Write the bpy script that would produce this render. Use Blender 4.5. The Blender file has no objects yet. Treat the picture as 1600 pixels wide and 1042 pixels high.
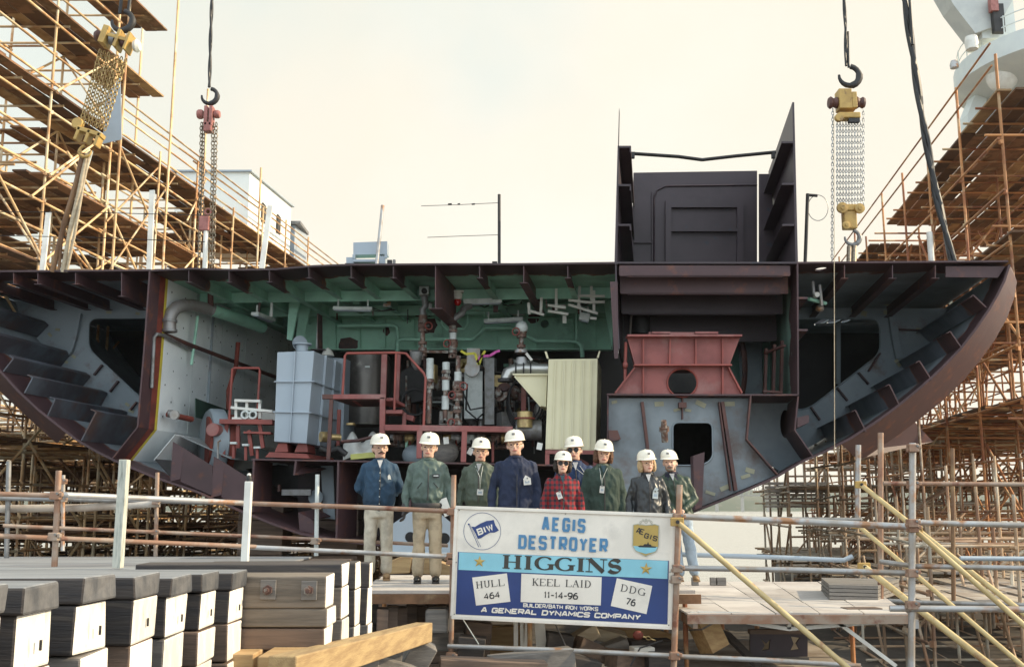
import bpy, bmesh, math, random
from mathutils import Vector, Matrix, noise, Euler
from mathutils.geometry import tessellate_polygon
R = math.radians
SC = bpy.context.scene
COL = SC.collection
random.seed(7)
# ------------------------------------------------------------------ camera
F = 1600.0; HZ = 793.0
TH = math.atan((HZ - 521.0) / F)
CAMZ = 5.0
cd = bpy.data.cameras.new('camera'); cam = bpy.data.objects.new('camera', cd); COL.objects.link(cam)
cam.location = (0, 0, CAMZ); cam.rotation_euler = (math.pi / 2 + TH, 0, 0)
cd.sensor_width = 36; cd.lens = 36; cd.clip_end = 6000; cd.clip_start = 0.1
SC.camera = cam
SC.view_settings.view_transform = 'Standard'; SC.view_settings.look = 'None'
SC.view_settings.exposure = 0.2; SC.view_settings.gamma = 1.0
# ------------------------------------------------------------------ world
SUN_EL, SUN_AZ = 27.0, 90.0         # azimuth measured from +Y (ahead) towards +X (right)
w = bpy.data.worlds.new('World'); SC.world = w; w.use_nodes = True
nt = w.node_tree; nt.nodes.clear()
def N(t, **k):
    n = nt.nodes.new(t)
    for a, b in k.items(): setattr(n, a, b)
    return n
sky = N('ShaderNodeTexSky'); sky.sky_type = 'NISHITA'; sky.sun_disc = False
sky.sun_elevation = R(SUN_EL); sky.sun_rotation = R(SUN_AZ); sky.dust_density = 2.0
tc = N('ShaderNodeTexCoord'); sep = N('ShaderNodeSeparateXYZ'); nt.links.new(tc.outputs['Generated'], sep.inputs[0])
mr = N('ShaderNodeMapRange'); mr.interpolation_type = 'SMOOTHSTEP'
mr.inputs['From Min'].default_value = -0.5; mr.inputs['From Max'].default_value = 0.55
mr.inputs['To Min'].default_value = 0.0; mr.inputs['To Max'].default_value = 0.97
nt.links.new(sep.outputs['Y'], mr.inputs['Value'])
nz = N('ShaderNodeTexNoise'); nz.inputs['Scale'].default_value = 2.2; nz.inputs['Detail'].default_value = 5
nt.links.new(tc.outputs['Generated'], nz.inputs['Vector'])
mr2 = N('ShaderNodeMapRange'); mr2.inputs['From Min'].default_value = 0.3; mr2.inputs['From Max'].default_value = 0.55
mr2.inputs['To Min'].default_value = 0.86; mr2.inputs['To Max'].default_value = 1.0
nt.links.new(nz.outputs['Fac'], mr2.inputs['Value'])
mu = N('ShaderNodeMath', operation='MULTIPLY'); nt.links.new(mr.outputs[0], mu.inputs[0]); nt.links.new(mr2.outputs[0], mu.inputs[1])
sc_ = N('ShaderNodeMix', data_type='RGBA', blend_type='MULTIPLY'); sc_.inputs['Factor'].default_value = 1
sc_.inputs['B'].default_value = (0.15, 0.15, 0.15, 1); nt.links.new(sky.outputs[0], sc_.inputs['A'])
fill = N('ShaderNodeMix', data_type='RGBA'); fill.inputs['Factor'].default_value = 0.6     # unseen sky behind the camera, brightened to fill the shaded hull
nt.links.new(sc_.outputs['Result'], fill.inputs['A']); fill.inputs['B'].default_value = (1.75, 1.93, 2.0, 1)
mx = N('ShaderNodeMix', data_type='RGBA'); nt.links.new(mu.outputs[0], mx.inputs['Factor'])
nt.links.new(fill.outputs['Result'], mx.inputs['A']); # the haze is creamy low and to the right, a little cooler high on the left
cool = N('ShaderNodeMix', data_type='RGBA'); cool.inputs['A'].default_value = (0.885, 0.82, 0.69, 1); cool.inputs['B'].default_value = (0.66, 0.74, 0.70, 1)
c1 = N('ShaderNodeMath', operation='SUBTRACT'); nt.links.new(sep.outputs['Z'], c1.inputs[0]); nt.links.new(sep.outputs['X'], c1.inputs[1])
nz3 = N('ShaderNodeTexNoise'); nz3.inputs['Scale'].default_value = 3.5; nz3.inputs['Detail'].default_value = 4; nt.links.new(tc.outputs['Generated'], nz3.inputs['Vector'])
c2 = N('ShaderNodeMath', operation='ADD'); nt.links.new(c1.outputs[0], c2.inputs[0]); nt.links.new(nz3.outputs['Fac'], c2.inputs[1])
c3 = N('ShaderNodeMapRange'); c3.interpolation_type = 'SMOOTHSTEP'; c3.inputs['From Min'].default_value = 0.85; c3.inputs['From Max'].default_value = 1.45; nt.links.new(c2.outputs[0], c3.inputs['Value'])
nt.links.new(c3.outputs[0], cool.inputs['Factor']); nt.links.new(cool.outputs['Result'], mx.inputs['B'])
bg = N('ShaderNodeBackground'); wo = N('ShaderNodeOutputWorld')
nt.links.new(mx.outputs['Result'], bg.inputs[0]); nt.links.new(bg.outputs[0], wo.inputs[0])
bg.inputs[1].default_value = 1.0
# ------------------------------------------------------------------ sun
sl = bpy.data.lights.new('sun', 'SUN'); so = bpy.data.objects.new('sun', sl); COL.objects.link(so)
sl.energy = 5.0; sl.angle = R(0.5); sl.color = (1.0, 0.82, 0.56)
sd = Vector((math.sin(R(SUN_AZ)) * math.cos(R(SUN_EL)), math.cos(R(SUN_AZ)) * math.cos(R(SUN_EL)), math.sin(R(SUN_EL))))
so.rotation_euler = sd.to_track_quat('Z', 'Y').to_euler()

# ------------------------------------------------------------------ measuring helpers (photo measurement + real distance -> place)
def P(px, py, Y):
    a = px - 800.0; b = 521.0 - py
    dy = F * math.cos(TH) - b * math.sin(TH); dz = F * math.sin(TH) + b * math.cos(TH)
    s = Y / dy
    return Vector((a * s, Y, CAMZ + dz * s))
K = 220.0 / 1623.0
L = Vector((K, 1, 0))
def YF(px): return 19.0 - 0.6 * px / 1600.0
def Q(px, py, t=0.0): return P(px, py, YF(px)) + L * t
def proj(v):
    v = Vector(v) - Vector((0, 0, CAMZ))
    f = v.y * math.cos(TH) + v.z * math.sin(TH); u = -v.y * math.sin(TH) + v.z * math.cos(TH)
    return (800 + F * v.x / f, 521 - F * u / f, f) if f > 0.01 else (0, 0, -1)
# ------------------------------------------------------------------ mesh builder
class MB:
    def __init__(s): s.v = []; s.f = []
    def add(s, vs, fs):
        o = len(s.v); s.v += [Vector(x) for x in vs]; s.f += [tuple(i + o for i in f) for f in fs]; return s
    def poly(s, pts): return s.add(pts, [tuple(range(len(pts)))])
    def prism(s, pts, vec):
        n = len(pts); pts = [Vector(p) for p in pts]; vec = Vector(vec)
        return s.plate(pts, [], vec)
    def plate(s, outer, holes, vec):
        vec = Vector(vec); loops = [[Vector(p) for p in outer]] + [[Vector(p) for p in h] for h in holes]
        tris = tessellate_polygon(loops); flat = [p for l in loops for p in l]; n = len(flat)
        fs = [tuple(t) for t in tris] + [tuple(i + n for i in reversed(t)) for t in tris]
        k = 0
        for l in loops:
            m = len(l)
            for i in range(m):
                a = k + i; b = k + (i + 1) % m; fs.append((a, b, b + n, a + n))
            k += m
        return s.add(flat + [p + vec for p in flat], fs)
    def strip(s, line, vec, th):
        """thin plate swept: polyline extruded along vec, thickness vector th"""
        line = [Vector(p) for p in line]; vec = Vector(vec); th = Vector(th); n = len(line)
        vs = line + [p + vec for p in line] + [p + th for p in line] + [p + vec + th for p in line]; fs = []
        for i in range(n - 1):
            fs += [(i, i + 1, n + i + 1, n + i), (2*n + i, 3*n + i, 3*n + i + 1, 2*n + i + 1),
                   (i, 2*n + i, 2*n + i + 1, i + 1), (n + i, n + i + 1, 3*n + i + 1, 3*n + i)]
        fs += [(0, n, 3*n, 2*n), (n-1, 3*n-1, 4*n-1, 2*n-1)]
        return s.add(vs, fs)
    def box(s, c, size, rz=0, M=None):
        x, y, z = [d / 2 for d in size]
        vs = [Vector((i, j, k)) for k in (-z, z) for j in (-y, y) for i in (-x, x)]
        m = M if M else Matrix.Rotation(rz, 3, 'Z')
        vs = [m @ v + Vector(c) for v in vs]
        return s.add(vs, [(0, 2, 3, 1), (4, 5, 7, 6), (0, 1, 5, 4), (2, 6, 7, 3), (0, 4, 6, 2), (1, 3, 7, 5)])
    def beam(s, p0, p1, w, h, up=(0, 0, 1)):
        p0 = Vector(p0); p1 = Vector(p1); d = (p1 - p0); ln = d.length; d.normalize()
        up = Vector(up); a = d.cross(up)
        if a.length < 1e-4: a = d.cross(Vector((0, 1, 0)))
        a.normalize(); b = a.cross(d).normalized()
        vs = [p + a * (i * w / 2) + b * (j * h / 2) for p in (p0, p1) for j in (-1, 1) for i in (-1, 1)]
        return s.add(vs, [(0, 1, 3, 2), (4, 6, 7, 5), (0, 4, 5, 1), (2, 3, 7, 6), (0, 2, 6, 4), (1, 5, 7, 3)])
    def tube(s, pts, r, n=8, rs=None, flat=1.0):
        pts = [Vector(p) for p in pts]; m = len(pts); prev = None; vs = []
        for i, p in enumerate(pts):
            d = (pts[min(i+1, m-1)] - pts[max(i-1, 0)]).normalized()
            if prev is None:
                a = d.cross(Vector((0, 0, 1)))
                if a.length < 1e-3: a = d.cross(Vector((0, 1, 0)))
            else: a = prev - d * prev.dot(d)
            if a.length < 1e-4: a = d.cross(Vector((0.3, 1, 0.2)))
            a.normalize(); b = d.cross(a); prev = a; rr = rs[i] if rs else r
            vs += [p + (a * math.cos(2*math.pi*j/n) + b * math.sin(2*math.pi*j/n) * flat) * rr for j in range(n)]
        fs = [(i*n + j, i*n + (j+1) % n, (i+1)*n + (j+1) % n, (i+1)*n + j) for i in range(m-1) for j in range(n)]
        fs += [tuple(reversed(range(n))), tuple(range((m-1)*n, m*n))]
        return s.add(vs, fs)
    def cyl(s, p0, p1, r, r1=None, n=12): return s.tube([p0, p1], r, n, rs=[r, r if r1 is None else r1])
    def lathe(s, c, prof, axis=(0, 0, 1), n=16):
        """prof: list of (radius, height along axis)"""
        ax = Vector(axis).normalized(); c = Vector(c); a = ax.cross(Vector((0, 1, 0)))
        if a.length < 1e-3: a = ax.cross(Vector((1, 0, 0)))
        a.normalize(); b = ax.cross(a); vs = []
        for r, h in prof: vs += [c + ax * h + (a * math.cos(2*math.pi*j/n) + b * math.sin(2*math.pi*j/n)) * max(r, 1e-4) for j in range(n)]
        m = len(prof)
        fs = [(i*n + j, i*n + (j+1) % n, (i+1)*n + (j+1) % n, (i+1)*n + j) for i in range(m-1) for j in range(n)]
        fs += [tuple(reversed(range(n))), tuple(range((m-1)*n, m*n))]
        return s.add(vs, fs)
    def ell(s, c, r, n=12, m=8, M=None):
        c = Vector(c); vs = []; fs = []
        for i in range(m + 1):
            t = math.pi * i / m
            for j in range(n):
                a = 2*math.pi*j/n; v = Vector((r[0]*math.sin(t)*math.cos(a), r[1]*math.sin(t)*math.sin(a), r[2]*math.cos(t)))
                vs.append(c + (M @ v if M else v))
        fs = [(i*n + j, (i+1)*n + j, (i+1)*n + (j+1) % n, i*n + (j+1) % n) for i in range(m) for j in range(n)]
        return s.add(vs, fs)
    def torus(s, c, R0, r, axis=(0, 1, 0), n=14, m=6, M=None, sx=1, sy=1):
        ax = Vector(axis).normalized(); a = ax.cross(Vector((0, 0, 1)))
        if a.length < 1e-3: a = ax.cross(Vector((1, 0, 0)))
        a.normalize(); b = ax.cross(a); c = Vector(c); vs = []
        for i in range(n):
            t = 2*math.pi*i/n; cc = a*math.cos(t)*R0*sx + b*math.sin(t)*R0*sy; d = (a*math.cos(t) + b*math.sin(t))
            vs += [c + cc + d*math.cos(2*math.pi*j/m)*r + ax*math.sin(2*math.pi*j/m)*r for j in range(m)]
        return s.add(vs, [(i*m + j, ((i+1) % n)*m + j, ((i+1) % n)*m + (j+1) % m, i*m + (j+1) % m) for i in range(n) for j in range(m)])
    def build(s, name, mat, parent=None, smooth=0, bevel=0, merge=False, label=None, local=False):
        me = bpy.data.meshes.new(name)
        off = Vector((0, 0, 0))
        if parent is not None and not local:
            q = parent
            while q is not None: off += q.location; q = q.parent
        me.from_pydata([v - off for v in s.v], [], s.f)
        bm = bmesh.new(); bm.from_mesh(me)
        if merge: bmesh.ops.remove_doubles(bm, verts=bm.verts, dist=1e-4)
        bmesh.ops.recalc_face_normals(bm, faces=bm.faces); bm.to_mesh(me); bm.free()
        if isinstance(mat, (list, tuple)):
            for m_ in mat: me.materials.append(m_)
        else: me.materials.append(mat)
        o = bpy.data.objects.new(name, me); COL.objects.link(o)
        if parent is not None: o.parent = parent
        if smooth:
            me.shade_smooth(); me.set_sharp_from_angle(angle=R(smooth))
        if bevel:
            b = o.modifiers.new('bevel', 'BEVEL'); b.width = bevel; b.segments = 2; b.limit_method = 'ANGLE'; b.angle_limit = R(40)
        if label: o['label'] = label
        return o
def tag(o, label=None, cat=None, group=None, kind=None):
    if label: o['label'] = label
    if cat: o['category'] = cat
    if group: o['group'] = group
    if kind: o['kind'] = kind
    return o
def thing(name, label, cat, loc=(0, 0, 0), group=None, rz=0):
    o = bpy.data.objects.new(name, None); COL.objects.link(o); o.location = loc; o.rotation_euler = (0, 0, rz)
    o.empty_display_size = 0.2
    return tag(o, label, cat, group)
# ------------------------------------------------------------------ materials
def pm(name, c1, c2=None, c3=None, scale=2.0, rough=0.6, metal=0.0, bump=0.0, bscale=40, vary=0.0, stretch=None, thr=(0.45, 0.6), f3=(0.62, 0.7), s3=5.0, obj=False, spec=None, streak=0):
    m = bpy.data.materials.new(name); m.use_nodes = True; t = m.node_tree; b = t.nodes['Principled BSDF']
    def n(k): return t.nodes.new(k)
    def ln(a, c): t.links.new(a, c)
    if obj: co = n('ShaderNodeTexCoord').outputs['Object']
    else: co = n('ShaderNodeNewGeometry').outputs['Position']
    if stretch:
        mp = n('ShaderNodeMapping'); mp.inputs['Scale'].default_value = stretch; ln(co, mp.inputs[0]); co = mp.outputs[0]
    c2 = c2 or tuple(x * 0.8 for x in c1)
    def noisefac(scale_, lo, hi, det=6):
        z = n('ShaderNodeTexNoise'); z.inputs['Scale'].default_value = scale_; z.inputs['Detail'].default_value = det; z.inputs['Roughness'].default_value = 0.6
        ln(co, z.inputs['Vector']); r = n('ShaderNodeMapRange'); r.inputs['From Min'].default_value = lo; r.inputs['From Max'].default_value = hi
        ln(z.outputs['Fac'], r.inputs['Value']); return r.outputs[0]
    m1 = n('ShaderNodeMix'); m1.data_type = 'RGBA'; ln(noisefac(scale, *thr), m1.inputs['Factor'])
    m1.inputs['A'].default_value = (*c1, 1); m1.inputs['B'].default_value = (*c2, 1); out = m1.outputs['Result']
    if c3:
        m2 = n('ShaderNodeMix'); m2.data_type = 'RGBA'; ln(noisefac(s3, *f3), m2.inputs['Factor']); ln(out, m2.inputs['A']); m2.inputs['B'].default_value = (*c3, 1); out = m2.outputs['Result']
    if vary:
        oi = n('ShaderNodeObjectInfo'); r = n('ShaderNodeMapRange'); r.inputs['To Min'].default_value = 1 - vary; r.inputs['To Max'].default_value = 1 + vary
        ln(oi.outputs['Random'], r.inputs['Value']); h = n('ShaderNodeHueSaturation'); ln(r.outputs[0], h.inputs['Value']); ln(out, h.inputs['Color']); out = h.outputs[0]
    ln(out, b.inputs['Base Color']); b.inputs['Roughness'].default_value = rough; b.inputs['Metallic'].default_value = metal
    if spec is not None: b.inputs['Specular IOR Level'].default_value = spec
    if bump:
        z = n('ShaderNodeTexNoise'); z.inputs['Scale'].default_value = bscale; z.inputs['Detail'].default_value = 4; ln(co, z.inputs['Vector'])
        u = n('ShaderNodeBump'); u.inputs['Strength'].default_value = bump; u.inputs['Distance'].default_value = 0.01; ln(z.outputs['Fac'], u.inputs['Height']); ln(u.outputs[0], b.inputs['Normal'])
    return m
def ymix(name, ca, cb, ycut, soft=0.35, rust=(0.16, 0.05, 0.025), rough=0.55, base2=None):
    """paint ca nearer than ycut (bare primer left at the erection joint), paint cb behind it; torn edge with burnt rust"""
    m = bpy.data.materials.new(name); m.use_nodes = True; t = m.node_tree; b = t.nodes['Principled BSDF']
    g = t.nodes.new('ShaderNodeNewGeometry'); sp = t.nodes.new('ShaderNodeSeparateXYZ'); t.links.new(g.outputs['Position'], sp.inputs[0])
    z = t.nodes.new('ShaderNodeTexNoise'); z.inputs['Scale'].default_value = 3.0; z.inputs['Detail'].default_value = 6; t.links.new(g.outputs['Position'], z.inputs['Vector'])
    # y + 0.03*x follows the slightly skewed front of the section
    a = t.nodes.new('ShaderNodeMath'); a.operation = 'MULTIPLY_ADD'; t.links.new(sp.outputs['X'], a.inputs[0]); a.inputs[1].default_value = 0.03; t.links.new(sp.outputs['Y'], a.inputs[2])
    c = t.nodes.new('ShaderNodeMath'); c.operation = 'MULTIPLY_ADD'; t.links.new(z.outputs['Fac'], c.inputs[0]); c.inputs[1].default_value = soft * 2; t.links.new(a.outputs[0], c.inputs[2])
    rp = t.nodes.new('ShaderNodeMapRange'); t.links.new(c.outputs[0], rp.inputs['Value'])
    rp.inputs['From Min'].default_value = ycut + soft - 0.1; rp.inputs['From Max'].default_value = ycut + soft + 0.1
    rr = t.nodes.new('ShaderNodeValToRGB'); e = rr.color_ramp.elements; e[0].position = 0; e[0].color = (*ca, 1); e[1].position = 1; e[1].color = (*cb, 1)
    k = e.new(0.5); k.color = (*rust, 1); t.links.new(rp.outputs[0], rr.inputs[0])
    z2 = t.nodes.new('ShaderNodeTexNoise'); z2.inputs['Scale'].default_value = 1.7; z2.inputs['Detail'].default_value = 7; t.links.new(g.outputs['Position'], z2.inputs['Vector'])
    mr_ = t.nodes.new('ShaderNodeMapRange'); mr_.inputs['From Min'].default_value = 0.35; mr_.inputs['From Max'].default_value = 0.65; mr_.inputs['To Min'].default_value = 0.72; mr_.inputs['To Max'].default_value = 1.12
    t.links.new(z2.outputs['Fac'], mr_.inputs['Value'])
    hs = t.nodes.new('ShaderNodeHueSaturation'); t.links.new(rr.outputs[0], hs.inputs['Color']); t.links.new(mr_.outputs[0], hs.inputs['Value'])
    t.links.new(hs.outputs[0], b.inputs['Base Color']); b.inputs['Roughness'].default_value = rough
    return m
MAUVE = (0.068, 0.034, 0.038); GREY = (0.27, 0.315, 0.35)
M = {}
M['primer'] = pm('oxide_primer', MAUVE, (0.075, 0.038, 0.042), (0.17, 0.06, 0.035), scale=2.2, rough=0.55, f3=(0.54, 0.72), s3=3.5, bump=0.5, bscale=2.5)
M['trunk'] = pm('dark_trunk_paint', (0.052, 0.036, 0.044), (0.04, 0.027, 0.034), (0.03, 0.035, 0.05), scale=1.2, rough=0.5)
M['wing'] = ymix('wing_paint', MAUVE, GREY, 19.5)
M['stiff'] = ymix('stiffener_paint', (0.085, 0.042, 0.042), (0.15, 0.175, 0.215), 19.5)
M['web'] = pm('web_grey_paint', GREY, (0.215, 0.26, 0.295), (0.17, 0.13, 0.12), scale=1.0, rough=0.5, f3=(0.56, 0.74), s3=2.2)
M['brace'] = pm('burnt_primer', (0.11, 0.045, 0.036), (0.07, 0.035, 0.035), scale=3)
M['green'] = pm('green_primer', (0.38, 0.70, 0.55), (0.31, 0.58, 0.45), (0.13, 0.24, 0.19), scale=1.4, rough=0.5, f3=(0.6, 0.8), s3=1.6)
M['deckund'] = ymix('deck_underside', (0.06, 0.034, 0.038), (0.30, 0.56, 0.44), 19.6, soft=0.5)
M['insul'] = pm('insulation_facing', (0.86, 0.90, 0.90), (0.78, 0.82, 0.83), (0.5, 0.54, 0.55), scale=0.8, rough=0.45, f3=(0.6, 0.75), s3=1.2)
M['yellow'] = pm('yellow_edge', (0.65, 0.52, 0.06), rough=0.6)
M['rust'] = pm('rusty_red', (0.22, 0.045, 0.03), (0.13, 0.03, 0.022), scale=4, rough=0.7)
M['redp'] = pm('red_primer', (0.30, 0.07, 0.055), (0.22, 0.055, 0.045), (0.17, 0.10, 0.09), scale=1.6, rough=0.55, f3=(0.6, 0.8), s3=3)
M['redlight'] = pm('pink_primer', (0.29, 0.085, 0.075), (0.21, 0.058, 0.052), (0.34, 0.20, 0.18), scale=1.6, rough=0.5, f3=(0.52, 0.8), s3=1.5)
M['tank'] = pm('blue_grey_paint', (0.37, 0.43, 0.49), (0.335, 0.39, 0.445), scale=0.9, rough=0.4)
M['cream'] = pm('cream_paint', (0.72, 0.67, 0.46), (0.66, 0.61, 0.41), scale=0.8, rough=0.5)
M['white'] = pm('white_paint', (0.72, 0.71, 0.66), (0.62, 0.6, 0.55), scale=3, rough=0.45)
M['lightm'] = pm('lamp_housing', (0.62, 0.66, 0.64), (0.5, 0.54, 0.52), scale=6, rough=0.4)
M['steel'] = pm('grey_steel', (0.25, 0.25, 0.25), (0.18, 0.17, 0.16), scale=6, rough=0.45, metal=0.4)
M['dark'] = pm('dark_steel', (0.03, 0.028, 0.03), (0.02, 0.02, 0.02), scale=5, rough=0.6)
M['black'] = pm('black_rubber', (0.018, 0.018, 0.02), rough=0.5)
M['valve'] = pm('rusty_valve', (0.20, 0.12, 0.09), (0.11, 0.06, 0.05), (0.33, 0.33, 0.30), scale=8, rough=0.55, metal=0.3, s3=9, f3=(0.5, 0.6))
M['brass'] = pm('brass', (0.5, 0.38, 0.18), (0.35, 0.25, 0.12), scale=8, rough=0.4, metal=0.6)
M['tarp'] = pm('white_tarp', (0.62, 0.63, 0.6), (0.5, 0.5, 0.47), scale=3, rough=0.8)
M['yhoist'] = pm('yellow_hoist_paint', (0.52, 0.34, 0.10), (0.43, 0.27, 0.08), (0.16, 0.09, 0.05), scale=4, rough=0.5, f3=(0.58, 0.68), s3=6)
M['rhoist'] = pm('red_hoist_paint', (0.38, 0.15, 0.13), (0.28, 0.1, 0.085), scale=6, rough=0.5)
M['chain'] = pm('chain_steel', (0.30, 0.25, 0.19), (0.19, 0.15, 0.11), scale=20, rough=0.45, metal=0.5)
M['chainy'] = pm('ochre_chain', (0.42, 0.31, 0.14), (0.30, 0.2, 0.08), scale=20, rough=0.5, metal=0.3)
M['chainb'] = pm('galvanised_chain', (0.42, 0.46, 0.5), (0.25, 0.28, 0.3), scale=25, rough=0.4, metal=0.5)
M['pole'] = pm('scaffold_tube', (0.62, 0.42, 0.22), (0.40, 0.20, 0.085), (0.66, 0.55, 0.38), scale=1.1, rough=0.55, metal=0.15, vary=0.25, s3=1.6, f3=(0.5, 0.62))
M['polerust'] = pm('rusty_scaffold_tube', (0.48, 0.22, 0.085), (0.26, 0.09, 0.04), (0.52, 0.38, 0.22), scale=1.1, rough=0.6, metal=0.1, vary=0.25, s3=1.6, f3=(0.55, 0.65))
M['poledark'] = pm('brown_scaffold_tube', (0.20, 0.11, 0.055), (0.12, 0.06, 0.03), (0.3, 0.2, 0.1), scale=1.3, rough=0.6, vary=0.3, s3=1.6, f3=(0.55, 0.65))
M['polemid'] = pm('dull_scaffold_tube', (0.42, 0.29, 0.18), (0.24, 0.13, 0.075), (0.50, 0.45, 0.36), scale=0.8, rough=0.6, vary=0.35, s3=1.0, f3=(0.5, 0.62))
M['galv'] = pm('galvanised_tube', (0.42, 0.42, 0.42), (0.33, 0.29, 0.25), (0.36, 0.19, 0.10), scale=2.5, rough=0.42, metal=0.4, s3=3, f3=(0.54, 0.64), vary=0.12)
M['rtube'] = pm('rail_rusty_tube', (0.30, 0.17, 0.11), (0.36, 0.28, 0.22), (0.2, 0.08, 0.05), scale=3, rough=0.5, metal=0.25, s3=4, f3=(0.56, 0.66))
M['ytube'] = pm('yellow_tube', (0.56, 0.44, 0.22), (0.48, 0.36, 0.17), (0.35, 0.2, 0.1), scale=3, rough=0.5, s3=5, f3=(0.62, 0.7))
M['wred'] = pm('warm_rusty_plank', (0.22, 0.115, 0.06), (0.10, 0.05, 0.025), (0.34, 0.23, 0.13), scale=2, rough=0.8, vary=0.35, s3=2, f3=(0.55, 0.7))
M['wred2'] = pm('ochre_plank', (0.40, 0.26, 0.13), (0.26, 0.15, 0.07), (0.3, 0.19, 0.10), scale=2.5, rough=0.8, vary=0.2, s3=3)
M['wred3'] = pm('dark_brown_plank', (0.10, 0.05, 0.028), (0.06, 0.03, 0.018), scale=2, rough=0.8)
M['plank2'] = pm('pale_plank', (0.46, 0.40, 0.32), (0.33, 0.27, 0.21), scale=2, rough=0.8)
M['plank'] = pm('weathered_plank', (0.36, 0.31, 0.26), (0.25, 0.20, 0.16), (0.42, 0.40, 0.37), scale=2, rough=0.8, vary=0.2, s3=2.5, f3=(0.5, 0.65))
M['plyshade'] = pm('shaded_plywood', (0.27, 0.28, 0.29), (0.20, 0.20, 0.21), (0.14, 0.14, 0.145), scale=1.2, rough=0.8, vary=0.2, s3=2.6, f3=(0.6, 0.72), stretch=(0.4, 2, 1))  # plywood with the left deck's bluish shade put into its colour
M['stiffl'] = pm('dark_stiffener_paint', (0.065, 0.062, 0.075), (0.10, 0.115, 0.14), (0.10, 0.05, 0.038), scale=1.2, rough=0.5, s3=1.3, f3=(0.5, 0.68))
M['ply'] = pm('bleached_plywood', (0.54, 0.50, 0.46), (0.44, 0.40, 0.37), (0.30, 0.27, 0.25), scale=1.2, rough=0.8, vary=0.15, s3=2.6, f3=(0.6, 0.72), bump=0.3, bscale=30)
def wood(name, a, b_, rough=0.75, axis=(1, 12, 12), vary=0.15, c=None):
    return pm(name, a, b_, c, scale=1.6, rough=rough, stretch=axis, obj=True, thr=(0.4, 0.62), vary=vary, bump=0.35, bscale=9, s3=2.2, f3=(0.6, 0.75))
M['oak'] = wood('pale_timber', (0.50, 0.42, 0.30), (0.40, 0.32, 0.22))
M['oaky'] = wood('fresh_yellow_timber', (0.42, 0.30, 0.15), (0.30, 0.20, 0.10), axis=(12, 1, 12))
M['oakx'] = wood('fresh_timber_block', (0.52, 0.36, 0.18), (0.40, 0.25, 0.12))
M['oakd'] = wood('weathered_shaded_timber', (0.075, 0.062, 0.055), (0.045, 0.04, 0.04), c=(0.12, 0.10, 0.08))  # weathered dark timber; its tone also paints shade on the block sides
M['oakm'] = wood('brown_timber', (0.19, 0.13, 0.095), (0.12, 0.085, 0.065))
M['oakg'] = wood('grey_timber', (0.22, 0.20, 0.18), (0.14, 0.13, 0.12))
M['oakb'] = wood('weathered_tan_timber', (0.20, 0.165, 0.13), (0.12, 0.10, 0.08), c=(0.07, 0.06, 0.055))
M['ground'] = pm('slip_ground', (0.10, 0.085, 0.07), (0.055, 0.048, 0.042), (0.16, 0.14, 0.11), scale=0.8, rough=0.9, bump=0.6, bscale=6)
M['conc'] = pm('concrete', (0.36, 0.35, 0.33), (0.27, 0.26, 0.24), scale=0.8, rough=0.85)
# ------------------------------------------------------------------ HULL SECTION
def arc(c, r, a0, a1, n): return [(c[0] + r*math.cos(R(a0 + (a1-a0)*i/n)), c[1] + r*math.sin(R(a0 + (a1-a0)*i/n))) for i in range(n+1)]
def rpoly(pts, r, n=4):
    """round the corners of a 2D polygon"""
    out = []; m = len(pts)
    for i in range(m):
        a = Vector((*pts[i-1], 0)); b = Vector((*pts[i], 0)); c = Vector((*pts[(i+1) % m], 0))
        d1 = (a-b).normalized() * min(r, (a-b).length*0.45); d2 = (c-b).normalized() * min(r, (c-b).length*0.45)
        for k in range(n+1):
            t = k/n; p = (b+d1)*(1-t)**2 + b*2*t*(1-t) + (b+d2)*t*t; out.append((p.x, p.y))
    return out
hull = thing('hull_section', 'huge open ship hull section with primer red edges and grey side tanks', 'ship section', (0, 18.8, 4.0))
def hb(mb, name, mat, **k): return mb.build(name, M[mat] if isinstance(mat, str) else mat, hull, **k)
deck_line = [(-112, 427), (0, 426), (120, 425), (235, 424), (300, 421), (360, 423), (430, 422), (490, 417), (545, 415), (700, 414), (800, 414), (960, 412), (1100, 412), (1245, 412), (1576, 413)]
dpts = [Q(x, y) for x, y in deck_line]
DL = 11.0
def seg(a, b): return [p for p, (x, y) in zip(dpts, deck_line) if a <= x <= b]
def holed_deck(xa, ya, xb, yb, t1, holes):
    a, b = Q(xa, ya), Q(xb, yb); o = [a, b, b + L*t1, a + L*t1]; hs_ = []
    for hx_, hy_, rx, ry in holes:      # the place on the deck plane where the photo shows daylight
        z_ = a.z; c0 = Vector((0, 0, CAMZ)); r_ = P(hx_, hy_, 10) - c0; c = c0 + r_*((z_-CAMZ)/r_.z)
        hs_.append([c + Vector((rx*math.cos(R(k)), ry*math.sin(R(k)), 0)) for k in range(0, 360, 24)])
    for p in o[:2]: p.z = a.z
    o[2].z = o[3].z = a.z
    return hb(MB().plate(o, hs_, (0, 0, 0.035)), 'wing_deck', 'wing')
holed_deck(-112, 426, 235, 424, 7.5, [(18, 447, .15, .22), (48, 438, .16, .13)])
hb(MB().strip(seg(235, 960), L*DL, (0, 0, 0.035)), 'main_deck', 'deckund')
hb(MB().strip(seg(960, 1245), L*4.5, (0, 0, 0.035)), 'trunk_deck', 'trunk')
holed_deck(1245, 412, 1576, 413, 8, [(1283, 421, .11, .16), (1284, 503, .12, .5), (1303, 501.5, .13, .4), (1322, 501, .08, .3)])
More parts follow.
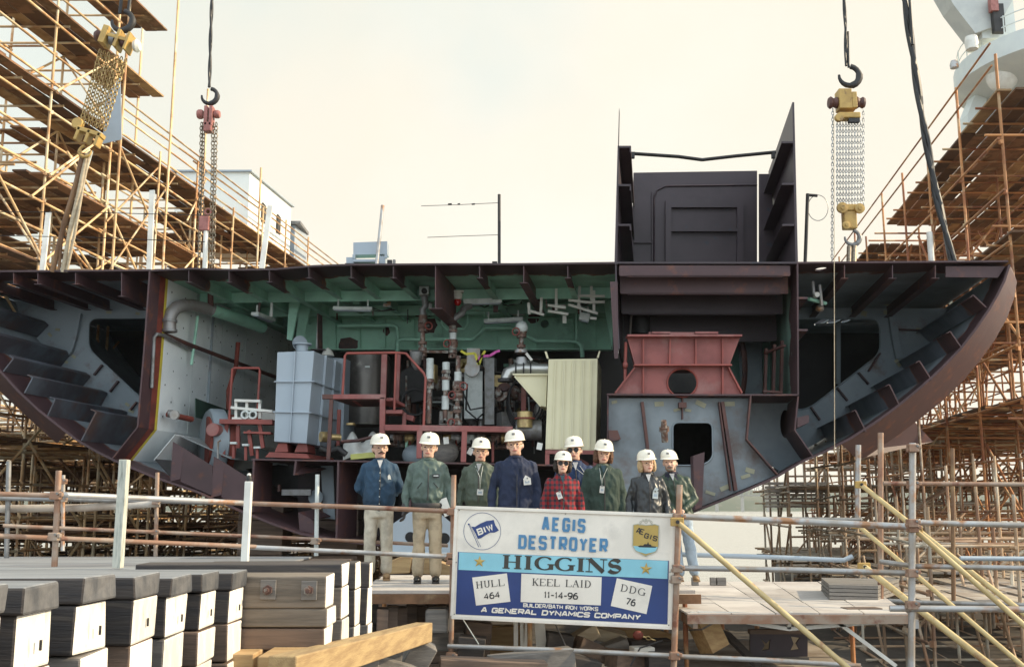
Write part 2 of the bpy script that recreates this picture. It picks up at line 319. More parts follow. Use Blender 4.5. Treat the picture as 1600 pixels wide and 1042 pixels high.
# shell plating
rsh = [(1576, 413), (1568, 438), (1556, 462), (1543, 484), (1524, 512), (1500, 543), (1470, 574), (1437, 604), (1400, 634), (1370, 656), (1330, 682), (1290, 703), (1253, 719), (1213, 743), (1175, 760), (1130, 779), (1085, 797), (1030, 816), (960, 833), (880, 845), (800, 851), (730, 853)]
lsh = [(-112, 427), (-100, 455), (-75, 490), (-40, 535), (0, 577), (30, 610), (60, 638), (90, 662), (120, 685), (150, 703), (180, 718), (240, 743), (310, 767), (378, 797), (425, 816), (470, 832), (530, 843), (600, 850), (730, 853)]
rs3 = [Q(x, y) for x, y in rsh]; ls3 = [Q(x, y) for x, y in lsh]
def outward(pts, c):
    out = []
    for i, p in enumerate(pts):
        d = pts[min(i+1, len(pts)-1)] - pts[max(i-1, 0)]; n = Vector((d.z, 0, -d.x)).normalized()
        if n.dot(p - c) < 0: n = -n
        out.append(p + n*0.04)
    return out
cc = Q(730, 500)
def shell(pts, t, mat, name='shell_plating'):
    o = outward(pts, cc); n = len(pts); v = L*t
    mb = MB(); mb.add(pts + [p+v for p in pts] + o + [p+v for p in o],
        [f for i in range(n-1) for f in ((i, i+1, n+i+1, n+i), (2*n+i, 3*n+i, 3*n+i+1, 2*n+i+1), (i, 2*n+i, 2*n+i+1, i+1), (n+i, n+i+1, 3*n+i+1, 3*n+i))] + [(0, n, 3*n, 2*n), (n-1, 3*n-1, 4*n-1, 2*n-1)])
    return hb(mb, name, mat, smooth=40)
shell(rs3[:14], 8, 'wing'); shell(rs3[13:], 8, 'wing'); shell(ls3[:12], 7, 'wing'); shell(ls3[11:], 8, 'primer')
# flared outer strakes seen past the cut edge
def flare(inner, outer, back):
    a = [Q(x, y, 0.0) for x, y in inner]; b = [Q(x, y, 0.0) for x, y in outer]
    # the outer line is measured at a point `back` metres behind the cut
    b = [P(x, y, YF(x) + back) for x, y in outer]; n = len(a)
    a = [p + (q-p).normalized()*0.06 for p, q in zip(a, b)]; c = [q + (q-p)*0.5 + L*0.8 - Vector((0, 0, 0)) for p, q in zip(a, b)]
    th = Vector((0, 0.035, -0.02)); v = a + b + [p + th for p in a] + [p + th for p in b]
    fs = [f for i in range(n-1) for f in ((i, i+1, n+i+1, n+i), (2*n+i, 3*n+i, 3*n+i+1, 2*n+i+1), (n+i, n+i+1, 3*n+i+1, 3*n+i), (i, 2*n+i, 2*n+i+1, i+1))] + [(0, n, 3*n, 2*n), (n-1, 3*n-1, 4*n-1, 2*n-1)]
    return hb(MB().add(v, fs), 'outer_strake', 'primer', smooth=50)
flare([(1576, 414), (1568, 438), (1556, 462), (1543, 484), (1524, 512), (1500, 543), (1470, 574), (1437, 604), (1400, 634), (1370, 656), (1314, 691)],
      [(1581, 419), (1589, 440), (1584, 468), (1573, 498), (1555, 530), (1532, 562), (1505, 594), (1474, 624), (1440, 651), (1404, 678), (1344, 719)], 1.2)
flare([(-40, 535), (0, 577), (30, 610), (60, 638), (103, 674)], [(-75, 548), (-18, 594), (12, 622), (42, 650), (88, 691)], 1.0)
hb(MB().plate([P(1425, 655, 20.4), P(1458, 690, 20.9), P(1345, 716, 19.8), P(1330, 705, 19.8)], [], (0.01, 0.03, 0)), 'bilge_bracket', 'primer')
# longitudinal stiffeners of the wings
def stiff(tip, root, t, mat='stiff', fl=0.12, t0=0.0):
    a = Q(*tip, t0); b = Q(*root, t0); d = (b-a).normalized(); n = Vector((d.z, 0, -d.x))*0.012
    mb = MB(); mb.prism([a-n, a+n, b+n, b-n], L*t)
    c = a; e = Vector((d.z, 0, -d.x))
    if e.z < 0: e = -e
    mb.prism([c, c + e*fl, c + e*fl - d*0.014, c - d*0.014], L*t)
    return hb(mb, 'stiffener', mat)
for tp, rt in (((1521, 461), (1541, 480)), ((1485, 518), (1503, 544)), ((1437, 564), (1456, 594)), ((1390, 601), (1406, 634)), ((1337, 641), (1353, 674))):
    stiff(tp, rt, 3.9, fl=-0.08)
for tp, rt in (((-52, 470), (-72, 490)), ((-14, 521), (-32, 543)), ((21, 560), (5, 580)), ((51, 590), (38, 614)), ((86, 624), (74, 650)), ((150, 644), (127, 688))):
    stiff(tp, rt, 2.65, 'stiffl')
# wing webs with access openings
YL, YR = 21.7, 22.4
lo = [(-60, 466), (336, 468), (325, 655), (285, 690)] + [(250, 720), (200, 700), (150, 668), (110, 640), (80, 612), (40, 572), (0, 530), (-40, 490)]
hole = rpoly([(139, 497), (300, 497), (300, 640), (240, 640), (138, 545)], 14)
hole2 = rpoly([(-20, 497), (128, 497), (112, 553), (100, 556), (20, 520)], 8)
hb(MB().plate([P(x, y, YL) for x, y in lo], [[P(x, y, YL) for x, y in hole]], (0, 0.02, 0)), 'web_frame', 'web')
hb(MB().tube([P(x, y, YL-0.01) for x, y in hole] + [P(*hole[0], YL-0.01)], 0.018, 6), 'opening_rim', 'web', smooth=60)
for Y_, o_ in ((25.6, [(100, 490), (400, 490), (400, 700), (300, 720), (220, 650), (120, 560)]), (26.2, [(1150, 492), (1400, 492), (1390, 560), (1300, 640), (1200, 700), (1150, 690)])):
    hb(MB().plate([P(x, y, Y_) for x, y in o_], [], (0, 0.02, 0)), 'inner_web', pm('shaded_web', (0.03, 0.03, 0.034), (0.02, 0.02, 0.024), scale=1.5))  # webs behind the openings, the tank's inner shade painted into their colour
# stiffening strap on the web
def strap(pts, Y, wd, mat='web', name='web_strap'):
    mb = MB()
    for a, b in zip(pts, pts[1:]): mb.beam(P(*a, Y-0.06), P(*b, Y-0.06), wd, 0.10, up=(0, 1, 0))
    return hb(mb, name, mat)
strap([(126, 490), (118, 530), (111, 551), (98, 560)], YL, 0.05)
for a, b in (((160, 570), (147, 586)), ((185, 595), (172, 612)), ((214, 628), (204, 640))): strap([a, b], YL, 0.03, 'primer')
ro = [(1150, 480), (1484, 482), (1480, 500), (1455, 545), (1425, 580), (1390, 618), (1350, 648), (1310, 672), (1262, 700), (1220, 722), (1180, 735), (1160, 640)]
hole = rpoly([(1190, 498), (1374, 498), (1376, 552), (1262, 640), (1190, 640)], 16)
hb(MB().plate([P(x, y, YR) for x, y in ro], [[P(x, y, YR) for x, y in hole]], (0, 0.02, 0)), 'web_frame', 'web')
hb(MB().tube([P(x, y, YR-0.01) for x, y in hole] + [P(*hole[0], YR-0.01)], 0.02, 6), 'opening_rim', 'web', smooth=60)
strap([(1393, 488), (1399, 530), (1405, 560)], YR, 0.16)
for a, b in (((1341, 582), (1357, 600)), ((1308, 606), (1324, 626)), ((1267, 636), (1281, 656)), ((1375, 552), (1357, 580))): strap([a, b], YR, 0.03, 'primer')
strap([(1404, 515), (1437, 516)], YR, 0.03, 'primer')
ZP = pm('zinc_patch', (0.36, 0.35, 0.25), rough=0.7)
# patches of fresh zinc at welds are paint daubs of their own thickness
mb = MB()
for x, y in ((1335, 488), (1385, 474), (1385, 488), (1437, 515), (1457, 526), (1487, 475), (1403, 567), (1350, 490)):
    c = P(x, y, YR - 0.012); hb(MB().box(c, (0.12 + random.random()*0.1, 0.006, 0.06 + random.random()*0.06), M=Matrix.Rotation(random.random(), 3, 'Y')), 'weld_patch', ZP)
for x, y in ((90, 515), (78, 523), (115, 557), (102, 565), (170, 488), (215, 490), (205, 642), (199, 632)):
    c = P(x, y, YL - 0.012); hb(MB().box(c, (0.09 + random.random()*0.05, 0.006, 0.06), M=Matrix.Rotation(random.random(), 3, 'Y')), 'weld_patch', ZP)
# deck longitudinals (T bars under the deck)
def tbar(x, y0, dy, t, mat, fl=0.11, t0=0.02):
    a = Q(x, y0, t0) - Vector((0, 0, 0.002)); b = Q(x, y0 + dy, t0)
    mb = MB(); mb.prism([a + Vector((-0.008, 0, 0)), a + Vector((0.008, 0, 0)), b + Vector((0.008, 0, 0)), b + Vector((-0.008, 0, 0))], L*t)
    mb.prism([b + Vector((-fl/2, 0, 0)), b + Vector((fl/2, 0, 0)), b + Vector((fl/2, 0, -0.012)), b + Vector((-fl/2, 0, -0.012))], L*t)
    return hb(mb, 'deck_beam', mat)
for x in (-40, 20, 58, 117, 189): tbar(x, 426, 17 if x != 189 else 36, 2.6, 'primer', fl=0.14)
for x in (294, 357, 420, 482, 548, 614, 749, 887): tbar(x, 422 if x < 480 else 415.5, 18, 5.0, M['deckund'], fl=0.12)
for x in (818,): tbar(x, 415, 26, 3.2, 'primer', fl=0.16)
tbar(680, 415, 66, 2.0, 'primer', fl=0.26); tbar(437, 455, 62, 0.3, 'primer', fl=0.3, t0=2.2)
for x in (1320, 1395, 1462): tbar(x, 414, 20, 4.0, 'primer', fl=0.14)
hb(MB().prism([Q(1480, 414, 0.1), Q(1574, 414, 0.1), Q(1562, 432, 0.1), Q(1480, 431, 0.1)], L*0.05), 'deck_coaming', 'primer')
# transverse deck frames further in
for t in (2.0, 3.6): hb(MB().prism([Q(240, 424, t), Q(960, 413, t), Q(960, 432, t), Q(240, 441, t)], L*0.02), 'deck_transverse', M['deckund'])
# left longitudinal bulkhead
bl = [(235, 424), (226, 550), (216, 667), (176, 717)]
def bband(t0, t1, mat, name, off=0.0, pts=bl):
    return hb(MB().strip([Q(x, y, t0) + Vector((off, 0, 0)) for x, y in pts], L*(t1-t0), (-0.03, 0, 0)), name, mat)
bband(0, 0.40, 'primer', 'bulkhead_edge'); bband(0.40, 0.62, 'rust', 'bulkhead_edge'); bband(0.62, 0.72, 'yellow', 'yellow_stripe')
bi = bband(0.72, 9.0, 'insul', 'insulated_bulkhead')
mb = MB()
a0 = Q(235, 424); a1 = Q(216, 667)
for i in range(9):
    for j in range(26):
        if (i + j) % 2: continue
        f = (i + 0.7) / 9.6; p = a0.lerp(a1, f) + L*(0.9 + j*0.30) + Vector((0.004, 0, 0)); mb.lathe(p, [(0.02, 0), (0.02, 0.006)], axis=(1, 0, 0), n=6)
mb.build('insulation_pin', M['dark'], bi)
for j in range(1, 6): hb(MB().beam(a0 + L*(0.66 + j*1.35) + Vector((0.006, 0, -0.05)), a1 + L*(0.66 + j*1.35) + Vector((0.006, 0, 0.02)), 0.012, 0.01), 'insulation_seam', 'lightm')
hb(MB().prism([P(302, 622, 20.35)+Vector((0.03, 0, 0)), P(302, 652, 20.35)+Vector((0.03, 0, 0)), P(352, 664, 21.9)+Vector((0.03, 0, 0)), P(352, 640, 21.9)+Vector((0.03, 0, 0))], (0.02, 0, 0)), 'access_recess', pm('dark_green', (0.03, 0.06, 0.045)))
# right longitudinal bulkhead
br = [(1245, 412), (1246, 617)]
hb(MB().strip([Q(x, y) for x, y in br], L*9.5, (0.03, 0, 0)), 'longitudinal_bulkhead', ymix('bulkhead_right_paint', MAUVE, (0.2, 0.33, 0.27), 19.7, soft=1.0, rust=(0.1, 0.06, 0.05)))
hb(MB().strip([Q(1246, 619), Q(1241, 672), Q(1270, 714)], L*3.4, (0.03, 0, 0)), 'knuckle_bulkhead', 'primer')
hb(MB().prism([Q(1246, 514), Q(1262, 514), Q(1262, 517), Q(1246, 517)], L*3), 'bulkhead_stiffener', 'primer')
hb(MB().prism([Q(1246, 464), Q(1262, 464), Q(1262, 467), Q(1246, 467)], L*3), 'bulkhead_stiffener', 'primer')
hb(MB().prism([Q(1246, 652), Q(1264, 648), Q(1264, 660), Q(1246, 668)], L*1.2), 'bulkhead_bracket', 'primer')
# left-of-trunk bulkhead x=960
hb(MB().strip([Q(961, 414), Q(962, 480), Q(966, 545)], L*4.6, (0.03, 0, 0)), 'trunk_bulkhead', M['trunk'])
hb(MB().prism([Q(953, 440, 0), Q(965, 440, 0), Q(966, 560, 0), Q(960, 560, 0)], L*0.03), 'trunk_flange', 'primer')
# green transverse beam and bulkheads
YG = 23.4
gt = [P(476, 468, YG), P(957, 468, YG), P(955, 547, YG), P(500, 548, YG), P(476, 545, YG)]
def circ(x, y, r, Y, n=16, e=1.0): return [P(x + r*math.cos(2*math.pi*i/n), y + r*e*math.sin(2*math.pi*i/n), Y) for i in range(n)]
hb(MB().plate(gt, [circ(851, 506, 6.5, YG), circ(541, 539, 5, YG)], (0, 0.03, 0)), 'green_transverse', 'green')
for x in (524, 562, 601, 647, 690, 776, 838, 896, 930): hb(MB().beam(P(x, 499, YG-0.04), P(x+1, 546, YG-0.04), 0.016, 0.06, up=(0, 1, 0)), 'green_stiffener', 'green')
hb(MB().beam(P(478, 497, YG-0.03), P(956, 496, YG-0.03), 0.05, 0.03), 'green_flange', 'green')
hb(MB().beam(P(478, 547, YG-0.10), P(956, 547, YG-0.10), 0.28, 0.02), 'green_flange', 'green')
for (x, y, rx, ry) in ((543, 538, 16, 11), (667, 508, 17, 13), (604, 517, 5, 8), (834, 497, 10, 9), (652, 488, 8, 6)):
    n = 14; pts = [P(x + rx*(0.8 + 0.4*random.random())*math.cos(2*math.pi*i/n), y + ry*(0.8 + 0.4*random.random())*math.sin(2*math.pi*i/n), YG-0.012) for i in range(n)]
    hb(MB().plate(pts, [], (0, 0.008, 0)), 'burnt_patch', pm('burnt_patch', (0.09, 0.04, 0.035), (0.05, 0.03, 0.03), scale=5))
hb(MB().torus(P(808, 484, 22.9), 0.24, 0.03, sx=1.0, sy=0.5), 'oval_collar', 'insul', smooth=60)
hb(MB().plate([P(808 + 15*math.cos(R(a)), 484 + 7*math.sin(R(a)), 22.92) for a in range(0, 360, 24)], [], (0, 0.01, 0)), 'oval_opening', 'dark')
# green bracket + yellow chalk lines left part
hb(MB().prism([P(452, 466, 21.6), P(470, 460, 21.6), P(455, 532, 21.6), P(448, 530, 21.6)], (0.02, 0.03, 0)), 'green_bracket', 'green')
hb(MB().prism([P(470, 460, 22.2), P(486, 470, 22.2), P(474, 532, 22.2), P(462, 530, 22.2)], (0.02, 0.03, 0)), 'green_bracket', 'green')
hb(MB().beam(P(468, 457, 21.4), P(506, 457, 21.4), 0.03, 0.02), 'yellow_mark', 'yellow')
hb(MB().beam(P(590, 452, 21.0), P(668, 453, 21.0), 0.03, 0.02), 'yellow_mark', 'yellow')
hb(MB().beam(P(588, 467, 21.6), P(650, 468, 21.6), 0.03, 0.02), 'yellow_mark', 'yellow')
hb(MB().prism([P(940, 450, 22.0), P(958, 450, 22.0), P(957, 547, 22.0), P(948, 500, 22.0)], (0.0, 0.03, 0)), 'green_bracket', 'green')
# aft bulkhead closing the compartments, their darkness put into its colour
hb(MB().plate([P(310, 480, 27), P(1185, 480, 27), P(1185, 743, 27), P(310, 743, 27)], [], (0, 0.05, 0)), 'aft_bulkhead', pm('shaded_bulkhead', (0.05, 0.045, 0.042), (0.03, 0.028, 0.028), scale=1))
# inner bottom left / centre
hb(MB().strip([Q(393, 716), Q(550, 719), Q(700, 722), Q(950, 727)], L*8, (0, 0, -0.03)), 'inner_bottom', 'primer')
for x, yt, yb, t in ((395, 717, 800, 0.9), (461, 718, 742, 0.5), (527, 719, 842, 1.2), (640, 721, 850, 1.6), (760, 723, 852, 1.6), (880, 726, 845, 1.6)):
    hb(MB().prism([Q(x, yt, 0), Q(x+3, yt, 0), Q(x, yb, 0), Q(x-3, yb, 0)], L*t), 'bottom_girder', 'primer')
hb(MB().prism([Q(461, 742, 0), Q(487, 733, 0.6), Q(480, 728, 1.2), Q(463, 730, 0.3)], (0.0, 0.02, 0.02)), 'bottom_bracket', 'primer')
hb(MB().plate([Q(395, 717, 2.4), Q(950, 727, 2.4), Q(950, 834, 2.4), Q(730, 852, 2.4), Q(530, 842, 2.4), Q(470, 831, 2.4), Q(395, 802, 2.4)],
   [[Q(478 + 12*math.cos(R(a)), 775 - 20*math.sin(R(a)), 2.4) for a in range(0, 360, 30)], [Q(560 + 14*math.cos(R(a)), 778 - 24*math.sin(R(a)), 2.4) for a in range(0, 360, 30)]], L*0.02), 'bottom_floor_backing', pm('dim_primer', (0.045, 0.03, 0.034), (0.03, 0.022, 0.026), scale=2))
hb(MB().prism([Q(474, 724, 1.0), Q(494, 724, 1.0), Q(497, 812, 1.0), Q(478, 810, 1.0)], L*0.02), 'grey_bracket', 'web')
hb(MB().lathe(Q(468, 776, 0.9), [(0.14, 0), (0.14, 0.02)], axis=(0, 1, 0), n=20), 'grey_bracket', 'web')
hb(MB().box(Q(440, 768, 0.8), (0.55, 0.1, 0.11)), 'bracket_arm', 'steel'); hb(MB().box(Q(415, 761, 0.7), (0.04, 0.12, 0.13)), 'bracket_plate', 'brace')
hb(MB().prism([Q(457, 802, 0.3), Q(478, 813, 0.3), Q(492, 808, 0.9), Q(470, 796, 0.9)], (0, 0, 0.02)), 'bottom_bracket', 'primer')
hb(MB().prism([Q(457, 802, 0.3), Q(459, 828, 0.3), Q(486, 836, 0.3), Q(480, 813, 0.3)], (0, 0.02, 0)), 'bottom_bracket', 'primer')
# bilge brackets on the left
for x, yt, yb in ((272, 690, 752), (336, 713, 777)):
    hb(MB().prism([Q(x-2, yt), Q(x+15, yt+10), Q(x+10, yb-4), Q(x-6, yb)], L*0.03), 'bilge_bracket', 'primer')
    hb(MB().prism([Q(x+15, yt+10), Q(x+60, yt+38), Q(x+60, yb+22), Q(x+10, yb)], L*0.03), 'bilge_floor', ymix('bilge_floor_paint', MAUVE, (0.16, 0.035, 0.025), 18.9))
hb(MB().plate([Q(212, 714, 0.7), Q(272, 718, 0.7), Q(268, 755, 0.7), Q(240, 745, 0.7)], [], L*0.02), 'bilge_floor', 'dark')
hb(MB().strip([Q(246, 674, 0.7), Q(212, 715, 0.7)], L*4, (0, 0, -0.02)), 'knuckle_lining', 'insul')
hb(MB().strip([Q(250, 676, 0.9), Q(330, 712, 0.9)], L*4, (0, 0, -0.02)), 'lower_lining', pm('grey_lining', (0.3, 0.33, 0.33), (0.24, 0.26, 0.27)))
hb(MB().plate([Q(250, 720, 4), Q(395, 700, 4), Q(950, 727, 4), Q(950, 830, 4), Q(730, 850, 4), Q(530, 840, 4), Q(400, 805, 4)], [], L*0.02), 'bottom_floor_backing', 'dark')  # black backing added so the holes in the floor look dark
hb(MB().plate([P(975, 640, 24), P(1200, 640, 24), P(1200, 700, 24), P(1100, 760, 24), P(975, 765, 24)], [], (0, .02, 0)), 'bottom_floor_backing', 'dark')  # black plate added behind the web opening for darkness
# right lower tank: flat, webs, stiffeners
hb(MB().strip([Q(948, 617), Q(1100, 618), Q(1246, 618)], L*6.5, (0, 0, 0.03)), 'platform_deck', 'primer')
Yw = 18.85
mo = [(951, 622), (1172, 622), (1166, 686), (1215, 741), (1175, 758), (1130, 777), (1085, 795), (1030, 814), (951, 832)]
mh = rpoly([(1051, 660), (1113, 660), (1114, 716), (1098, 727), (1051, 727)], 10)
hb(MB().plate([P(x, y, Yw) for x, y in mo], [[P(x, y, Yw) for x, y in mh]], (0, 0.02, 0)), 'bottom_web', pm('sooty_web_paint', (0.22, 0.255, 0.28), (0.155, 0.18, 0.20), (0.12, 0.075, 0.06), scale=0.9, rough=0.5, s3=1.5, f3=(0.52, 0.74), bump=0.3, bscale=2.5))
hb(MB().tube([P(x, y, Yw-0.01) for x, y in mh] + [P(*mh[0], Yw-0.01)], 0.016, 6), 'opening_rim', 'web', smooth=60)
hb(MB().plate([P(x, y, 19.9) for x, y in ((1160, 620), (1242, 620), (1236, 675), (1262, 712), (1222, 738), (1160, 700))],
   [[P(1227 + 8*math.cos(R(a)), 662 + 22*math.sin(R(a)), 19.9) for a in range(0, 360, 24)]], (0, 0.02, 0)), 'bottom_web', 'web')
hb(MB().strip([Q(1172, 618), Q(1166, 686), Q(1214, 741)], L*0.9, (0.03, 0, 0)), 'knuckle_flange', 'brace')
hb(MB().strip([Q(949, 618), Q(947, 833)], L*1.2, (0.02, 0, 0)), 'tank_side', 'primer')
def vst(a, b, wd=0.05):
    hb(MB().beam(P(*a, Yw-0.06), P(*b, Yw-0.06), wd, 0.12, up=(0, 1, 0)), 'web_stiffener', 'brace')
vst((1003, 628), (1012, 702)); vst((1128, 628), (1149, 766), 0.06); vst((1123, 628), (1141, 766), 0.02); vst((1066, 622), (1066, 655), 0.02)
hb(MB().box(P(1066, 633, Yw-0.08), (0.14, 0.12, 0.1)), 'web_bracket', 'brace')
hb(MB().prism([P(1083, 712, 18.3), P(1101, 706, 18.3), P(1097, 792, 18.3), P(1086, 796, 18.3)], (0, 0.3, 0)), 'bottom_bracket', 'primer')
hb(MB().prism([P(951, 672, 18.6), P(965, 672, 18.6), P(970, 686, 18.6), P(951, 690, 18.6)], (0, 0.3, 0)), 'web_bracket', 'brace')
hb(MB().lathe(P(1039, 690, 18.5), [(0.06, 0), (0.06, 0.2), (0.09, 0.2), (0.09, 0.28), (0.05, 0.28), (0.05, 0.4)], axis=(-0.1, -0.4, 1), n=12), 'pipe_fitting', 'valve', smooth=40)
mb = MB()
for x, y in ((960, 628), (1030, 631), (1095, 631), (1058, 640), (1075, 641), (1140, 631), (1132, 762), (1172, 735), (1165, 744), (1110, 770)):
    hb(MB().box(P(x, y, Yw-0.012), (0.1+random.random()*0.1, 0.006, 0.04+random.random()*0.05), M=Matrix.Rotation(random.random()-0.5, 3, 'Y')), 'weld_patch', ZP)
# trunk transverses under the deck
for (t, yb, fl) in ((0.02, 431, 0.05), (0.4, 452, 0.08), (1.3, 470, 0.12), (2.4, 500, 0.12)):
    y0 = 414 + 8*t
    mb = MB(); z0 = Q(1100, 412, 0).z - 0.03; zb = Q(1100, yb, 0).z
    xa = Q(967, 420).x; xb = Q(1236, 420).x; Y = YF(1100) + t; xo = K*t
    pr = rpoly([(xa, z0), (xb, z0), (xb, zb), (xa, zb)], 0.03)
    mb.prism([Vector((x + xo, Y, z)) for x, z in pr], (0, 0.05, 0)); mb.box(((xa+xb)/2 + xo, Y + fl/2, zb), (xb-xa-0.3, fl, 0.025))
    hb(mb, 'trunk_transverse', 'primer' if t < 1 else 'trunk')
hb(MB().plate([P(965, 470, 22.8), P(1205, 470, 22.8), P(1205, 512, 22.8), P(965, 512, 22.8)], [], (0, 0.03, 0)), 'trunk_back', 'trunk')
hb(MB().plate([P(1108, 508, 22.9), P(1206, 508, 22.9), P(1206, 618, 22.9), P(1108, 618, 22.9)], [], (0, 0.03, 0)), 'green_bulkhead', pm('teal_primer', (0.22, 0.42, 0.36), (0.16, 0.33, 0.28), (0.1, 0.18, 0.16), scale=1.2))
hb(MB().prism([P(1186, 470, 22.3), P(1216, 470, 22.3), P(1216, 494, 22.3)], (0, 0.03, 0)), 'green_bracket', 'green')
hb(MB().tube([P(1152 + 12*math.cos(R(a)), 575 + 50*math.sin(R(a)), 21.5) for a in range(-80, 90, 12)], 0.06, 6), 'curved_flange', 'brace', smooth=50)
for x0 in (1197, 1210, 1222):
    hb(MB().beam(P(x0, 545-(x0-1197)*0.5, 19.8), P(x0-2, 615, 19.8), 0.05, 0.1, up=(0, 1, 0)), 'side_stiffener', 'brace')
hb(MB().beam(P(1195, 552, 19.8), P(1226, 540, 19.0), 0.05, 0.04), 'side_stiffener', 'brace')
hb(MB().beam(P(1192, 611, 19.2), P(1222, 613, 19.2), 0.07, 0.04), 'side_stiffener', 'brace')
# superstructure trunk above the deck
hb(MB().prism([Q(1238, 160), Q(1241, 160), Q(1247, 412), Q(1243, 412)], L*4.1), 'trunk_side', M['trunk'])
hb(MB().prism([Q(965, 228), Q(967.5, 228), Q(964, 413), Q(960, 413)], L*4.1), 'trunk_side', M['trunk'])
hb(MB().prism([Q(967.2, 170), Q(967.8, 170), Q(966.5, 228), Q(965.5, 228)], L*0.25), 'trunk_spike', M['trunk'])
for y in (221, 286, 350):
    hb(MB().prism([Q(1221 + (y-221)*0.02, y), Q(1241, y), Q(1241, y+3), Q(1221, y+3)], L*3.6), 'trunk_stiffener', M['trunk'])
for y in (228, 288, 350):
    hb(MB().prism([Q(966, y), Q(986-(y-228)*0.02, y), Q(986, y+3), Q(966, y+3)], L*3.6), 'trunk_stiffener', M['trunk'])
    hb(MB().prism([Q(984, y), Q(986, y), Q(986, y+10), Q(984, y+10)], L*3.6), 'trunk_stiffener', M['trunk'])
YB = 22.3
bp = [(984, 270), (1184, 267), (1186, 340), (1206, 340), (1206, 478), (975, 478), (975, 270)]
hb(MB().plate([P(x, y, YB) for x, y in ((990, 270), (1183, 267), (1183, 476), (985, 476))], [], (0, 0.03, 0)), 'trunk_back_plate', M['trunk'])
hb(MB().plate([P(x, y, YB-0.6) for x, y in ((1186, 272), (1202, 272), (1220, 420), (1186, 420))], [], (0, 0.03, 0)), 'trunk_back_plate', M['trunk'])
hb(MB().plate([P(x, y, YB-0.3) for x, y in ((968, 270), (987, 270), (987, 303), (990, 420), (968, 420))], [], (0, 0.03, 0)), 'trunk_back_plate', M['trunk'])
fr = rpoly([(1022, 290), (1183, 288), (1183, 300), (1183, 470), (1022, 470)], 18)
hb(MB().tube([P(1022, 420, YB-0.02), P(1022, 310, YB-0.02), P(1026, 298, YB-0.02), P(1040, 291, YB-0.02), P(1183, 289, YB-0.02)], 0.02, 4), 'trunk_doubler', M['trunk'])
f1 = [P(x, y, YB-0.1) for x, y in rpoly([(1040, 308), (1162, 308), (1162, 440), (1040, 440)], 10)]
f2 = [P(x, y, YB-0.1) for x, y in ((1049, 324), (1152, 324), (1152, 430), (1049, 430))]
hb(MB().plate(f1, [f2], (0, 0.1, 0)), 'trunk_window_frame', M['trunk'])
hb(MB().beam(P(1048, 360, YB-0.06), P(1153, 360, YB-0.06), 0.1, 0.07), 'trunk_window_bar', M['trunk'])
hb(MB().beam(P(1019, 300, YB-0.03), P(1019, 412, YB-0.03), 0.02, 0.05, up=(0, 1, 0)), 'trunk_seam', M['trunk'])
hb(MB().beam(P(991, 379, YB-0.03), P(1019, 379, YB-0.03), 0.05, 0.03), 'trunk_seam', M['trunk'])
hb(MB().tube([P(985, 240, 19.2), P(1060, 245, 19.2), P(1097, 250, 19.2)], 0.035, 6).tube([P(1097, 250, 19.2), P(1150, 244, 19.2), P(1212, 238, 19.2)], 0.035, 6), 'spreader_bar', 'dark', smooth=60)
for x in (989, 1208): hb(MB().box(P(x, 243, 19.2), (0.06, 0.08, 0.12)), 'spreader_clamp', 'dark')
# ------------------------------------------------------------------ MACHINERY INSIDE THE SECTION
def base(px, py, Y): return P(px, py, Y)
# blue grey tank
t = thing('storage_tank', 'tall pale blue-grey steel tank with raised ribs standing on red feet', 'tank', P(455, 712, 19.9))
fa, fb = [(433, 550), (491, 548), (479, 693), (428, 690)], 19.6
fr_ = [P(x, y, fb) for x, y in fa]
t.location = P(455, 712, 19.9)
TV = L*1.75
MB().prism(fr_, TV).build('tank_shell', M['tank'], t, bevel=0.015)
def rib(p0, p1, v, w_=0.05): # horizontal rib round the tank
    MB().beam(p0, p1, w_, 0.02).beam(p1, p1 + v, w_, 0.02).build('tank_rib', M['tank'], t)
for f in (0.335, 0.67):
    a = fr_[0].lerp(fr_[3], f); b = fr_[1].lerp(fr_[2], f); rib(a + Vector((-0.03, -0.02, 0)), b + Vector((0.03, -0.02, 0)), TV)
a = fr_[0].lerp(fr_[1], 0.5); b = fr_[3].lerp(fr_[2], 0.5); MB().beam(a + Vector((0, -0.03, 0)), b + Vector((0, -0.03, 0)), 0.018, 0.05, up=(0, 1, 0)).build('tank_rib', M['tank'], t)
for f in (0.35, 0.7):
    MB().beam(fr_[1] + TV*f + Vector((0.03, 0, 0)), fr_[2] + TV*f + Vector((0.03, 0, 0)), 0.02, 0.05, up=(1, 0, 0)).build('tank_rib', M['tank'], t)
MB().prism([P(x, y, 21.45) for x, y in ((495, 556), (540, 560), (536, 690), (490, 690))], L*0.8).build('tank_shell', M['tank'], t, bevel=0.015)
MB().box(P(518, 578, 21.2), (0.22, 0.3, 0.35)).build('terminal_box', M['tank'], t, bevel=0.01)
MB().lathe(P(472, 550, 20.2), [(0.12, 0), (0.12, 0.14), (0.19, 0.14), (0.19, 0.17), (0.06, 0.18)], n=14).build('tank_neck', M['tank'], t, smooth=40)
MB().lathe(P(468, 537, 20.4), [(0.16, 0), (0.16, 0.04)], axis=(0.8, -1, 0.1), n=16).build('tank_flange', M['tank'], t, smooth=40)
MB().lathe(P(512, 556, 21.2), [(0.14, 0), (0.10, 0.1), (0.02, 0.17)], n=12).build('tank_cap', M['white'], t, smooth=40)
for x in (441, 472): MB().prism([P(x-6, 692, 19.7), P(x+7, 692, 19.7), P(x+9, 706, 19.7), P(x-12, 706, 19.7)], (0, 0.8, 0)).build('tank_foot', M['redp'], t)
MB().prism([P(421, 706, 19.65), P(480, 709, 19.65), P(484, 716, 19.65), P(414, 714, 19.65)], L*1.6).build('tank_foundation', M['redp'], t)
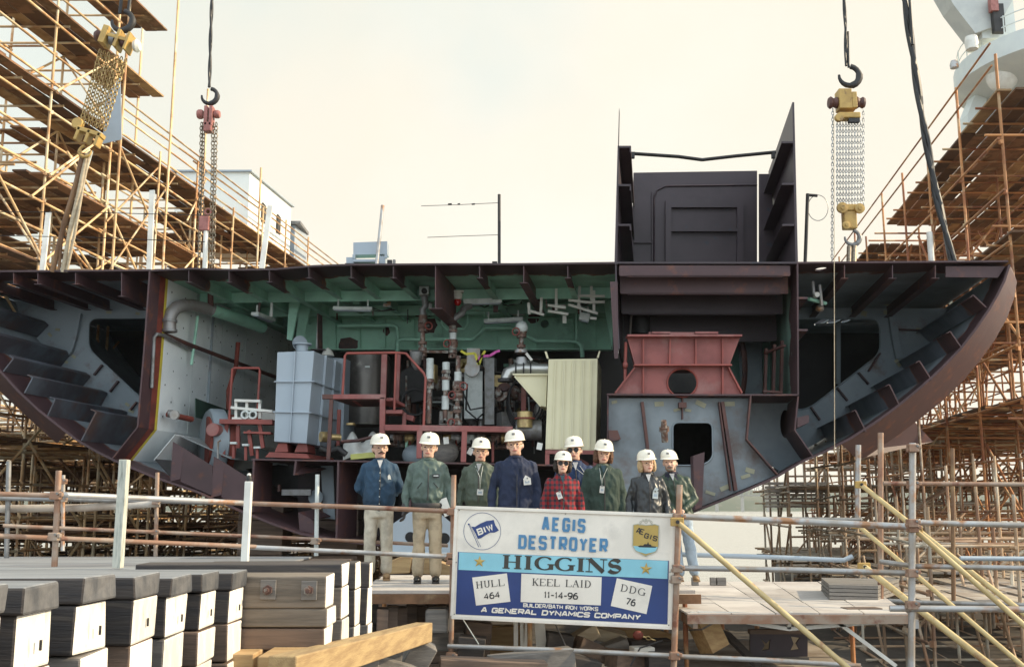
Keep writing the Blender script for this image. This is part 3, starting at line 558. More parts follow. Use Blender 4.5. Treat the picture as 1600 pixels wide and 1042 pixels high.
# cream louvred cabinet
t = thing('louvred_cabinet', 'tall cream cabinet with vertical ribs and a triangular side duct', 'cabinet', P(895, 703, 19.5))
cf = [P(x, y, 19.35) for x, y in ((857, 561), (934, 560), (931, 704), (852, 702))]
MB().prism(cf, L*1.5).build('cabinet_body', M['cream'], t, bevel=0.012)
for f in (0.14, 0.30, 0.33, 0.49, 0.52, 0.68, 0.71, 0.87):
    a = cf[0].lerp(cf[1], f); b = cf[3].lerp(cf[2], f); MB().beam(a + Vector((0, -0.012, -0.03)), b + Vector((0, -0.012, 0.03)), 0.025, 0.03, up=(0, 1, 0)).build('cabinet_rib', M['cream'], t)
for x, y in ((856, 560), (934, 559)): MB().prism([P(x-1.5, y, 19.35), P(x+1.5, y, 19.35), P(x + (4 if x > 900 else -2), y-11, 19.35), P(x + (2 if x > 900 else -5), y-11, 19.35)], (0, 0.05, 0)).build('lifting_lug', M['cream'], t)
MB().prism([P(x, y, 19.6) for x, y in ((803, 585), (855, 585), (853, 636), (843, 634))], L*0.9).build('air_duct', M['cream'], t, bevel=0.01)
MB().beam(P(801, 585, 19.58), P(856, 585, 19.58), 0.06, 0.03).build('duct_flange', M['cream'], t)
MB().beam(P(804, 588, 19.57), P(845, 635, 19.57), 0.05, 0.025).build('duct_flange', M['cream'], t)
t2 = thing('cabinet_cradle', 'red cradle frame carrying the cream louvred cabinet', 'frame', P(890, 722, 19.4))
mb = MB().beam(P(852, 706, 19.3), P(935, 707, 19.3), 0.1, 0.07); mb.build('cradle_beam', M['redlight'], t2)
for x in (855, 892, 930): MB().beam(P(x, 708, 19.3), P(x, 728, 19.3), 0.08, 0.08, up=(0, 1, 0)).build('leg', M['redlight'], t2)
MB().prism([P(866, 724, 19.6), P(893, 708, 19.6), P(921, 724, 19.6), P(915, 732, 19.6), P(893, 718, 19.6), P(872, 732, 19.6)], (0, 0.1, 0)).build('cradle_saddle', M['redlight'], t2)
# red foundation with round hole
t = thing('machinery_foundation', 'red stepped engine foundation with a round lightening hole on the grey tank', 'foundation', P(1065, 617, 18.9))
y1 = 18.75
MB().plate([P(x, y, y1) for x, y in ((980, 528), (1156, 528), (1140, 570), (992, 570))], [], L*1.2).build('upper_seat', M['redlight'], t)
MB().plate([P(x, y, y1) for x, y in ((992, 573), (1138, 573), (1160, 616), (961, 616))], [circ(1066, 598, 23, y1, 24, 0.95)], L*0.04).build('lower_web', M['redlight'], t)
MB().tube(circ(1066, 598, 23.5, y1-0.01, 24, 0.95) + [P(1089.5, 598, y1-0.01)], 0.018, 6).build('hole_rim', M['redp'], t, smooth=60)
MB().beam(P(979, 526, y1-0.05), P(1157, 526, y1-0.05), 0.3, 0.035).build('seat_flange', M['redlight'], t)
MB().beam(P(990, 571, y1-0.07), P(1142, 571, y1-0.07), 0.22, 0.03).build('seat_flange', M['redp'], t)
for a, b in (((1005, 529), (1005, 570)), ((1047, 529), (1046, 570)), ((1087, 529), (1087, 570)), ((1129, 529), (1129, 570)), ((1005, 573), (1005, 616)), ((1129, 573), (1129, 616)), ((992, 574), (961, 614)), ((1138, 574), (1159, 614))):
    MB().beam(P(*a, y1-0.05), P(*b, y1-0.05), 0.03, 0.08, up=(0, 1, 0)).build('seat_rib', M['redp'], t)
MB().beam(P(1012, 523, 19.4), P(1120, 523, 19.4), 0.3, 0.05).build('seat_top', M['redlight'], t)
for a, b in (((1018, 521), (1046, 521)), ((1085, 521), (1120, 521))): MB().beam(P(*a, 19.2), P(*b, 19.2), 0.2, 0.04).build('seat_pad', M['redlight'], t)
# red handrail & lean column left of it
t = thing('small_handrail', 'short red rail post beside the stepped engine foundation', 'rail', P(976, 616, 18.8))
MB().tube([P(978, 535, 18.8), P(977, 565, 18.8), P(977, 615, 18.8)], 0.03, 8).build('post', M['redp'], t, smooth=60); MB().ell(P(977, 570, 18.75), (0.05, 0.05, 0.07)).build('clamp', M['redp'], t, smooth=60)
# vertical exhaust cylinder in trunk bay
t = thing('vent_pipe', 'dark vertical vent pipe with a grey round cap under the trunk', 'pipe', P(1001, 522, 20.8))
MB().lathe(P(1001, 522, 20.8), [(0.2, 0), (0.2, 0.5), (0.24, 0.5), (0.24, 0.6)], n=16).build('pipe_body', M['dark'], t, smooth=40)
MB().lathe(P(1001, 477, 20.8), [(0.27, -0.02), (0.27, 0.04)], n=16).build('cap', M['tank'], t, smooth=40)
MB().tube([P(984, 527, 20.5), P(986, 495, 20.5), P(991, 487, 20.5), P(996, 487, 20.5)], 0.025, 6).build('small_pipe', M['galv'], t, smooth=60)
MB().beam(P(961, 500, 18.7), P(963, 552, 18.7), 0.08, 0.04, up=(0, 1, 0)).build('batten', M['white'], t)
# red access platform with railing, steps
t = thing('access_platform', 'red steel access platform with stair step and tube railing over the pipework', 'platform', P(650, 722, 19.0))
YPf = 19.2
def pf(a, b, w_, h_, name='platform_beam', mat='redlight', Y=YPf, up=(0, 0, 1), Y2=None): MB().beam(P(*a, Y), P(*b, Y2 or Y), w_, h_, up=up).build(name, M[mat], t, bevel=0.006)
pf((521, 620), (603, 620), 0.1, 0.09); pf((504, 620), (521, 620), 0.1, 0.09, mat='brace')
MB().prism([P(522, 623, YPf+0.06), P(598, 623, YPf+0.06), P(598, 625, YPf+0.06), P(522, 625, YPf+0.06)], L*1.3).build('platform_plate', M['brace'], t)
pf((598, 621), (597, 716), 0.1, 0.1, 'leg', up=(0, 1, 0)); pf((518, 624), (513, 718), 0.07, 0.07, 'leg', 'brace', up=(0, 1, 0)); pf((530, 640), (528, 700), 0.07, 0.07, 'leg', 'redp', Y=20.6, up=(0, 1, 0))
pf((553, 625), (565, 633), 0.06, 0.06, mat='redp', Y=19.4, Y2=20.4)
pf((600, 668), (801, 671), 0.1, 0.11); pf((656, 672), (655, 716), 0.1, 0.1, 'leg', up=(0, 1, 0)); pf((726, 673), (724, 722), 0.1, 0.1, 'leg', up=(0, 1, 0))
MB().prism([P(602, 673, YPf+0.06), P(800, 674, YPf+0.06), P(800, 675.5, YPf+0.06), P(602, 675, YPf+0.06)], L*1.3).build('platform_plate', M['brace'], t)
pf((602, 624), (622, 634), 0.3, 0.06, 'stair_stringer', Y=19.3, Y2=19.9); pf((604, 645), (631, 645), 0.5, 0.07, 'stair_tread', Y=19.5); pf((632, 645), (631, 668), 0.07, 0.07, 'stair_riser', Y=19.5, up=(0, 1, 0)); pf((631, 651), (647, 655), 0.3, 0.1, 'stair_tread', Y=19.9)
pf((601, 553), (599, 617), 0.11, 0.11, 'stanchion', Y=20.4, up=(0, 1, 0)); pf((622, 553), (619, 632), 0.11, 0.11, 'stanchion', Y=20.6, up=(0, 1, 0))
MB().tube([P(535, 618, YPf), P(539, 556, YPf), P(542, 552, YPf), P(618, 551, YPf), P(634, 552, YPf), P(662, 583, YPf), P(665, 590, YPf), P(662, 666, YPf)], 0.025, 8).build('railing', M['redp'], t, smooth=60)
MB().tube([P(619, 551, YPf), P(616, 640, YPf)], 0.022, 8).build('railing', M['redp'], t, smooth=60)
pf((818, 606), (818, 665), 0.1, 0.1, 'stanchion', Y=20.6, up=(0, 1, 0))
for x in (753, 770): pf((x, 676), (x, 722), 0.05, 0.05, 'leg', 'green' if x == 753 else 'redp', Y=19.9, up=(0, 1, 0))
pf((636, 676), (634, 720), 0.05, 0.05, 'leg', 'green', Y=19.9, up=(0, 1, 0))
# big dark drum behind the railing
t = thing('machinery_drum', 'big dark metal drum behind the red tube railing', 'drum', P(572, 650, 22.0))
MB().lathe(P(571, 665, 22.2), [(0.50, 0), (0.50, 1.5), (0.46, 1.54)], n=28).build('drum_shell', pm('dull_drum', (0.12, 0.11, 0.10), (0.07, 0.065, 0.06), (0.2, 0.19, 0.17), scale=2, rough=0.3, metal=0.5), t, smooth=40)
MB().box(P(574, 573, 21.68), (0.1, 0.02, 0.04)).build('name_plate', M['lightm'], t)
# tarps and yellow frame
t = thing('covered_machine', 'low machine wrapped in white tarpaulin under the red platform', 'machine', P(572, 718, 19.6))
mb = MB(); n, m = 26, 12; v = []
for i in range(n):
    for j in range(m):
        u = i/(n-1); q = j/(m-1); x = 536 + 66*u; hump = 30*math.exp(-((u-0.22)/0.16)**2) + 26*math.exp(-((u-0.72)/0.18)**2) + 6
        y = 712 - (hump*0.9 + 8)*math.sin(q*math.pi*0.55) - 2*math.sin(9*u + 3*q) + 6*(1-q)*math.cos(5*u); v.append(P(x, y, 19.45 + 0.7*q + 0.05*math.sin(14*u)))
mb.add(v, [(i*m+j, (i+1)*m+j, (i+1)*m+j+1, i*m+j+1) for i in range(n-1) for j in range(m-1)]); o = mb.build('tarpaulin', M['tarp'], t, smooth=80)
o.modifiers.new('solid', 'SOLIDIFY').thickness = 0.015
MB().tube([P(533, 690, 19.3), P(560, 688, 19.3), P(580, 683, 19.3), P(602, 681, 19.3)], 0.035, 6).build('strap_pole', M['brace'], t, smooth=60)
MB().beam(P(549, 714, 19.4), P(592, 710, 19.4), 0.2, 0.1).build('frame', pm('lime_paint', (0.42, 0.42, 0.12), (0.32, 0.33, 0.1)), t)
MB().lathe(P(548, 664, 19.9), [(0.09, 0), (0.09, 0.04)], n=14).build('cap', M['brass'], t, smooth=40)
MB().lathe(P(501, 682, 19.3), [(0.1, 0), (0.1, 0.18), (0.06, 0.2), (0.06, 0.4)], axis=(0.9, 0.6, 0), n=14).build('valve_body', M['brass'], t, smooth=40)
mb = MB(); mb.tube([P(500, 700, 19.4), P(515, 706, 19.4), P(528, 700, 19.4), P(541, 710, 19.4)], 0.06, 8); mb.build('hose', M['dark'], t, smooth=60)
# left small platform with rail, white machine
t = thing('service_stand', 'small red service stand with tube rail left of the blue-grey tank', 'stand', P(385, 712, 19.8))
def s2(a, b, w_, h_, name, mat='redp', Y=19.9, up=(0, 0, 1)): MB().beam(P(*a, Y), P(*b, Y), w_, h_, up=up).build(name, M[mat], t)
s2((346, 659), (428, 660), 0.3, 0.09, 'stand_top')
for a, b in (((355, 662), (349, 714)), ((406, 663), (411, 700)), ((389, 672), (394, 712)), ((372, 665), (372, 700))): s2(a, b, 0.07, 0.07, 'leg', up=(0, 1, 0))
MB().tube([P(358, 656, 19.9), P(363, 576, 19.9), P(367, 575, 19.9), P(405, 575, 19.9), P(406, 580, 19.9), P(401, 660, 19.9)], 0.025, 8).build('railing', M['redp'], t, smooth=60)
s2((383, 676), (425, 677), 0.25, 0.04, 'shelf'); 
for x, y in ((365, 692), (384, 695), (402, 699)):
    MB().beam(P(x, y, 19.7), P(x, y+24, 19.7), 0.05, 0.05, up=(0, 1, 0)).build('stud', M['redp'], t); MB().box(P(x, y, 19.65), (0.12, 0.1, 0.04)).build('stud_pad', M['lightm'], t)
MB().tube([P(340, 716, 19.3), P(341, 690, 19.3), P(345, 688, 19.3)], 0.02, 6).build('small_pipe', M['galv'], t, smooth=60)
t = thing('white_machine', 'small white framed machine lying on the red service stand', 'machine', P(388, 652, 20.0))
for a, b in (((362, 637), (427, 643)), ((368, 626), (408, 627)), ((364, 654), (400, 655))): MB().beam(P(*a, 19.9), P(*b, 19.9), 0.16, 0.05).build('frame_bar', M['white'], t)
for x in (369, 386, 406): MB().beam(P(x, 626, 19.9), P(x, 654, 19.9), 0.05, 0.06, up=(0, 1, 0)).build('frame_bar', M['white'], t)
for x in (383, 395): MB().torus(P(x, 648, 19.8), 0.07, 0.025).build('wheel', M['lightm'], t, smooth=60)
MB().prism([P(408, 640, 20.4), P(430, 644, 20.4), P(430, 660, 20.4), P(408, 656, 20.4)], (0, 0.4, 0)).build('side_panel', M['white'], t)
# round casing low left
t = thing('fan_casing', 'red and grey round casing low beside the insulated bulkhead', 'casing', P(318, 712, 20.4))
MB().lathe(P(322, 690, 20.3), [(0.62, 0), (0.66, 0.05), (0.66, 0.28), (0.6, 0.32)], axis=(0.85, 0.5, 0), n=28).build('casing_shell', M['web'], t, smooth=40)
MB().lathe(P(322, 690, 20.25), [(0.5, 0.0), (0.55, 0.5)], axis=(0.85, 0.4, 0), n=28).build('casing_core', M['rust'], t, smooth=40)
MB().lathe(P(332, 671, 19.6), [(0.125, 0), (0.125, 0.4)], axis=(0.05, 1, 0), n=20).build('shaft_end', M['redlight'], t, smooth=40)
t = thing('bulkhead_penetration', 'short dark pipe with two collars poking from the insulated bulkhead', 'pipe', P(280, 650, 19.7))
MB().tube([P(262, 647, 19.7), P(300, 655, 20.3)], 0.055, 10).build('pipe_body', M['rust'], t, smooth=60)
MB().lathe(P(272, 648, 19.5), [(0.09, 0), (0.09, 0.06)], axis=(0.1, 1, 0), n=14).build('collar', M['galv'], t, smooth=40); MB().lathe(P(262, 646, 19.7), [(0.075, 0), (0.075, 0.1)], axis=(1, 0.3, 0), n=12).build('collar', M['steel'], t, smooth=40)
# big bent duct
t = thing('exhaust_elbow', 'thick grey bent duct pipe turning down beside the white insulated bulkhead', 'pipe', P(266, 515, 19.6))
MB().tube([P(265, 519, 19.6), P(265, 499, 19.6), P(268, 489, 19.65), P(275, 481, 19.7), P(286, 477, 19.9), P(300, 477, 20.2), P(330, 484, 20.7)], 0.125, 14).build('elbow', pm('stained_duct', (0.28, 0.27, 0.26), (0.20, 0.13, 0.11), (0.33, 0.35, 0.35), scale=2, rough=0.4, metal=0.3), t, smooth=60)
MB().tube([P(330, 484, 20.7), P(370, 497, 21.6), P(410, 512, 22.6)], 0.125, 14).build('duct_run', M['green'], t, smooth=60)
for x, y, Y in ((330, 484, 20.7), (265, 502, 19.6), (265, 517, 19.6)): MB().lathe(P(x, y, Y), [(0.145, -0.02), (0.145, 0.03)], axis=(0.7, 0.7, -0.3) if x == 330 else (0, 0, 1), n=18).build('duct_band', M['steel'], t, smooth=40)
MB().tube([P(329, 450, 20.4), P(329, 478, 20.6)], 0.06, 10).build('branch', M['brace'], t, smooth=60); MB().box(P(331, 449, 20.4), (0.16, 0.1, 0.06)).build('branch_cap', M['white'], t)
# pipes along the bulkhead
def pipe(name, label, pts, r, mat, extra=None, cat='pipe', n=8):
    th_ = thing(name, label, cat, P(*pts[0])); MB().tube([P(*p) for p in pts], r, n).build('pipe_run', M[mat], th_, smooth=60)
    return th_
pipe('bulkhead_pipe', 'long thin brown pipe running back along the white insulated bulkhead', [(258, 523, 19.6), (300, 540, 20.5), (400, 578, 23.2), (470, 603, 25.5)], 0.045, 'brace')
pipe('bulkhead_pipe', 'dull pipe bending down over the yellow edge stripe', [(237, 606, 19.2), (240, 545, 19.2), (241, 527, 19.2), (245, 522, 19.2), (256, 524, 19.5), (300, 546, 20.6)], 0.035, 'steel')
pipe('drain_pipe', 'thin green pipe slanting down across the insulated bulkhead', [(309, 494, 20.6), (299, 570, 20.6)], 0.03, 'green')
pipe('drain_pipe', 'brown pipe dropping behind the small red service stand', [(372, 535, 22), (369, 570, 22), (357, 610, 21.6), (357, 640, 21.6)], 0.05, 'rust')
# pipes in front of the green beam
g = pipe('green_pipe', 'green pipe stepping along the green beam from left to right', [(528, 509, 22.9), (614, 508, 22.9), (621, 512, 22.9), (622, 530, 22.9)], 0.045, 'green')
pipe('green_pipe', 'long green pipe with a raised middle along the green beam', [(621, 549, 22.8), (621, 533, 22.8), (628, 530, 22.8), (738, 530, 22.8), (747, 523, 22.8), (757, 512, 22.8), (768, 512, 22.8), (798, 512, 22.8), (812, 520, 22.8), (838, 532, 22.8), (900, 533, 22.8), (909, 540, 22.8), (910, 558, 22.8)], 0.05, 'green')
pipe('green_pipe', 'green pipe sloping up under the deck past the oval opening', [(712, 505, 22.3), (716, 490, 22.3), (726, 482, 22.3), (770, 483, 22.2), (810, 471, 21.6), (817, 460, 21.3), (816, 440, 20.8)], 0.055, 'green')
pipe('green_pipe', 'thin green pipe hooked in a loop under the deck middle', [(690, 490, 22.6), (691, 508, 22.6), (698, 514, 22.6), (725, 514, 22.6), (731, 506, 22.6), (731, 486, 22.6)], 0.03, 'green')
pipe('green_pipe', 'short upright green pipe near the white cable ladders', [(897, 462, 22.5), (901, 490, 22.6), (901, 532, 22.7)], 0.035, 'green')
pipe('stand_pipe', 'white upright pipe with a brass valve left in the green bay', [(496, 544, 21.5), (499, 492, 21.5)], 0.04, 'lightm')
pipe('hanging_rod', 'thin pale rod hanging beside the left deck lamp', [(424, 495, 20.9), (425, 453, 20.9)], 0.03, 'lightm')
pipe('hanging_rod', 'thin mauve rod hanging left of the left deck lamp', [(404, 488, 20.9), (409, 442, 20.9)], 0.03, 'primer')
# valve columns
def flange(mb_, x, y, Y, r=0.09, h=0.03): mb_.lathe(P(x, y, Y), [(r, -h), (r, h)], n=14)
def valve_column(label, x, y0, y1, Y, seed, top=None):
    rnd = random.Random(seed); th_ = thing('valve_pipe', label, 'pipe', P(x, y1, Y)); y = y0
    while y < y1 - 2:
        h = rnd.choice((9, 12, 16)); e = min(y1, y + h); k = rnd.choice(('pipe', 'valve', 'sleeve', 'pipe', 'union'))
        xx = x + (y - y0)*(-0.02)
        if k == 'pipe': MB().tube([P(xx, y, Y), P(xx, e, Y)], 0.05, 10).build('pipe_piece', M['valve'], th_, smooth=60)
        elif k == 'sleeve': MB().tube([P(xx, y, Y), P(xx, e, Y)], 0.075, 10).build('white_sleeve', M['lightm'], th_, smooth=60)
        elif k == 'union':
            mb_ = MB(); mb_.tube([P(xx, y, Y), P(xx, e, Y)], 0.045, 10); flange(mb_, xx, y+3, Y); flange(mb_, xx, e-3, Y); mb_.build('union_joint', M['valve'], th_, smooth=40)
            for s_ in (-1, 1): MB().tube([P(xx + s_*5, y+2, Y-0.02), P(xx + s_*5, e-2, Y-0.02)], 0.012, 5).build('bolt', M['steel'], th_)
        else:
            mb_ = MB(); mb_.ell(P(xx, (y+e)/2, Y), (0.11, 0.10, 0.10)); flange(mb_, xx, y+1, Y, 0.1); flange(mb_, xx, e-1, Y, 0.1); mb_.build('valve_body', M['valve'], th_, smooth=40)
            s_ = rnd.choice((-1, 1)); MB().tube([P(xx, (y+e)/2, Y), P(xx + s_*9, (y+e)/2, Y-0.12)], 0.02, 6).build('valve_stem', M['steel'], th_); MB().torus(P(xx + s_*9, (y+e)/2, Y-0.14), 0.075, 0.014, axis=(s_*0.4, -1, 0.1)).build('hand_wheel', M['redp'], th_, smooth=60)
        y = e
    return th_
va = valve_column('leftmost valve pipe column with grey camera-like head hung below the deck', 661, 492, 562, 20.6, 3)
MB().box(P(663, 455, 20.6), (0.2, 0.2, 0.18)).build('gauge_box', M['lightm'], va, bevel=0.01); MB().lathe(P(663, 455, 20.49), [(0.06, 0), (0.06, -0.03)], axis=(0, 1, 0)).build('gauge_face', M['dark'], va)
MB().tube([P(663, 463, 20.6), P(665, 478, 20.6), P(660, 484, 20.6), P(662, 494, 20.6)], 0.07, 10).build('bend', M['steel'], va, smooth=60)
valve_column('long valve pipe column left of the middle one, above the platform', 672, 560, 662, 20.2, 5)
vb = valve_column('valve pipe column under the grey curved pipe elbow', 708, 508, 560, 20.6, 9)
MB().tube([P(706, 508, 20.6), P(711, 497, 20.6), P(722, 489, 20.6), P(725, 482, 20.7), P(735, 478, 20.8)], 0.07, 10).build('bend', M['steel'], vb, smooth=60)
valve_column('thin valve pipe column between two thicker ones', 697, 566, 662, 20.2, 12)
valve_column('thick valve pipe column right of the thin one', 716, 556, 662, 20.2, 21)
vc = valve_column('rusty valve pipe column above the silver pipe elbow', 815, 510, 556, 20.3, 33)
MB().ell(P(815, 512, 20.3), (0.13, 0.13, 0.14)).build('pipe_end', M['lightm'], vc, smooth=60); flm = MB(); flange(flm, 814, 549, 20.2, 0.13); flm.build('flange', M['galv'], vc, smooth=40)
se = thing('silver_elbow', 'silver bent pipe turning down above the triangular cream duct', 'pipe', P(800, 590, 20))
MB().tube([P(856, 577, 19.9), P(820, 576, 19.9), P(804, 577, 19.9), P(793, 582, 19.8), P(790, 592, 19.8)], 0.105, 14).build('elbow', pm('silver_pipe', (0.5, 0.5, 0.48), (0.4, 0.4, 0.38), metal=0.7, rough=0.3), se, smooth=60)
MB().lathe(P(790, 594, 19.8), [(0.155, -0.03), (0.155, 0.03)], n=18).build('flange', M['dark'], se, smooth=40); MB().lathe(P(815, 571, 20.0), [(0.12, -0.1), (0.14, 0.0), (0.1, 0.16)], n=14).build('tee', M['galv'], se, smooth=40)
MB().beam(P(822, 552, 19.9), P(831, 563, 19.9), 0.05, 0.05).build('lever', M['white'], se)
for x in (806, 818, 829): MB().torus(P(x, 577, 19.9), 0.12, 0.016, axis=(1, 0, 0)).build('pipe_band', M['dark'], se, smooth=60)
# machinery clutter behind the platform: separate recognisable units
def unit(label, parts_, loc, cat='machine', name='machine_unit'):
    th_ = thing(name, label, cat, P(*loc)); 
    for mb_, nm, mt in parts_: mb_.build(nm, M[mt], th_, smooth=40)
unit('tall pale pump column with a round cover behind the valve pipes', [(MB().box(P(740, 618, 21.6), (0.38, 0.3, 1.0)), 'pump_case', 'lightm'), (MB().box(P(740, 560, 21.6), (0.28, 0.25, 0.4)), 'pump_head', 'galv'), (MB().lathe(P(738, 577, 21.4), [(0.16, 0), (0.16, -0.1)], axis=(0, 1, 0)), 'pump_cover', 'galv')], (740, 660, 21.6), 'pump', 'pump_column')
unit('thin dark pump column beside the pale pump column', [(MB().box(P(765, 612, 21.6), (0.2, 0.2, 1.4)), 'pump_case', 'steel')], (765, 660, 21.6), 'pump', 'pump_column')
unit('dim round fan motor deep behind the railing', [(MB().lathe(P(648, 600, 22.5), [(0.4, 0), (0.4, 0.5)], axis=(0, 1, 0)), 'motor_case', 'dark'), (MB().torus(P(648, 628, 21.8), 0.28, 0.03), 'motor_ring', 'dark')], (648, 660, 22.5), 'motor', 'fan_motor')
unit('hanging grey filter bottle left of the valve columns', [(MB().lathe(P(650, 570, 20.5), [(0.03, -0.1), (0.1, 0.0), (0.13, 0.25), (0.06, 0.3)]), 'filter_body', 'steel'), (MB().tube([P(640, 549, 20.5), P(700, 550, 20.5)], 0.03, 6), 'filter_pipe', 'valve')], (650, 570, 20.5), 'filter', 'filter_bottle')
unit('white and silver pump lying on the platform right of the valve columns', [(MB().tube([P(806, 672, 20.0), P(846, 672, 20.0)], 0.2, 16), 'pump_case', 'steel'), (MB().lathe(P(820, 668, 19.8), [(0.15, 0), (0.15, 0.3), (0.1, 0.32)]), 'pump_head', 'brass'), (MB().lathe(P(820, 655, 19.8), [(0.2, 0), (0.2, 0.03)]), 'pump_lid', 'rust')], (826, 690, 20.0), 'pump', 'pump_unit')
unit('grey covered box behind the pump under the dark hoses', [(MB().box(P(805, 660, 21.4), (0.7, 0.4, 0.4), rz=0.3), 'box_body', 'steel')], (805, 672, 21.4), 'box', 'covered_box')
# low pipe run with valves under the platform
t = thing('low_pipe_run', 'row of horizontal pipes with valves under the red platform deck', 'pipe', P(720, 690, 19.9))
MB().tube([P(610, 683, 20.0), P(720, 685, 20.0), P(805, 686, 20.0)], 0.06, 10).build('pipe_run', M['steel'], t, smooth=60)
MB().tube([P(605, 694, 20.3), P(700, 700, 20.3), P(800, 698, 20.3)], 0.05, 8).build('pipe_run', M['valve'], t, smooth=60)
for i, (x, k) in enumerate(((622, 'valve'), (640, 'brass'), (664, 'steel'), (684, 'valve'), (700, 'brass'), (712, 'galv'), (736, 'lightm'), (752, 'galv'), (775, 'valve'), (790, 'brass'))):
    mb = MB(); mb.ell(P(x, 684, 19.95), (0.11, 0.1, 0.12)); mb.lathe(P(x-5, 684, 19.95), [(0.12, -0.02), (0.12, 0.02)], axis=(1, 0, 0), n=12); mb.build('valve_body', M[k], t, smooth=40)
    MB().tube([P(x, 684, 19.9), P(x+1, 700 + 6*math.sin(i*2), 19.8)], 0.018, 6).build('valve_stem', M['rust'] if i % 2 else M['dark'], t)
mb = MB().ell(P(692, 706, 19.8), (0.28, 0.2, 0.22)).ell(P(682, 712, 19.8), (0.2, 0.2, 0.2)); 
unit('green-grey wrapped bundle under the red platform', [(MB().ell(P(646, 711, 19.7), (0.22, 0.18, 0.2)), 'wrap', 'web')], (646, 722, 19.7), 'bundle', 'wrapped_bundle')
unit('brown wrapped bundle under the red platform behind the second man', [(MB().ell(P(694, 706, 19.7), (0.28, 0.2, 0.25)), 'wrap', 'oakg')], (694, 722, 19.7), 'bundle', 'wrapped_bundle')
# dense pipework, hoses and brackets deep in the compartment
t = thing('pipework', 'dim tangle of pipes, hoses and brackets deep inside the engine compartment', 'pipework', P(700, 700, 23))
rc = random.Random(21)
for i in range(58):
    x = rc.choice((rc.uniform(628, 700), rc.uniform(700, 850), rc.uniform(745, 850))); y = rc.uniform(556, 640); Y = rc.uniform(21.8, 25.5); m_ = rc.choice(('steel', 'valve', 'dark', 'galv', 'green', 'brace', 'valve', 'steel', 'lightm')); r = rc.choice((0.02, 0.03, 0.045, 0.06))
    if rc.random() < 0.55: pts = [(x, y, Y), (x + rc.uniform(-4, 4), y + rc.uniform(30, 90), Y)]
    else: pts = [(x, y, Y), (x + rc.uniform(10, 50), y, Y), (x + rc.uniform(52, 60), y + 8, Y), (x + rc.uniform(56, 62), y + rc.uniform(20, 60), Y)]
    MB().tube([P(*p) for p in pts], r, 8).build('pipe_run', M[m_], t, smooth=60)
for i in range(22):
    x = rc.uniform(630, 850); y = rc.uniform(570, 660); Y = rc.uniform(21.5, 24); mb = MB(); k = rc.random()
    if k < 0.4: mb.lathe(P(x, y, Y), [(0.1, -0.04), (0.16, -0.04), (0.16, 0.03), (0.07, 0.04), (0.07, 0.15)], axis=(rc.uniform(-1, 1), -1, rc.uniform(-0.3, 0.3)), n=14); nm = 'flange'
    elif k < 0.7: mb.ell(P(x, y, Y), (0.13, 0.12, 0.17)); nm = 'valve_body'
    else: mb.box(P(x, y, Y), (rc.uniform(0.15, 0.35), 0.2, rc.uniform(0.15, 0.4)), rz=rc.uniform(-.3, .3)); nm = 'junction_box'
    mb.build(nm, M[rc.choice(('steel', 'valve', 'brass', 'galv', 'brace'))], t, smooth=40)
t = thing('deckhead_services', 'thin pipes, cables and brackets crowded under the green deckhead', 'pipework', P(650, 480, 21.5))
for i in range(34):
    x = rc.uniform(500, 930); y = rc.uniform(447, 490); Y = rc.uniform(20.8, 22.9); m_ = rc.choice(('green', 'galv', 'brace', 'dark', 'green', 'lightm')); k = rc.random()
    if k < 0.4: MB().tube([P(x, y, Y), P(x + rc.uniform(-2, 2), y + rc.uniform(8, 26), Y)], rc.choice((0.012, 0.02)), 6).build('hanger_rod', M[m_], t, smooth=60)
    elif k < 0.7: MB().tube([P(x, y, Y), P(x + 20, y + rc.uniform(4, 9), Y), P(x + 42, y + rc.uniform(-3, 5), Y)], 0.012, 6).build('cable', M['dark'], t, smooth=60)
    else: MB().box(P(x, y, Y), (rc.uniform(0.06, 0.2), 0.08, rc.uniform(0.05, 0.14))).build('bracket', M[m_], t)
# paper tags
for i, (x, y, Y, lb) in enumerate(((697, 688, 19.3, 'white paper tag hanging from the low pipe run'), (843, 697, 19.3, 'white paper tag hanging near the cream cabinet'), (735, 705, 19.3, 'small white paper tag by the low pipe valves'))):
    tg = MB().box(P(x, y, Y), (0.1, 0.01, 0.13), M=Matrix.Rotation(0.3*(i-1) + 0.2, 3, 'Y')).build('paper_tag', M['white']); tag(tg, lb, 'tag')
# ribbons
for lb, pts, c in (('yellow warning ribbon tied under the green beam', [(720, 548), (728, 553), (742, 552), (748, 570), (752, 558), (758, 548)], (0.6, 0.55, 0.05)), ('pink ribbon hanging under the green beam', [(745, 566), (752, 556), (765, 556), (776, 549), (781, 548)], (0.65, 0.10, 0.4))):
    mb = MB(); ps = [P(x, y, 20.4) for x, y in pts]
    for a, b in zip(ps, ps[1:]): mb.beam(a, b, 0.012, 0.05)
    tag(mb.build('ribbon', pm('ribbon_' + lb.split()[0], c)), lb, 'ribbon')
# cable coils
mb = MB()
for i in range(5): mb.torus(P(820 + i*1.5, 625 + i*2, 20.4 + i*0.04), 0.32 + 0.03*i, 0.018, axis=(0.1, -1, 0.05), n=22, sy=1.4)
t = mb.build('hose_coil', M['black'], smooth=60); tag(t, 'black hoses looped below the triangular cream duct', 'hose')
mb = MB(); mb.tube([P(730, 600, 20.8), P(728, 640, 20.6), P(745, 655, 20.6), P(756, 645, 20.7)], 0.02, 6); mb.tube([P(722, 610, 20.8), P(735, 640, 20.6), P(758, 636, 20.7)], 0.018, 6); tag(mb.build('hose_coil', M['black'], smooth=60), 'black hoses hanging in front of the pale pump column', 'hose')
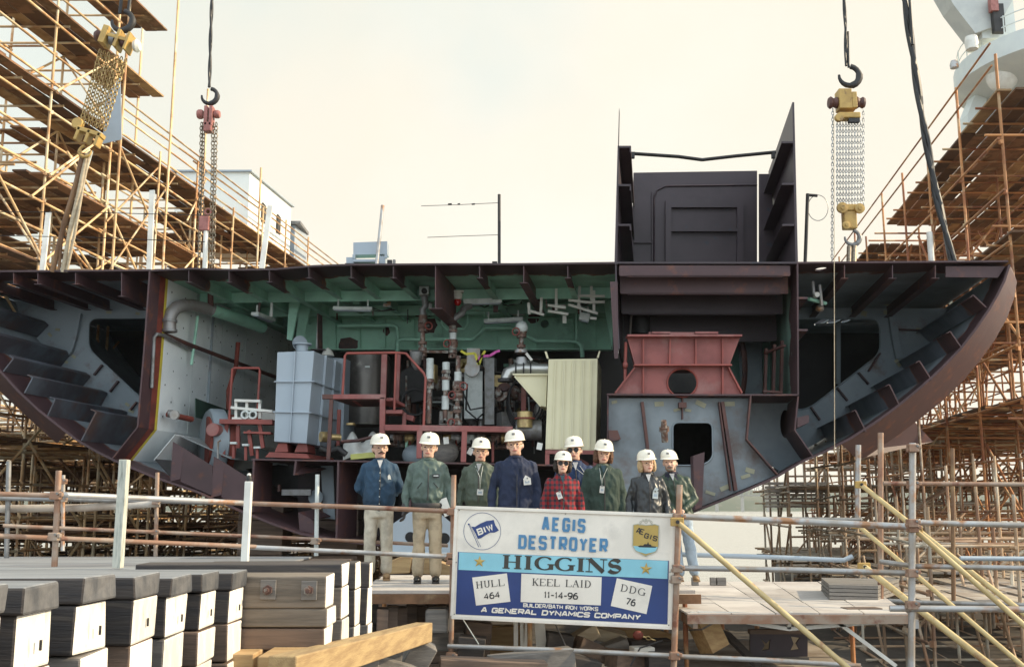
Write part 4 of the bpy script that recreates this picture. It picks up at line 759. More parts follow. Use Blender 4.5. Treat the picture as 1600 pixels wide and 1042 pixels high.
# lamps under the deck
def lamp(label, a, b, Y, th_=0.07, Y2=None):
    t_ = thing('deck_lamp', label, 'lamp', P(*a, Y), 'strip lamps under the deck'); p, q = P(*a, Y), P(*b, Y2 or Y)
    MB().beam(p, q, 0.16, th_).build('lamp_housing', M['lightm'], t_, bevel=0.01); MB().beam(p + Vector((0.03, 0, -th_*0.55)), q + Vector((-0.03, 0, -th_*0.55)), 0.1, 0.03).build('lamp_diffuser', M['tank'], t_)
    for f in (0.12, 0.88):
        c = p.lerp(q, f); MB().beam(c + Vector((0, 0, th_/2)), c + Vector((0, 0, th_/2 + 0.16)), 0.03, 0.03).build('lamp_hanger', M['lightm'], t_)
lamp('pale strip lamp seen end-on below the left part of the deck', (398, 490), (425, 500), 20.5, Y2=21.6)
lamp('long pale strip lamp left of the valve columns', (521, 482), (582, 483), 20.8)
lamp('pale strip lamp beside the red warning beacon', (724, 472), (784, 470), 20.8, 0.1)
lamp('pale strip lamp above the raised green pipe', (756, 502), (817, 499), 21.6, 0.08)
lamp('small pale lamp hung right of the white cable ladders', (905, 494), (921, 497), 21.0, 0.16)
t = thing('warning_beacon', 'white beacon with red dome under the deck beside a strip lamp', 'beacon', P(715, 465, 20.6))
MB().lathe(P(715, 468, 20.6), [(0.09, 0), (0.1, 0.1), (0.07, 0.16)]).build('beacon_body', M['white'], t, smooth=40); MB().ell(P(715, 472, 20.6), (0.075, 0.075, 0.08)).build('beacon_dome', pm('red_glass', (0.45, 0.02, 0.02), rough=0.15), t, smooth=60); MB().box(P(716, 456, 20.6), (0.22, 0.14, 0.04)).build('beacon_bracket', M['white'], t)
# cable ladders
def ladder(label, posts, bars, Y=20.6):
    t_ = thing('cable_ladder', label, 'cable ladder', P(*posts[0][0], Y), 'white cable ladders under the deck')
    for a, b in posts: MB().beam(P(*a, Y), P(*b, Y), 0.055, 0.03, up=(0, 1, 0)).build('hanger', M['white'], t_)
    for a, b in bars: MB().beam(P(*a, Y-0.05), P(*b, Y-0.05), 0.04, 0.05).build('rung', M['white'], t_)
ladder('largest white cable ladder with five crossbars near the trunk', [((924, 431), (924, 470)), ((928, 454), (928, 490)), ((906, 440), (904, 482))], [((902, 462), (945, 463)), ((888, 469), (924, 473)), ((924, 472), (945, 472)), ((888, 476), (934, 490)), ((922, 497), (932, 498))])
ladder('small white cable ladder with two long rungs in the green bay', [((869, 451), (869, 485))], [((856, 477), (884, 481)), ((856, 486), (888, 491))])
ladder('small white cable ladder with one low rung right of the oval opening', [((846, 465), (845, 488)), ((826, 473), (827, 491))], [((828, 486), (850, 492))])
MB_ = MB().box(P(882, 499, 20.9), (0.08, 0.02, 0.16)); tag(MB_.build('paper_tag', M['white']), 'pale paper tag hanging below the white cable ladders', 'tag')
# right wing fittings
t = thing('wing_pipe_fitting', 'pale green pipes with a white roller hung in the right side tank', 'pipe fitting', P(1277, 460, 19.5))
for a, b in (((1270, 440), (1272, 462)), ((1281, 445), (1284, 478))): MB().tube([P(*a, 19.5), P(*b, 19.5)], 0.035, 8).build('hanger', M['galv'], t, smooth=60)
MB().lathe(P(1277, 460, 19.3), [(0.05, 0), (0.05, 0.12)], axis=(0, 1, 0)).build('roller', M['white'], t, smooth=40); MB().tube([P(1264, 467, 19.5), P(1290, 474, 19.7)], 0.04, 8).build('cross_pipe', M['green'], t, smooth=60); MB().ell(P(1281, 482, 19.8), (0.09, 0.08, 0.07)).build('valve_body', M['galv'], t, smooth=40)
t = thing('wing_ladder_pole', 'pale cross bar and upright inside the right tank opening', 'frame', P(1308, 600, 23.4))
MB().beam(P(1275, 508, 23.4), P(1370, 505, 23.4), 0.06, 0.06).build('cross_bar', M['web'], t); MB().beam(P(1309, 505, 23.4), P(1309, 600, 23.4), 0.1, 0.1, up=(0, 1, 0)).build('upright', M['web'], t)
# ------------------------------------------------------------------ CHAIN HOISTS
def chain_mesh(p0, p1, lk, wr, r=0.012, sag=0.0):
    mb_ = MB(); d = (p1 - p0); n = max(2, int(d.length / (lk*0.8))); ax = d.normalized()
    for i in range(n):
        c = p0.lerp(p1, (i+0.5)/n) + Vector((0, 0, -sag*math.sin(math.pi*(i+0.5)/n)))
        sd_ = Vector((1, 0, 0)) if i % 2 else Vector((0.35, 1, 0)); sd_ = (sd_ - ax*sd_.dot(ax)).normalized(); o = []
        for k in range(8):
            a = 2*math.pi*k/8; o.append(c + ax*math.cos(a)*lk/2 + sd_*math.sin(a)*wr)
        nrm = ax.cross(sd_); vs = []
        for k, q in enumerate(o):
            ra = (q - c).normalized(); vs += [q + ra*r, q + nrm*r, q - ra*r, q - nrm*r]
        mb_.add(vs, [(k*4+j, ((k+1) % 8)*4+j, ((k+1) % 8)*4+(j+1) % 4, k*4+(j+1) % 4) for k in range(8) for j in range(4)])
    return mb_
def hook(px, py, Y, s, flip, par, mat='dark'):
    """crane hook with its eye at px,py"""
    c = P(px, py, Y); pts = []; rs = []
    for i in range(15):
        a = R(80 - i*19); pts.append(c + Vector((flip*math.cos(a)*s, 0, math.sin(a)*s - s))); rs.append(s*(0.34 if 3 < i < 9 else 0.26)*(1 - max(0, i-10)*0.14))
    MB().tube(pts, 0.1, 10, rs=rs).build('hook', M[mat], par, smooth=60)
YH = 19.9
def cable(par, pts, r, mat='black', twist=0):
    ps = [P(*p) for p in pts]
    if not twist: return MB().tube(ps, r, 8).build('cable', M[mat], par, smooth=60)
    for ph in (0, math.pi):
        out = []
        for a, b in zip(ps, ps[1:]):
            n = 24
            for i in range(n):
                f = i/n; q = a.lerp(b, f); t_ = ph + twist*(q - ps[0]).length; out.append(q + Vector((math.cos(t_), math.sin(t_), 0))*r*0.55)
        MB().tube(out, r, 6).build('cable', M[mat], par, smooth=60)
# left yellow hoist, leaning
t = thing('chain_hoist', 'yellow chain hoist leaning at the upper left with many ochre chain falls', 'hoist', P(187, 40, 18.5))
YA = 18.5
cable(t, [(193, -30, YA), (187, 22, YA)], 0.035); cable(t, [(207, -30, YA), (200, 22, YA)], 0.035)
hook(192, 18, YA, 0.2, 1, t)
tl = R(17); RM = Matrix.Rotation(tl, 3, 'Y')
cb = P(184, 62, YA); MB().box(cb, (0.56, 0.3, 0.07), M=RM).build('hoist_plate', M['yhoist'], t, bevel=0.01)
for dx, w_, mt in ((-0.22, 0.12, 'yhoist'), (0.05, 0.06, 'yhoist'), (0.25, 0.05, 'yhoist')): MB().box(cb + RM @ Vector((dx, 0, -0.02)), (w_, 0.34, 0.36), M=RM).build('side_plate', M[mt], t, bevel=0.01)
MB().lathe(cb + RM @ Vector((-0.07, -0.02, -0.03)), [(0.12, -0.05), (0.12, 0.05)], axis=RM @ Vector((1, 0, 0)), n=16).build('sheave', M['steel'], t, smooth=40)
MB().lathe(cb + RM @ Vector((0.15, -0.02, -0.03)), [(0.1, -0.04), (0.1, 0.04)], axis=RM @ Vector((1, 0, 0)), n=16).build('sheave', M['brace'], t, smooth=40)
MB().lathe(cb + RM @ Vector((-0.38, 0, -0.05)), [(0.09, -0.06), (0.13, 0.0), (0.09, 0.06)], axis=(1, 0, 0), n=14).build('motor_drum', M['brace'], t, smooth=40); MB().lathe(cb + RM @ Vector((0.4, 0, -0.02)), [(0.1, -0.06), (0.13, 0.0), (0.09, 0.06)], axis=(1, 0, 0), n=14).build('motor_drum', M['white'], t, smooth=40)
for i in range(7):
    f = i/6; a = P(157 + 40*f, 78 + 14*f, YA + (i % 2)*0.15); b = P(127 + 36*f, 190 + 14*f, YA + (i % 2)*0.15); chain_mesh(a, b, 0.095, 0.032, 0.014).build('chain_fall', M['chainy'], t)
cb = P(142, 208, YA); MB().box(cb, (0.5, 0.22, 0.08), M=RM).build('lower_block', M['yhoist'], t, bevel=0.01)
for dx in (-0.2, 0.0, 0.2): MB().box(cb + RM @ Vector((dx, 0, -0.1)), (0.06, 0.22, 0.26), M=RM).build('lower_plate', M['yhoist'], t, bevel=0.01)
MB().lathe(cb + RM @ Vector((-0.3, 0, 0.1)), [(0.1, -0.06), (0.12, 0.0), (0.1, 0.06)], axis=(0, 1, 0), n=14).build('lower_drum', M['yhoist'], t, smooth=40)
hook(134, 228, YA, 0.11, -1, t, 'yhoist')
t = thing('rigging_bundle', 'bundle of slings and loose chains hanging below the leaning yellow hoist', 'rigging', P(130, 250, 18.7))
for i, (pts, r, mt) in enumerate((([(132, 240, 18.6), (118, 290, 18.7), (103, 340, 18.8), (82, 425, 19.0)], 0.05, 'poledark'), ([(136, 240, 18.6), (124, 300, 18.7), (112, 350, 18.8), (98, 425, 19.0)], 0.045, 'oak'), ([(140, 238, 18.6), (130, 290, 18.7), (116, 370, 18.8), (104, 425, 19.0)], 0.03, 'oak'), ([(144, 236, 18.6), (134, 270, 18.7), (122, 330, 18.8), (95, 425, 19.0)], 0.025, 'lightm'), ([(128, 240, 18.6), (112, 310, 18.7), (98, 350, 18.8), (92, 425, 19.0)], 0.03, 'poledark'))):
    MB().tube([P(*p) for p in pts], r, 7).build('sling', M[mt], t, smooth=60)
# red hoist
t = thing('chain_hoist', 'red chain hoist hanging on a thin black cable over the left deck', 'hoist', P(328, 180, YH))
cable(t, [(332, -30, YH), (329, 60, YH), (327, 140, YH)], 0.026, twist=5)
hook(328, 139, YH, 0.16, 1, t)
for x in (323, 331): MB().box(P(x, 183, YH), (0.07, 0.2, 0.42)).build('side_plate', M['rhoist'], t, bevel=0.01)
MB().box(P(326, 200, YH), (0.16, 0.2, 0.2)).build('hoist_body', M['rhoist'], t, bevel=0.02)
for x, r_ in ((313, 0.1), (339, 0.085)): MB().lathe(P(x, 179, YH), [(r_*0.8, -0.06), (r_, -0.03), (r_, 0.03), (r_*0.8, 0.06)], axis=(1, 0, 0), n=14).build('sheave', M['rhoist'], t, smooth=40)
for x0, x1, y1 in ((315, 311, 420), (318, 316, 350), (333, 329, 420), (338, 333, 420)): chain_mesh(P(x0, 192, YH), P(x1, y1, YH), 0.1, 0.032, 0.012).build('chain_fall', M['chain'], t)
MB().box(P(320, 350, YH), (0.2, 0.14, 0.3)).build('lower_block', M['rhoist'], t, bevel=0.02); MB().torus(P(325, 331, YH), 0.06, 0.02).build('lower_eye', M['rhoist'], t, smooth=60); MB().tube([P(322, 360, YH), P(320, 424, 19.8)], 0.05, 8).build('sling', M['white'], t, smooth=60)
# right yellow hoist
t = thing('chain_hoist', 'yellow chain hoist with pale blue chain falls over the right deck', 'hoist', P(1322, 160, YH))
cable(t, [(1317, -30, YH), (1321, 40, YH), (1322, 106, YH)], 0.026, twist=4); cable(t, [(1325, 50, YH), (1326, 106, YH)], 0.025)
hook(1326, 104, YH, 0.21, 1, t)
MB().box(P(1318, 158, YH), (0.26, 0.3, 0.42)).build('side_plate', M['yhoist'], t, bevel=0.01); MB().box(P(1332, 160, YH), (0.1, 0.3, 0.34)).build('side_plate', M['yhoist'], t, bevel=0.01); MB().box(P(1325, 183, YH), (0.44, 0.26, 0.12)).build('hoist_plate', M['yhoist'], t, bevel=0.02)
for x in (1302, 1343): MB().lathe(P(x, 161, YH), [(0.1, -0.1), (0.13, -0.06), (0.09, 0.0), (0.12, 0.06), (0.1, 0.1)], axis=(1, 0, 0), n=14).build('motor_drum', M['brace'], t, smooth=40)
MB().lathe(P(1311, 184, YH-0.15), [(0.085, -0.05), (0.085, 0.05)], axis=(0, 1, 0), n=14).build('sheave', M['yhoist'], t, smooth=40); MB().box(P(1334, 189, YH-0.1), (0.22, 0.1, 0.08)).build('chain_guard', M['dark'], t)
for i in range(9):
    x = 1308 + i*4.6; chain_mesh(P(x, 190, YH + (i % 3)*0.08), P(x + 0.5, 320, YH + (i % 3)*0.08), 0.075, 0.02, 0.010).build('chain_fall', M['chainb'], t)
chain_mesh(P(1301, 170, YH), P(1300, 408, YH), 0.085, 0.022, 0.009).build('hand_chain', M['chainb'], t); chain_mesh(P(1349, 170, YH), P(1349, 330, YH), 0.085, 0.022, 0.009).build('hand_chain', M['chainb'], t)
MB().box(P(1330, 326, YH), (0.44, 0.22, 0.13)).build('lower_block', M['yhoist'], t, bevel=0.02); MB().box(P(1327, 345, YH), (0.26, 0.2, 0.36)).build('lower_plate', M['yhoist'], t, bevel=0.02)
for x, y, r_ in ((1316, 325, 0.11), (1343, 326, 0.1), (1322, 352, 0.08)): MB().lathe(P(x, y, YH-0.13), [(r_*0.4, -0.06), (r_*0.4, -0.04), (r_, -0.03), (r_, 0.03)], axis=(0, 1, 0), n=16).build('sheave', M['yhoist'], t, smooth=40)
hook(1331, 360, YH, 0.15, 1, t, 'steel'); MB().tube([P(1327, 385, YH), P(1326, 415, 19.8)], 0.05, 8).tube([P(1335, 385, YH), P(1334, 415, 19.8)], 0.05, 8).build('shackle', M['chain'], t, smooth=60)
t = thing('crane_cable', 'thick twisted black cable slanting down to the right deck edge', 'cable', P(1490, 412, 19.2))
cable(t, [(1409, -30, 19.2), (1424, 70, 19.2), (1440, 180, 19.2), (1462, 300, 19.2), (1490, 414, 19.0)], 0.052, twist=2.6)
cable(t, [(1407, -30, 19.3), (1424, 70, 19.3)], 0.03); cable(t, [(1420, -20, 19.1), (1426, 70, 19.1)], 0.03)
# items on deck
t = thing('deck_machine', 'blue-grey bench-like machine standing on the deck edge against the sky', 'machine', P(575, 415, 19.9))
YD = 19.6
MB().prism([P(552, 379, YD), P(605, 377, YD), P(605, 397, YD), P(552, 398, YD)], (0, 0.3, 0)).build('panel', M['tank'], t); MB().prism([P(541, 402, YD), P(555, 402, YD), P(555, 416, YD), P(541, 416, YD)], (0, 0.4, 0)).build('side_box', M['tank'], t); MB().prism([P(591, 400, YD), P(602, 400, YD), P(602, 416, YD), P(591, 416, YD)], (0, 0.4, 0)).build('side_box', M['tank'], t)
MB().beam(P(553, 409, YD), P(592, 409, YD), 0.2, 0.05).build('frame', M['tank'], t)
for x in (553, 603): MB().beam(P(x, 398, YD), P(x, 404, YD), 0.05, 0.05, up=(0, 1, 0)).build('post', M['tank'], t)
MB().beam(P(541, 416, YD), P(618, 417, YD), 0.3, 0.05).build('skid', M['dark'], t); MB().box(P(609, 410, YD), (0.09, 0.1, 0.08)).build('control_box', M['dark'], t); MB().box(P(616, 411, YD), (0.05, 0.1, 0.12)).build('control_box', M['steel'], t)
def pole(label, pts, r, mat, name='deck_pole', cat='pole', grp=None):
    t_ = MB().tube([P(*p) for p in pts], r, 8).build(name, M[mat], smooth=60); tag(t_, label, cat, grp); return t_
pole('pale slanting pole rising behind the blue-grey deck machine', [(588, 418, 19.4), (598, 321, 19.4)], 0.035, 'galv')
t = thing('line_post', 'dark slim post on the middle of the deck with two lines strung left', 'post', P(780, 416, 19.6))
MB().tube([P(780, 416, 19.6), P(780, 304, 19.6)], 0.03, 8).build('post', M['dark'], t, smooth=60); MB().box(P(773, 412, 19.6), (0.1, 0.06, 0.08)).build('clamp', M['dark'], t)
MB().tube([P(780, 317, 19.6), P(720, 320, 19.4), P(658, 322, 19.2)], 0.006, 4).build('line', M['dark'], t); MB().tube([P(780, 367, 19.6), P(720, 369, 19.4), P(668, 371, 19.2)], 0.006, 4).build('line', M['dark'], t)
for a, b in ((715, 719), (737, 742), (700, 706)): MB().tube([P(a, 319.5, 19.4), P(b, 319, 19.4)], 0.018, 5).build('peg', M['dark'], t)
t = thing('hoop_post', 'slim post with a wire hoop right of the trunk top', 'post', P(1259, 412, 19.3))
MB().tube([P(1258, 412, 19.3), P(1262, 303, 19.3)], 0.035, 8).build('post', M['dark'], t, smooth=60); MB().tube([P(1262 + 16 + 16*math.cos(R(a)), 325 + 20*math.sin(R(a)), 19.3) for a in range(-160, 170, 15)], 0.008, 5).build('hoop', M['steel'], t, smooth=60); MB().tube([P(1263, 305, 19.3), P(1277, 306, 19.3)], 0.03, 6).build('arm', M['dark'], t)
pole('pale thin sloping board post behind the deck right of the cable foot', [(1456, 412, 19.2), (1452, 363, 19.2)], 0.06, 'white')
pole('thin line dropping from the right hoist past the side tank', [(1303, 170, 18.1), (1304, 710, 18.1)], 0.007, 'oak', 'plumb_line', 'line')
# ------------------------------------------------------------------ SCAFFOLDING
def W(a, h, Y): return Vector((a + K*Y, Y, CAMZ + h))
_unit = {}
def unit_tube(mat):
    if mat not in _unit:
        me = bpy.data.meshes.new('tube'); vs = []; n = 7
        for z in (0, 1): vs += [(math.cos(2*math.pi*i/n), math.sin(2*math.pi*i/n), z) for i in range(n)]
        me.from_pydata(vs, [], [(i, (i+1) % n, n+(i+1) % n, n+i) for i in range(n)] + [tuple(reversed(range(n))), tuple(range(n, 2*n))])
        me.materials.append(M[mat]); me.shade_smooth(); me.set_sharp_from_angle(angle=R(60)); _unit[mat] = me
    return _unit[mat]
class Scaf:
    """one scaffold run: standards, ledgers, braces and decks are parts; past a hundred of a kind the rest is one stuff part"""
    def __init__(s, name, label, loc, mat, dmat='wred', cat='scaffold'):
        s.t = thing(name, label, cat, loc); s.mat = mat; s.dmat = dmat; s.m = {}; s.d = []; s.c = MB(); s.name = name
    def tube(s, kind, p0, p1, r=0.026):
        p0, p1 = Vector(p0), Vector(p1)
        a, b = proj(p0), proj(p1)
        if max(a[2], b[2]) < 0.5: return
        if (a[0] < -60 and b[0] < -60) or (a[0] > 1660 and b[0] > 1660) or (a[1] < -60 and b[1] < -60) or (a[1] > 1100 and b[1] > 1100): return
        s.m.setdefault(kind, []).append((p0, p1, r))
    def deck(s, c0, c1, c2, c3, th=0.045, n=5):
        ps = [proj(p) for p in (c0, c1, c2, c3)]
        if min(p[0] for p in ps) > 1640 or max(p[0] for p in ps) < -40 or max(p[1] for p in ps) < -40: return
        s.d.append(([Vector(c) for c in (c0, c1, c2, c3)], th, n))
    def joint(s, p, k=0.09): s.c.box(p, (k*0.8, k*0.8, k), rz=random.random())
    def finish(s, lim=100):
        for kind, lst in s.m.items():
            lst.sort(key=lambda q: -(q[1]-q[0]).length * q[2] / ((q[0]+q[1])/2 - Vector((0, 0, CAMZ))).length)
            for p0, p1, r in lst[:lim]:
                o = bpy.data.objects.new(kind, unit_tube(s.mat)); COL.objects.link(o); o.parent = s.t; d = p1 - p0
                o.location = p0 - s.t.location; o.rotation_mode = 'QUATERNION'; o.rotation_quaternion = d.to_track_quat('Z', 'Y'); o.scale = (r, r, d.length)
            if lst[lim:]:
                mb = MB()
                for p0, p1, r in lst[lim:]: mb.tube([p0, p1], r, 5)
                o = mb.build('distant_' + kind, M[s.mat], s.t, smooth=60); o['kind'] = 'stuff'
        s.d.sort(key=lambda q: (q[0][0] - Vector((0, 0, CAMZ))).length)
        rest = MB()
        for i, (c, th, n) in enumerate(s.d):
            mb = MB() if i < lim else rest
            for j in range(n):
                f0, f1 = (j + 0.05)/n, (j + 0.95)/n; z = Vector((0, 0, random.uniform(-0.03, 0.03))); e = random.uniform(-0.12, 0.12)
                a, b = c[0].lerp(c[3], f0), c[1].lerp(c[2], f0); a2, b2 = c[0].lerp(c[3], f1), c[1].lerp(c[2], f1); u = (b-a).normalized()*e
                n_f = len(mb.f); mb.prism([a+u+z, b+u+z, b2+u+z, a2+u+z], (0, 0, th)); mb.mi = getattr(mb, 'mi', []) + [random.choice((0, 0, 1, 2)) if s.dmat == 'wred' else random.choice((0, 1))]*(len(mb.f)-n_f)
            if i < lim: o = mb.build('plank_deck', [M['wred'], M['wred2'], M['wred3']] if s.dmat == 'wred' else [M['plank'], M['plank2']], s.t); o.data.polygons.foreach_set('material_index', mb.mi)
        if rest.v: o = rest.build('distant_plank_deck', M[s.dmat], s.t); o['kind'] = 'stuff'
        if s.c.v: o = s.c.build('coupler', M[s.mat], s.t); o['kind'] = 'stuff'
def run(sf, rows, Y0, dY, nY, hmin, top, decks, ledg=1.0, brace=0.5, transom=True, jitter=0.05, seed=1, r=0.03, guard=True, inner_ledg=2.0):
    rnd = random.Random(seed); J = lambda: rnd.uniform(-jitter, jitter)
    Ys = [Y0 + dY*i for i in range(nY)]
    for ri, a in enumerate(rows):
        for i, Y in enumerate(Ys):
            tp = top(Y) + rnd.uniform(0.2, 1.3)*(1 if ri < 2 else 0.4); j1, j2 = J(), J()
            sf.tube('standard', W(a+j1, hmin, Y+j2), W(a+j1+J(), tp, Y+j2+J()), r)
            h = hmin + 0.3
            if ri == 0:
                while h < top(Y): sf.joint(W(a+j1, h, Y+j2)); h += ledg
        stp = ledg if ri == 0 else inner_ledg
        h = hmin + 0.3
        while h < max(top(Y) for Y in Ys):
            for i in range(0, nY-1, 2):
                ya, yb = Ys[i] - 0.2, Ys[min(i+2, nY-1)] + 0.2
                if h < max(top(ya + 0.4), top(yb - 0.4)) + (1.1 if guard else 0):
                    if top(yb-0.4) + 1.1 < h: yb = ya + dY
                    sf.tube('ledger', W(a - 0.05 + J(), h + J(), ya), W(a - 0.05 + J(), h + J(), yb), r*0.9)
            h += stp
    for i, Y in enumerate(Ys):
        if transom:
            h = hmin + 0.35
            while h < top(Y):
                sf.tube('transom', W(rows[0] - 0.3, h + J(), Y + 0.05), W(rows[-1] + 0.3, h + J(), Y + 0.05), r*0.9); h += 2.0
            for hd in decks:
                if hd <= top(Y) + 0.01:
                    for q in (0.3, 0.65): sf.tube('putlog', W(rows[0] - 0.2, hd - 0.05, Y + dY*q), W(rows[-1] + 0.2, hd - 0.05, Y + dY*q), r*0.9)
        if i < nY-1:
            h = hmin
            while h < top(Y) - 2:
                for a in (rows[0], rows[min(1, len(rows)-1)]):
                    if rnd.random() < brace:
                        e = rnd.random() < 0.5; sf.tube('brace', W(a + 0.06, h + (0 if e else 2), Y), W(a + 0.06, h + (2 if e else 0), Y + dY), r*0.9)
                if rnd.random() < brace*0.6: sf.tube('brace', W(rows[0], h, Y + 0.1), W(rows[1], h + 2, Y + 0.1), r*0.85)
                h += 2.0
            for hd in decks:
                if hd <= top(Y) + 0.01:
                    for a, b in zip(rows, rows[1:]):
                        if rnd.random() < (0.93 if sf.name != 'scaffold' or sf.mat != 'pole' else (0.9 if a > -14 else 0.5)): sf.deck(W(a, hd, Y - 0.1), W(a, hd, Y + dY + 0.1), W(b, hd, Y + dY + 0.1), W(b, hd, Y - 0.1), n=max(3, int(abs(b-a)/0.3)))
# left run
sL = Scaf('scaffold', 'tall rusty tube scaffold with plank decks filling the upper left', W(-13.5, -2.6, 27), 'pole')
run(sL, (-13.5, -14.9, -16.3, -17.7, -19.1), 19.7, 2.5, 12, -2.6, lambda Y: 13.4 if Y < 24.9 else 9.4, (-0.6, 1.4, 3.4, 5.4, 7.4, 9.4, 11.4, 13.4), ledg=0.7, brace=0.75, seed=3, r=0.033)
for a_, Y_, tp_ in ((-13.3, 27.4, 16.5), (-13.3, 29.6, 12.6), (-13.35, 24.9, 16.5), (-13.3, 34.0, 11.6), (-14.9, 28.6, 14.5)): sL.tube('standard', W(a_, -2.6, Y_), W(a_, tp_, Y_), 0.036)
for i in range(60):
    a_ = random.choice((-13.4, -14.9)); h_ = random.uniform(-2, 9); Y_ = random.uniform(21.5, 44); sL.tube('brace', W(a_, h_, Y_), W(a_ + random.uniform(-0.3, 0.3), h_ + random.choice((-1.6, -0.8, 0.9, 1.8)), Y_ + random.uniform(1.5, 3.5)), 0.028)
# outrigger frame with the leaning white boards
sL.tube('brace', W(-13.4, 5.5, 24.6), W(-13.4, 9.3, 28.0)); sL.tube('brace', W(-13.4, 7.0, 24.6), W(-13.4, 9.2, 27.0))
for hh in (9.9, 10.4): sL.tube('guard_rail', W(-13.4, hh, 24.9), W(-13.4, hh, 47))
sL.finish()
# right run
sR = Scaf('scaffold', 'tall orange rusty scaffold with broad sloping-looking deck filling the right side', W(7.5, -2.6, 27), 'polerust')
run(sR, (7.5, 9.2, 11.0, 12.8, 14.4), 20.6, 2.6, 12, -2.6, lambda Y: 8.7, (2.2, 5.6, 8.7), ledg=1.1, brace=0.6, seed=5, inner_ledg=1.6, r=0.032)
for hh in (9.3, 9.8): sR.tube('guard_rail', W(7.45, hh, 20.6), W(7.45, hh, 50), 0.024)
for i in range(70):
    a = 7.5 + random.random()*5; Y = 22 + random.random()*20; h = random.uniform(-2, 7); sR.tube('brace', W(a, h, Y), W(a + random.uniform(-1.6, 1.6), h + random.choice((-1.5, 1.5, 2.5, 0.2)), Y + random.uniform(-1, 4)), 0.03)
sR.finish()
# low dark run behind and under the hull on the left
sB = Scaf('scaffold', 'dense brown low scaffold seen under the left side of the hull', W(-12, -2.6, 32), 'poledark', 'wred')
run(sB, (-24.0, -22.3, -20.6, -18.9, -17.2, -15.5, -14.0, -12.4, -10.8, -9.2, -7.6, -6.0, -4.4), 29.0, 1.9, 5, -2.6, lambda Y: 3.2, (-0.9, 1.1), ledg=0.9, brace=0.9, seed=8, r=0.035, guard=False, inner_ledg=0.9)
rnd = random.Random(4)
for i in range(520):
    a = rnd.uniform(-24, -3.5); h = rnd.uniform(-2.4, 2.6); Y = rnd.uniform(28.5, 36); k = rnd.choice((0, 0, 1, 2)); ln = rnd.uniform(0.6, 2.6)
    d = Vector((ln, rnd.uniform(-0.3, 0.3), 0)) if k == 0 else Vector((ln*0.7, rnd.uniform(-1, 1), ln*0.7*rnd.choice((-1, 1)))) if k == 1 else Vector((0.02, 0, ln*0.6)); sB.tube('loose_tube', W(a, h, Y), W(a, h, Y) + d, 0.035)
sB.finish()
sB2 = Scaf('scaffold', 'far low scaffold lit golden behind the brown one under the hull left', W(-14, -2.6, 44), 'pole', 'plank')
run(sB2, (-36.0, -33.0, -30.0, -27.0, -24.0, -21.0, -18.0, -15.5, -13.0, -10.5, -8.0), 40.0, 2.2, 6, -2.6, lambda Y: 5.0, (-0.8, 1.2, 3.2), ledg=0.8, brace=0.9, seed=18, r=0.045, guard=False, inner_ledg=1.0)
for i in range(900):
    a = rnd.uniform(-34, -4); h = rnd.uniform(-2.4, 4.6); Y = rnd.uniform(38, 54); k = rnd.choice((0, 0, 1, 1, 2)); ln = rnd.uniform(0.8, 3.2)
    d = Vector((ln, rnd.uniform(-0.3, 0.3), 0)) if k == 0 else Vector((ln*0.7, rnd.uniform(-1, 1), ln*0.7*rnd.choice((-1, 1)))) if k == 1 else Vector((0.02, 0, ln*0.7)); sB2.tube('loose_tube', W(a, h, Y), W(a, h, Y) + d, 0.05)
sB2.finish()
# right middle distance
sM = Scaf('scaffold', 'open rusty scaffold over the water behind the yellow braces', W(6, -4.2, 40), 'polemid', 'plank')
run(sM, (4.4, 6.1, 7.8, 9.4, 11.2, 13.0, 15.0), 33.5, 2.7, 4, -4.2, lambda Y: 2.8, (-1.6, 0.7), ledg=1.1, brace=0.55, seed=11, r=0.04, guard=False)
for i in range(300):
    a = rnd.uniform(4.6, 15); h = rnd.uniform(-4, 1.5); Y = rnd.uniform(33, 41); ln = rnd.uniform(0.8, 3)
    sM.tube('loose_tube', W(a, h, Y), W(a, h, Y) + (Vector((ln, rnd.uniform(-.4, .4), 0.03)) if i % 3 else Vector((0.02, 0.05, ln*0.8)) if i % 2 else Vector((ln*.7, .3, ln*.6))), 0.035)
sM.finish()
sM2 = Scaf('scaffold', 'low near scaffold grid at the lower right under the orange one', W(8, -2.6, 18), 'polemid', 'plank')
run(sM2, (3.9, 5.2, 6.6, 8.2, 9.8, 11.4), 15.0, 1.6, 7, -2.9, lambda Y: -0.3 if Y < 19 else 0.9, (-1.35,), ledg=0.7, brace=0.8, seed=14, r=0.026, guard=False)
for i in range(260):
    a = rnd.uniform(4.3, 12); h = rnd.uniform(-2.6, -0.5); Y = rnd.uniform(16.5, 30); k = rnd.choice((0, 1, 1, 2)); ln = rnd.uniform(0.6, 2.6)
    d = Vector((ln, rnd.uniform(-0.6, 0.6), 0)) if k == 0 else Vector((ln*0.7, rnd.uniform(-1, 1), ln*0.5*rnd.choice((-1, 1)))) if k == 1 else Vector((0.02, 0, ln*0.6)); sM2.tube('loose_tube', W(a, h, Y), W(a, h, Y) + d, 0.03)
sM2.finish()
t = thing('plank_stack', 'stack of grey planks on the scaffold over the water', 'plank stack', W(5, 0.1, 36))
for i in range(7): MB().box(W(5.0 + 0.03*(i % 2), 0.05 + i*0.13, 36.0), (2.1, 0.6, 0.09)).build('plank', M['plank'], t)
t = thing('site_hut', 'pale blue hut with flat roof standing on the left scaffold deck', 'hut', W(-15.3, 9.46, 37))
MB().prism([W(-14.0, 9.46, 34.8), W(-14.0, 11.7, 34.8), W(-14.0, 11.7, 39.0), W(-14.0, 9.46, 39.0)], (-2.6, 0, 0)).build('wall', pm('pale_sheet', (0.86, 0.88, 0.84), (0.80, 0.84, 0.81), scale=0.6), t)
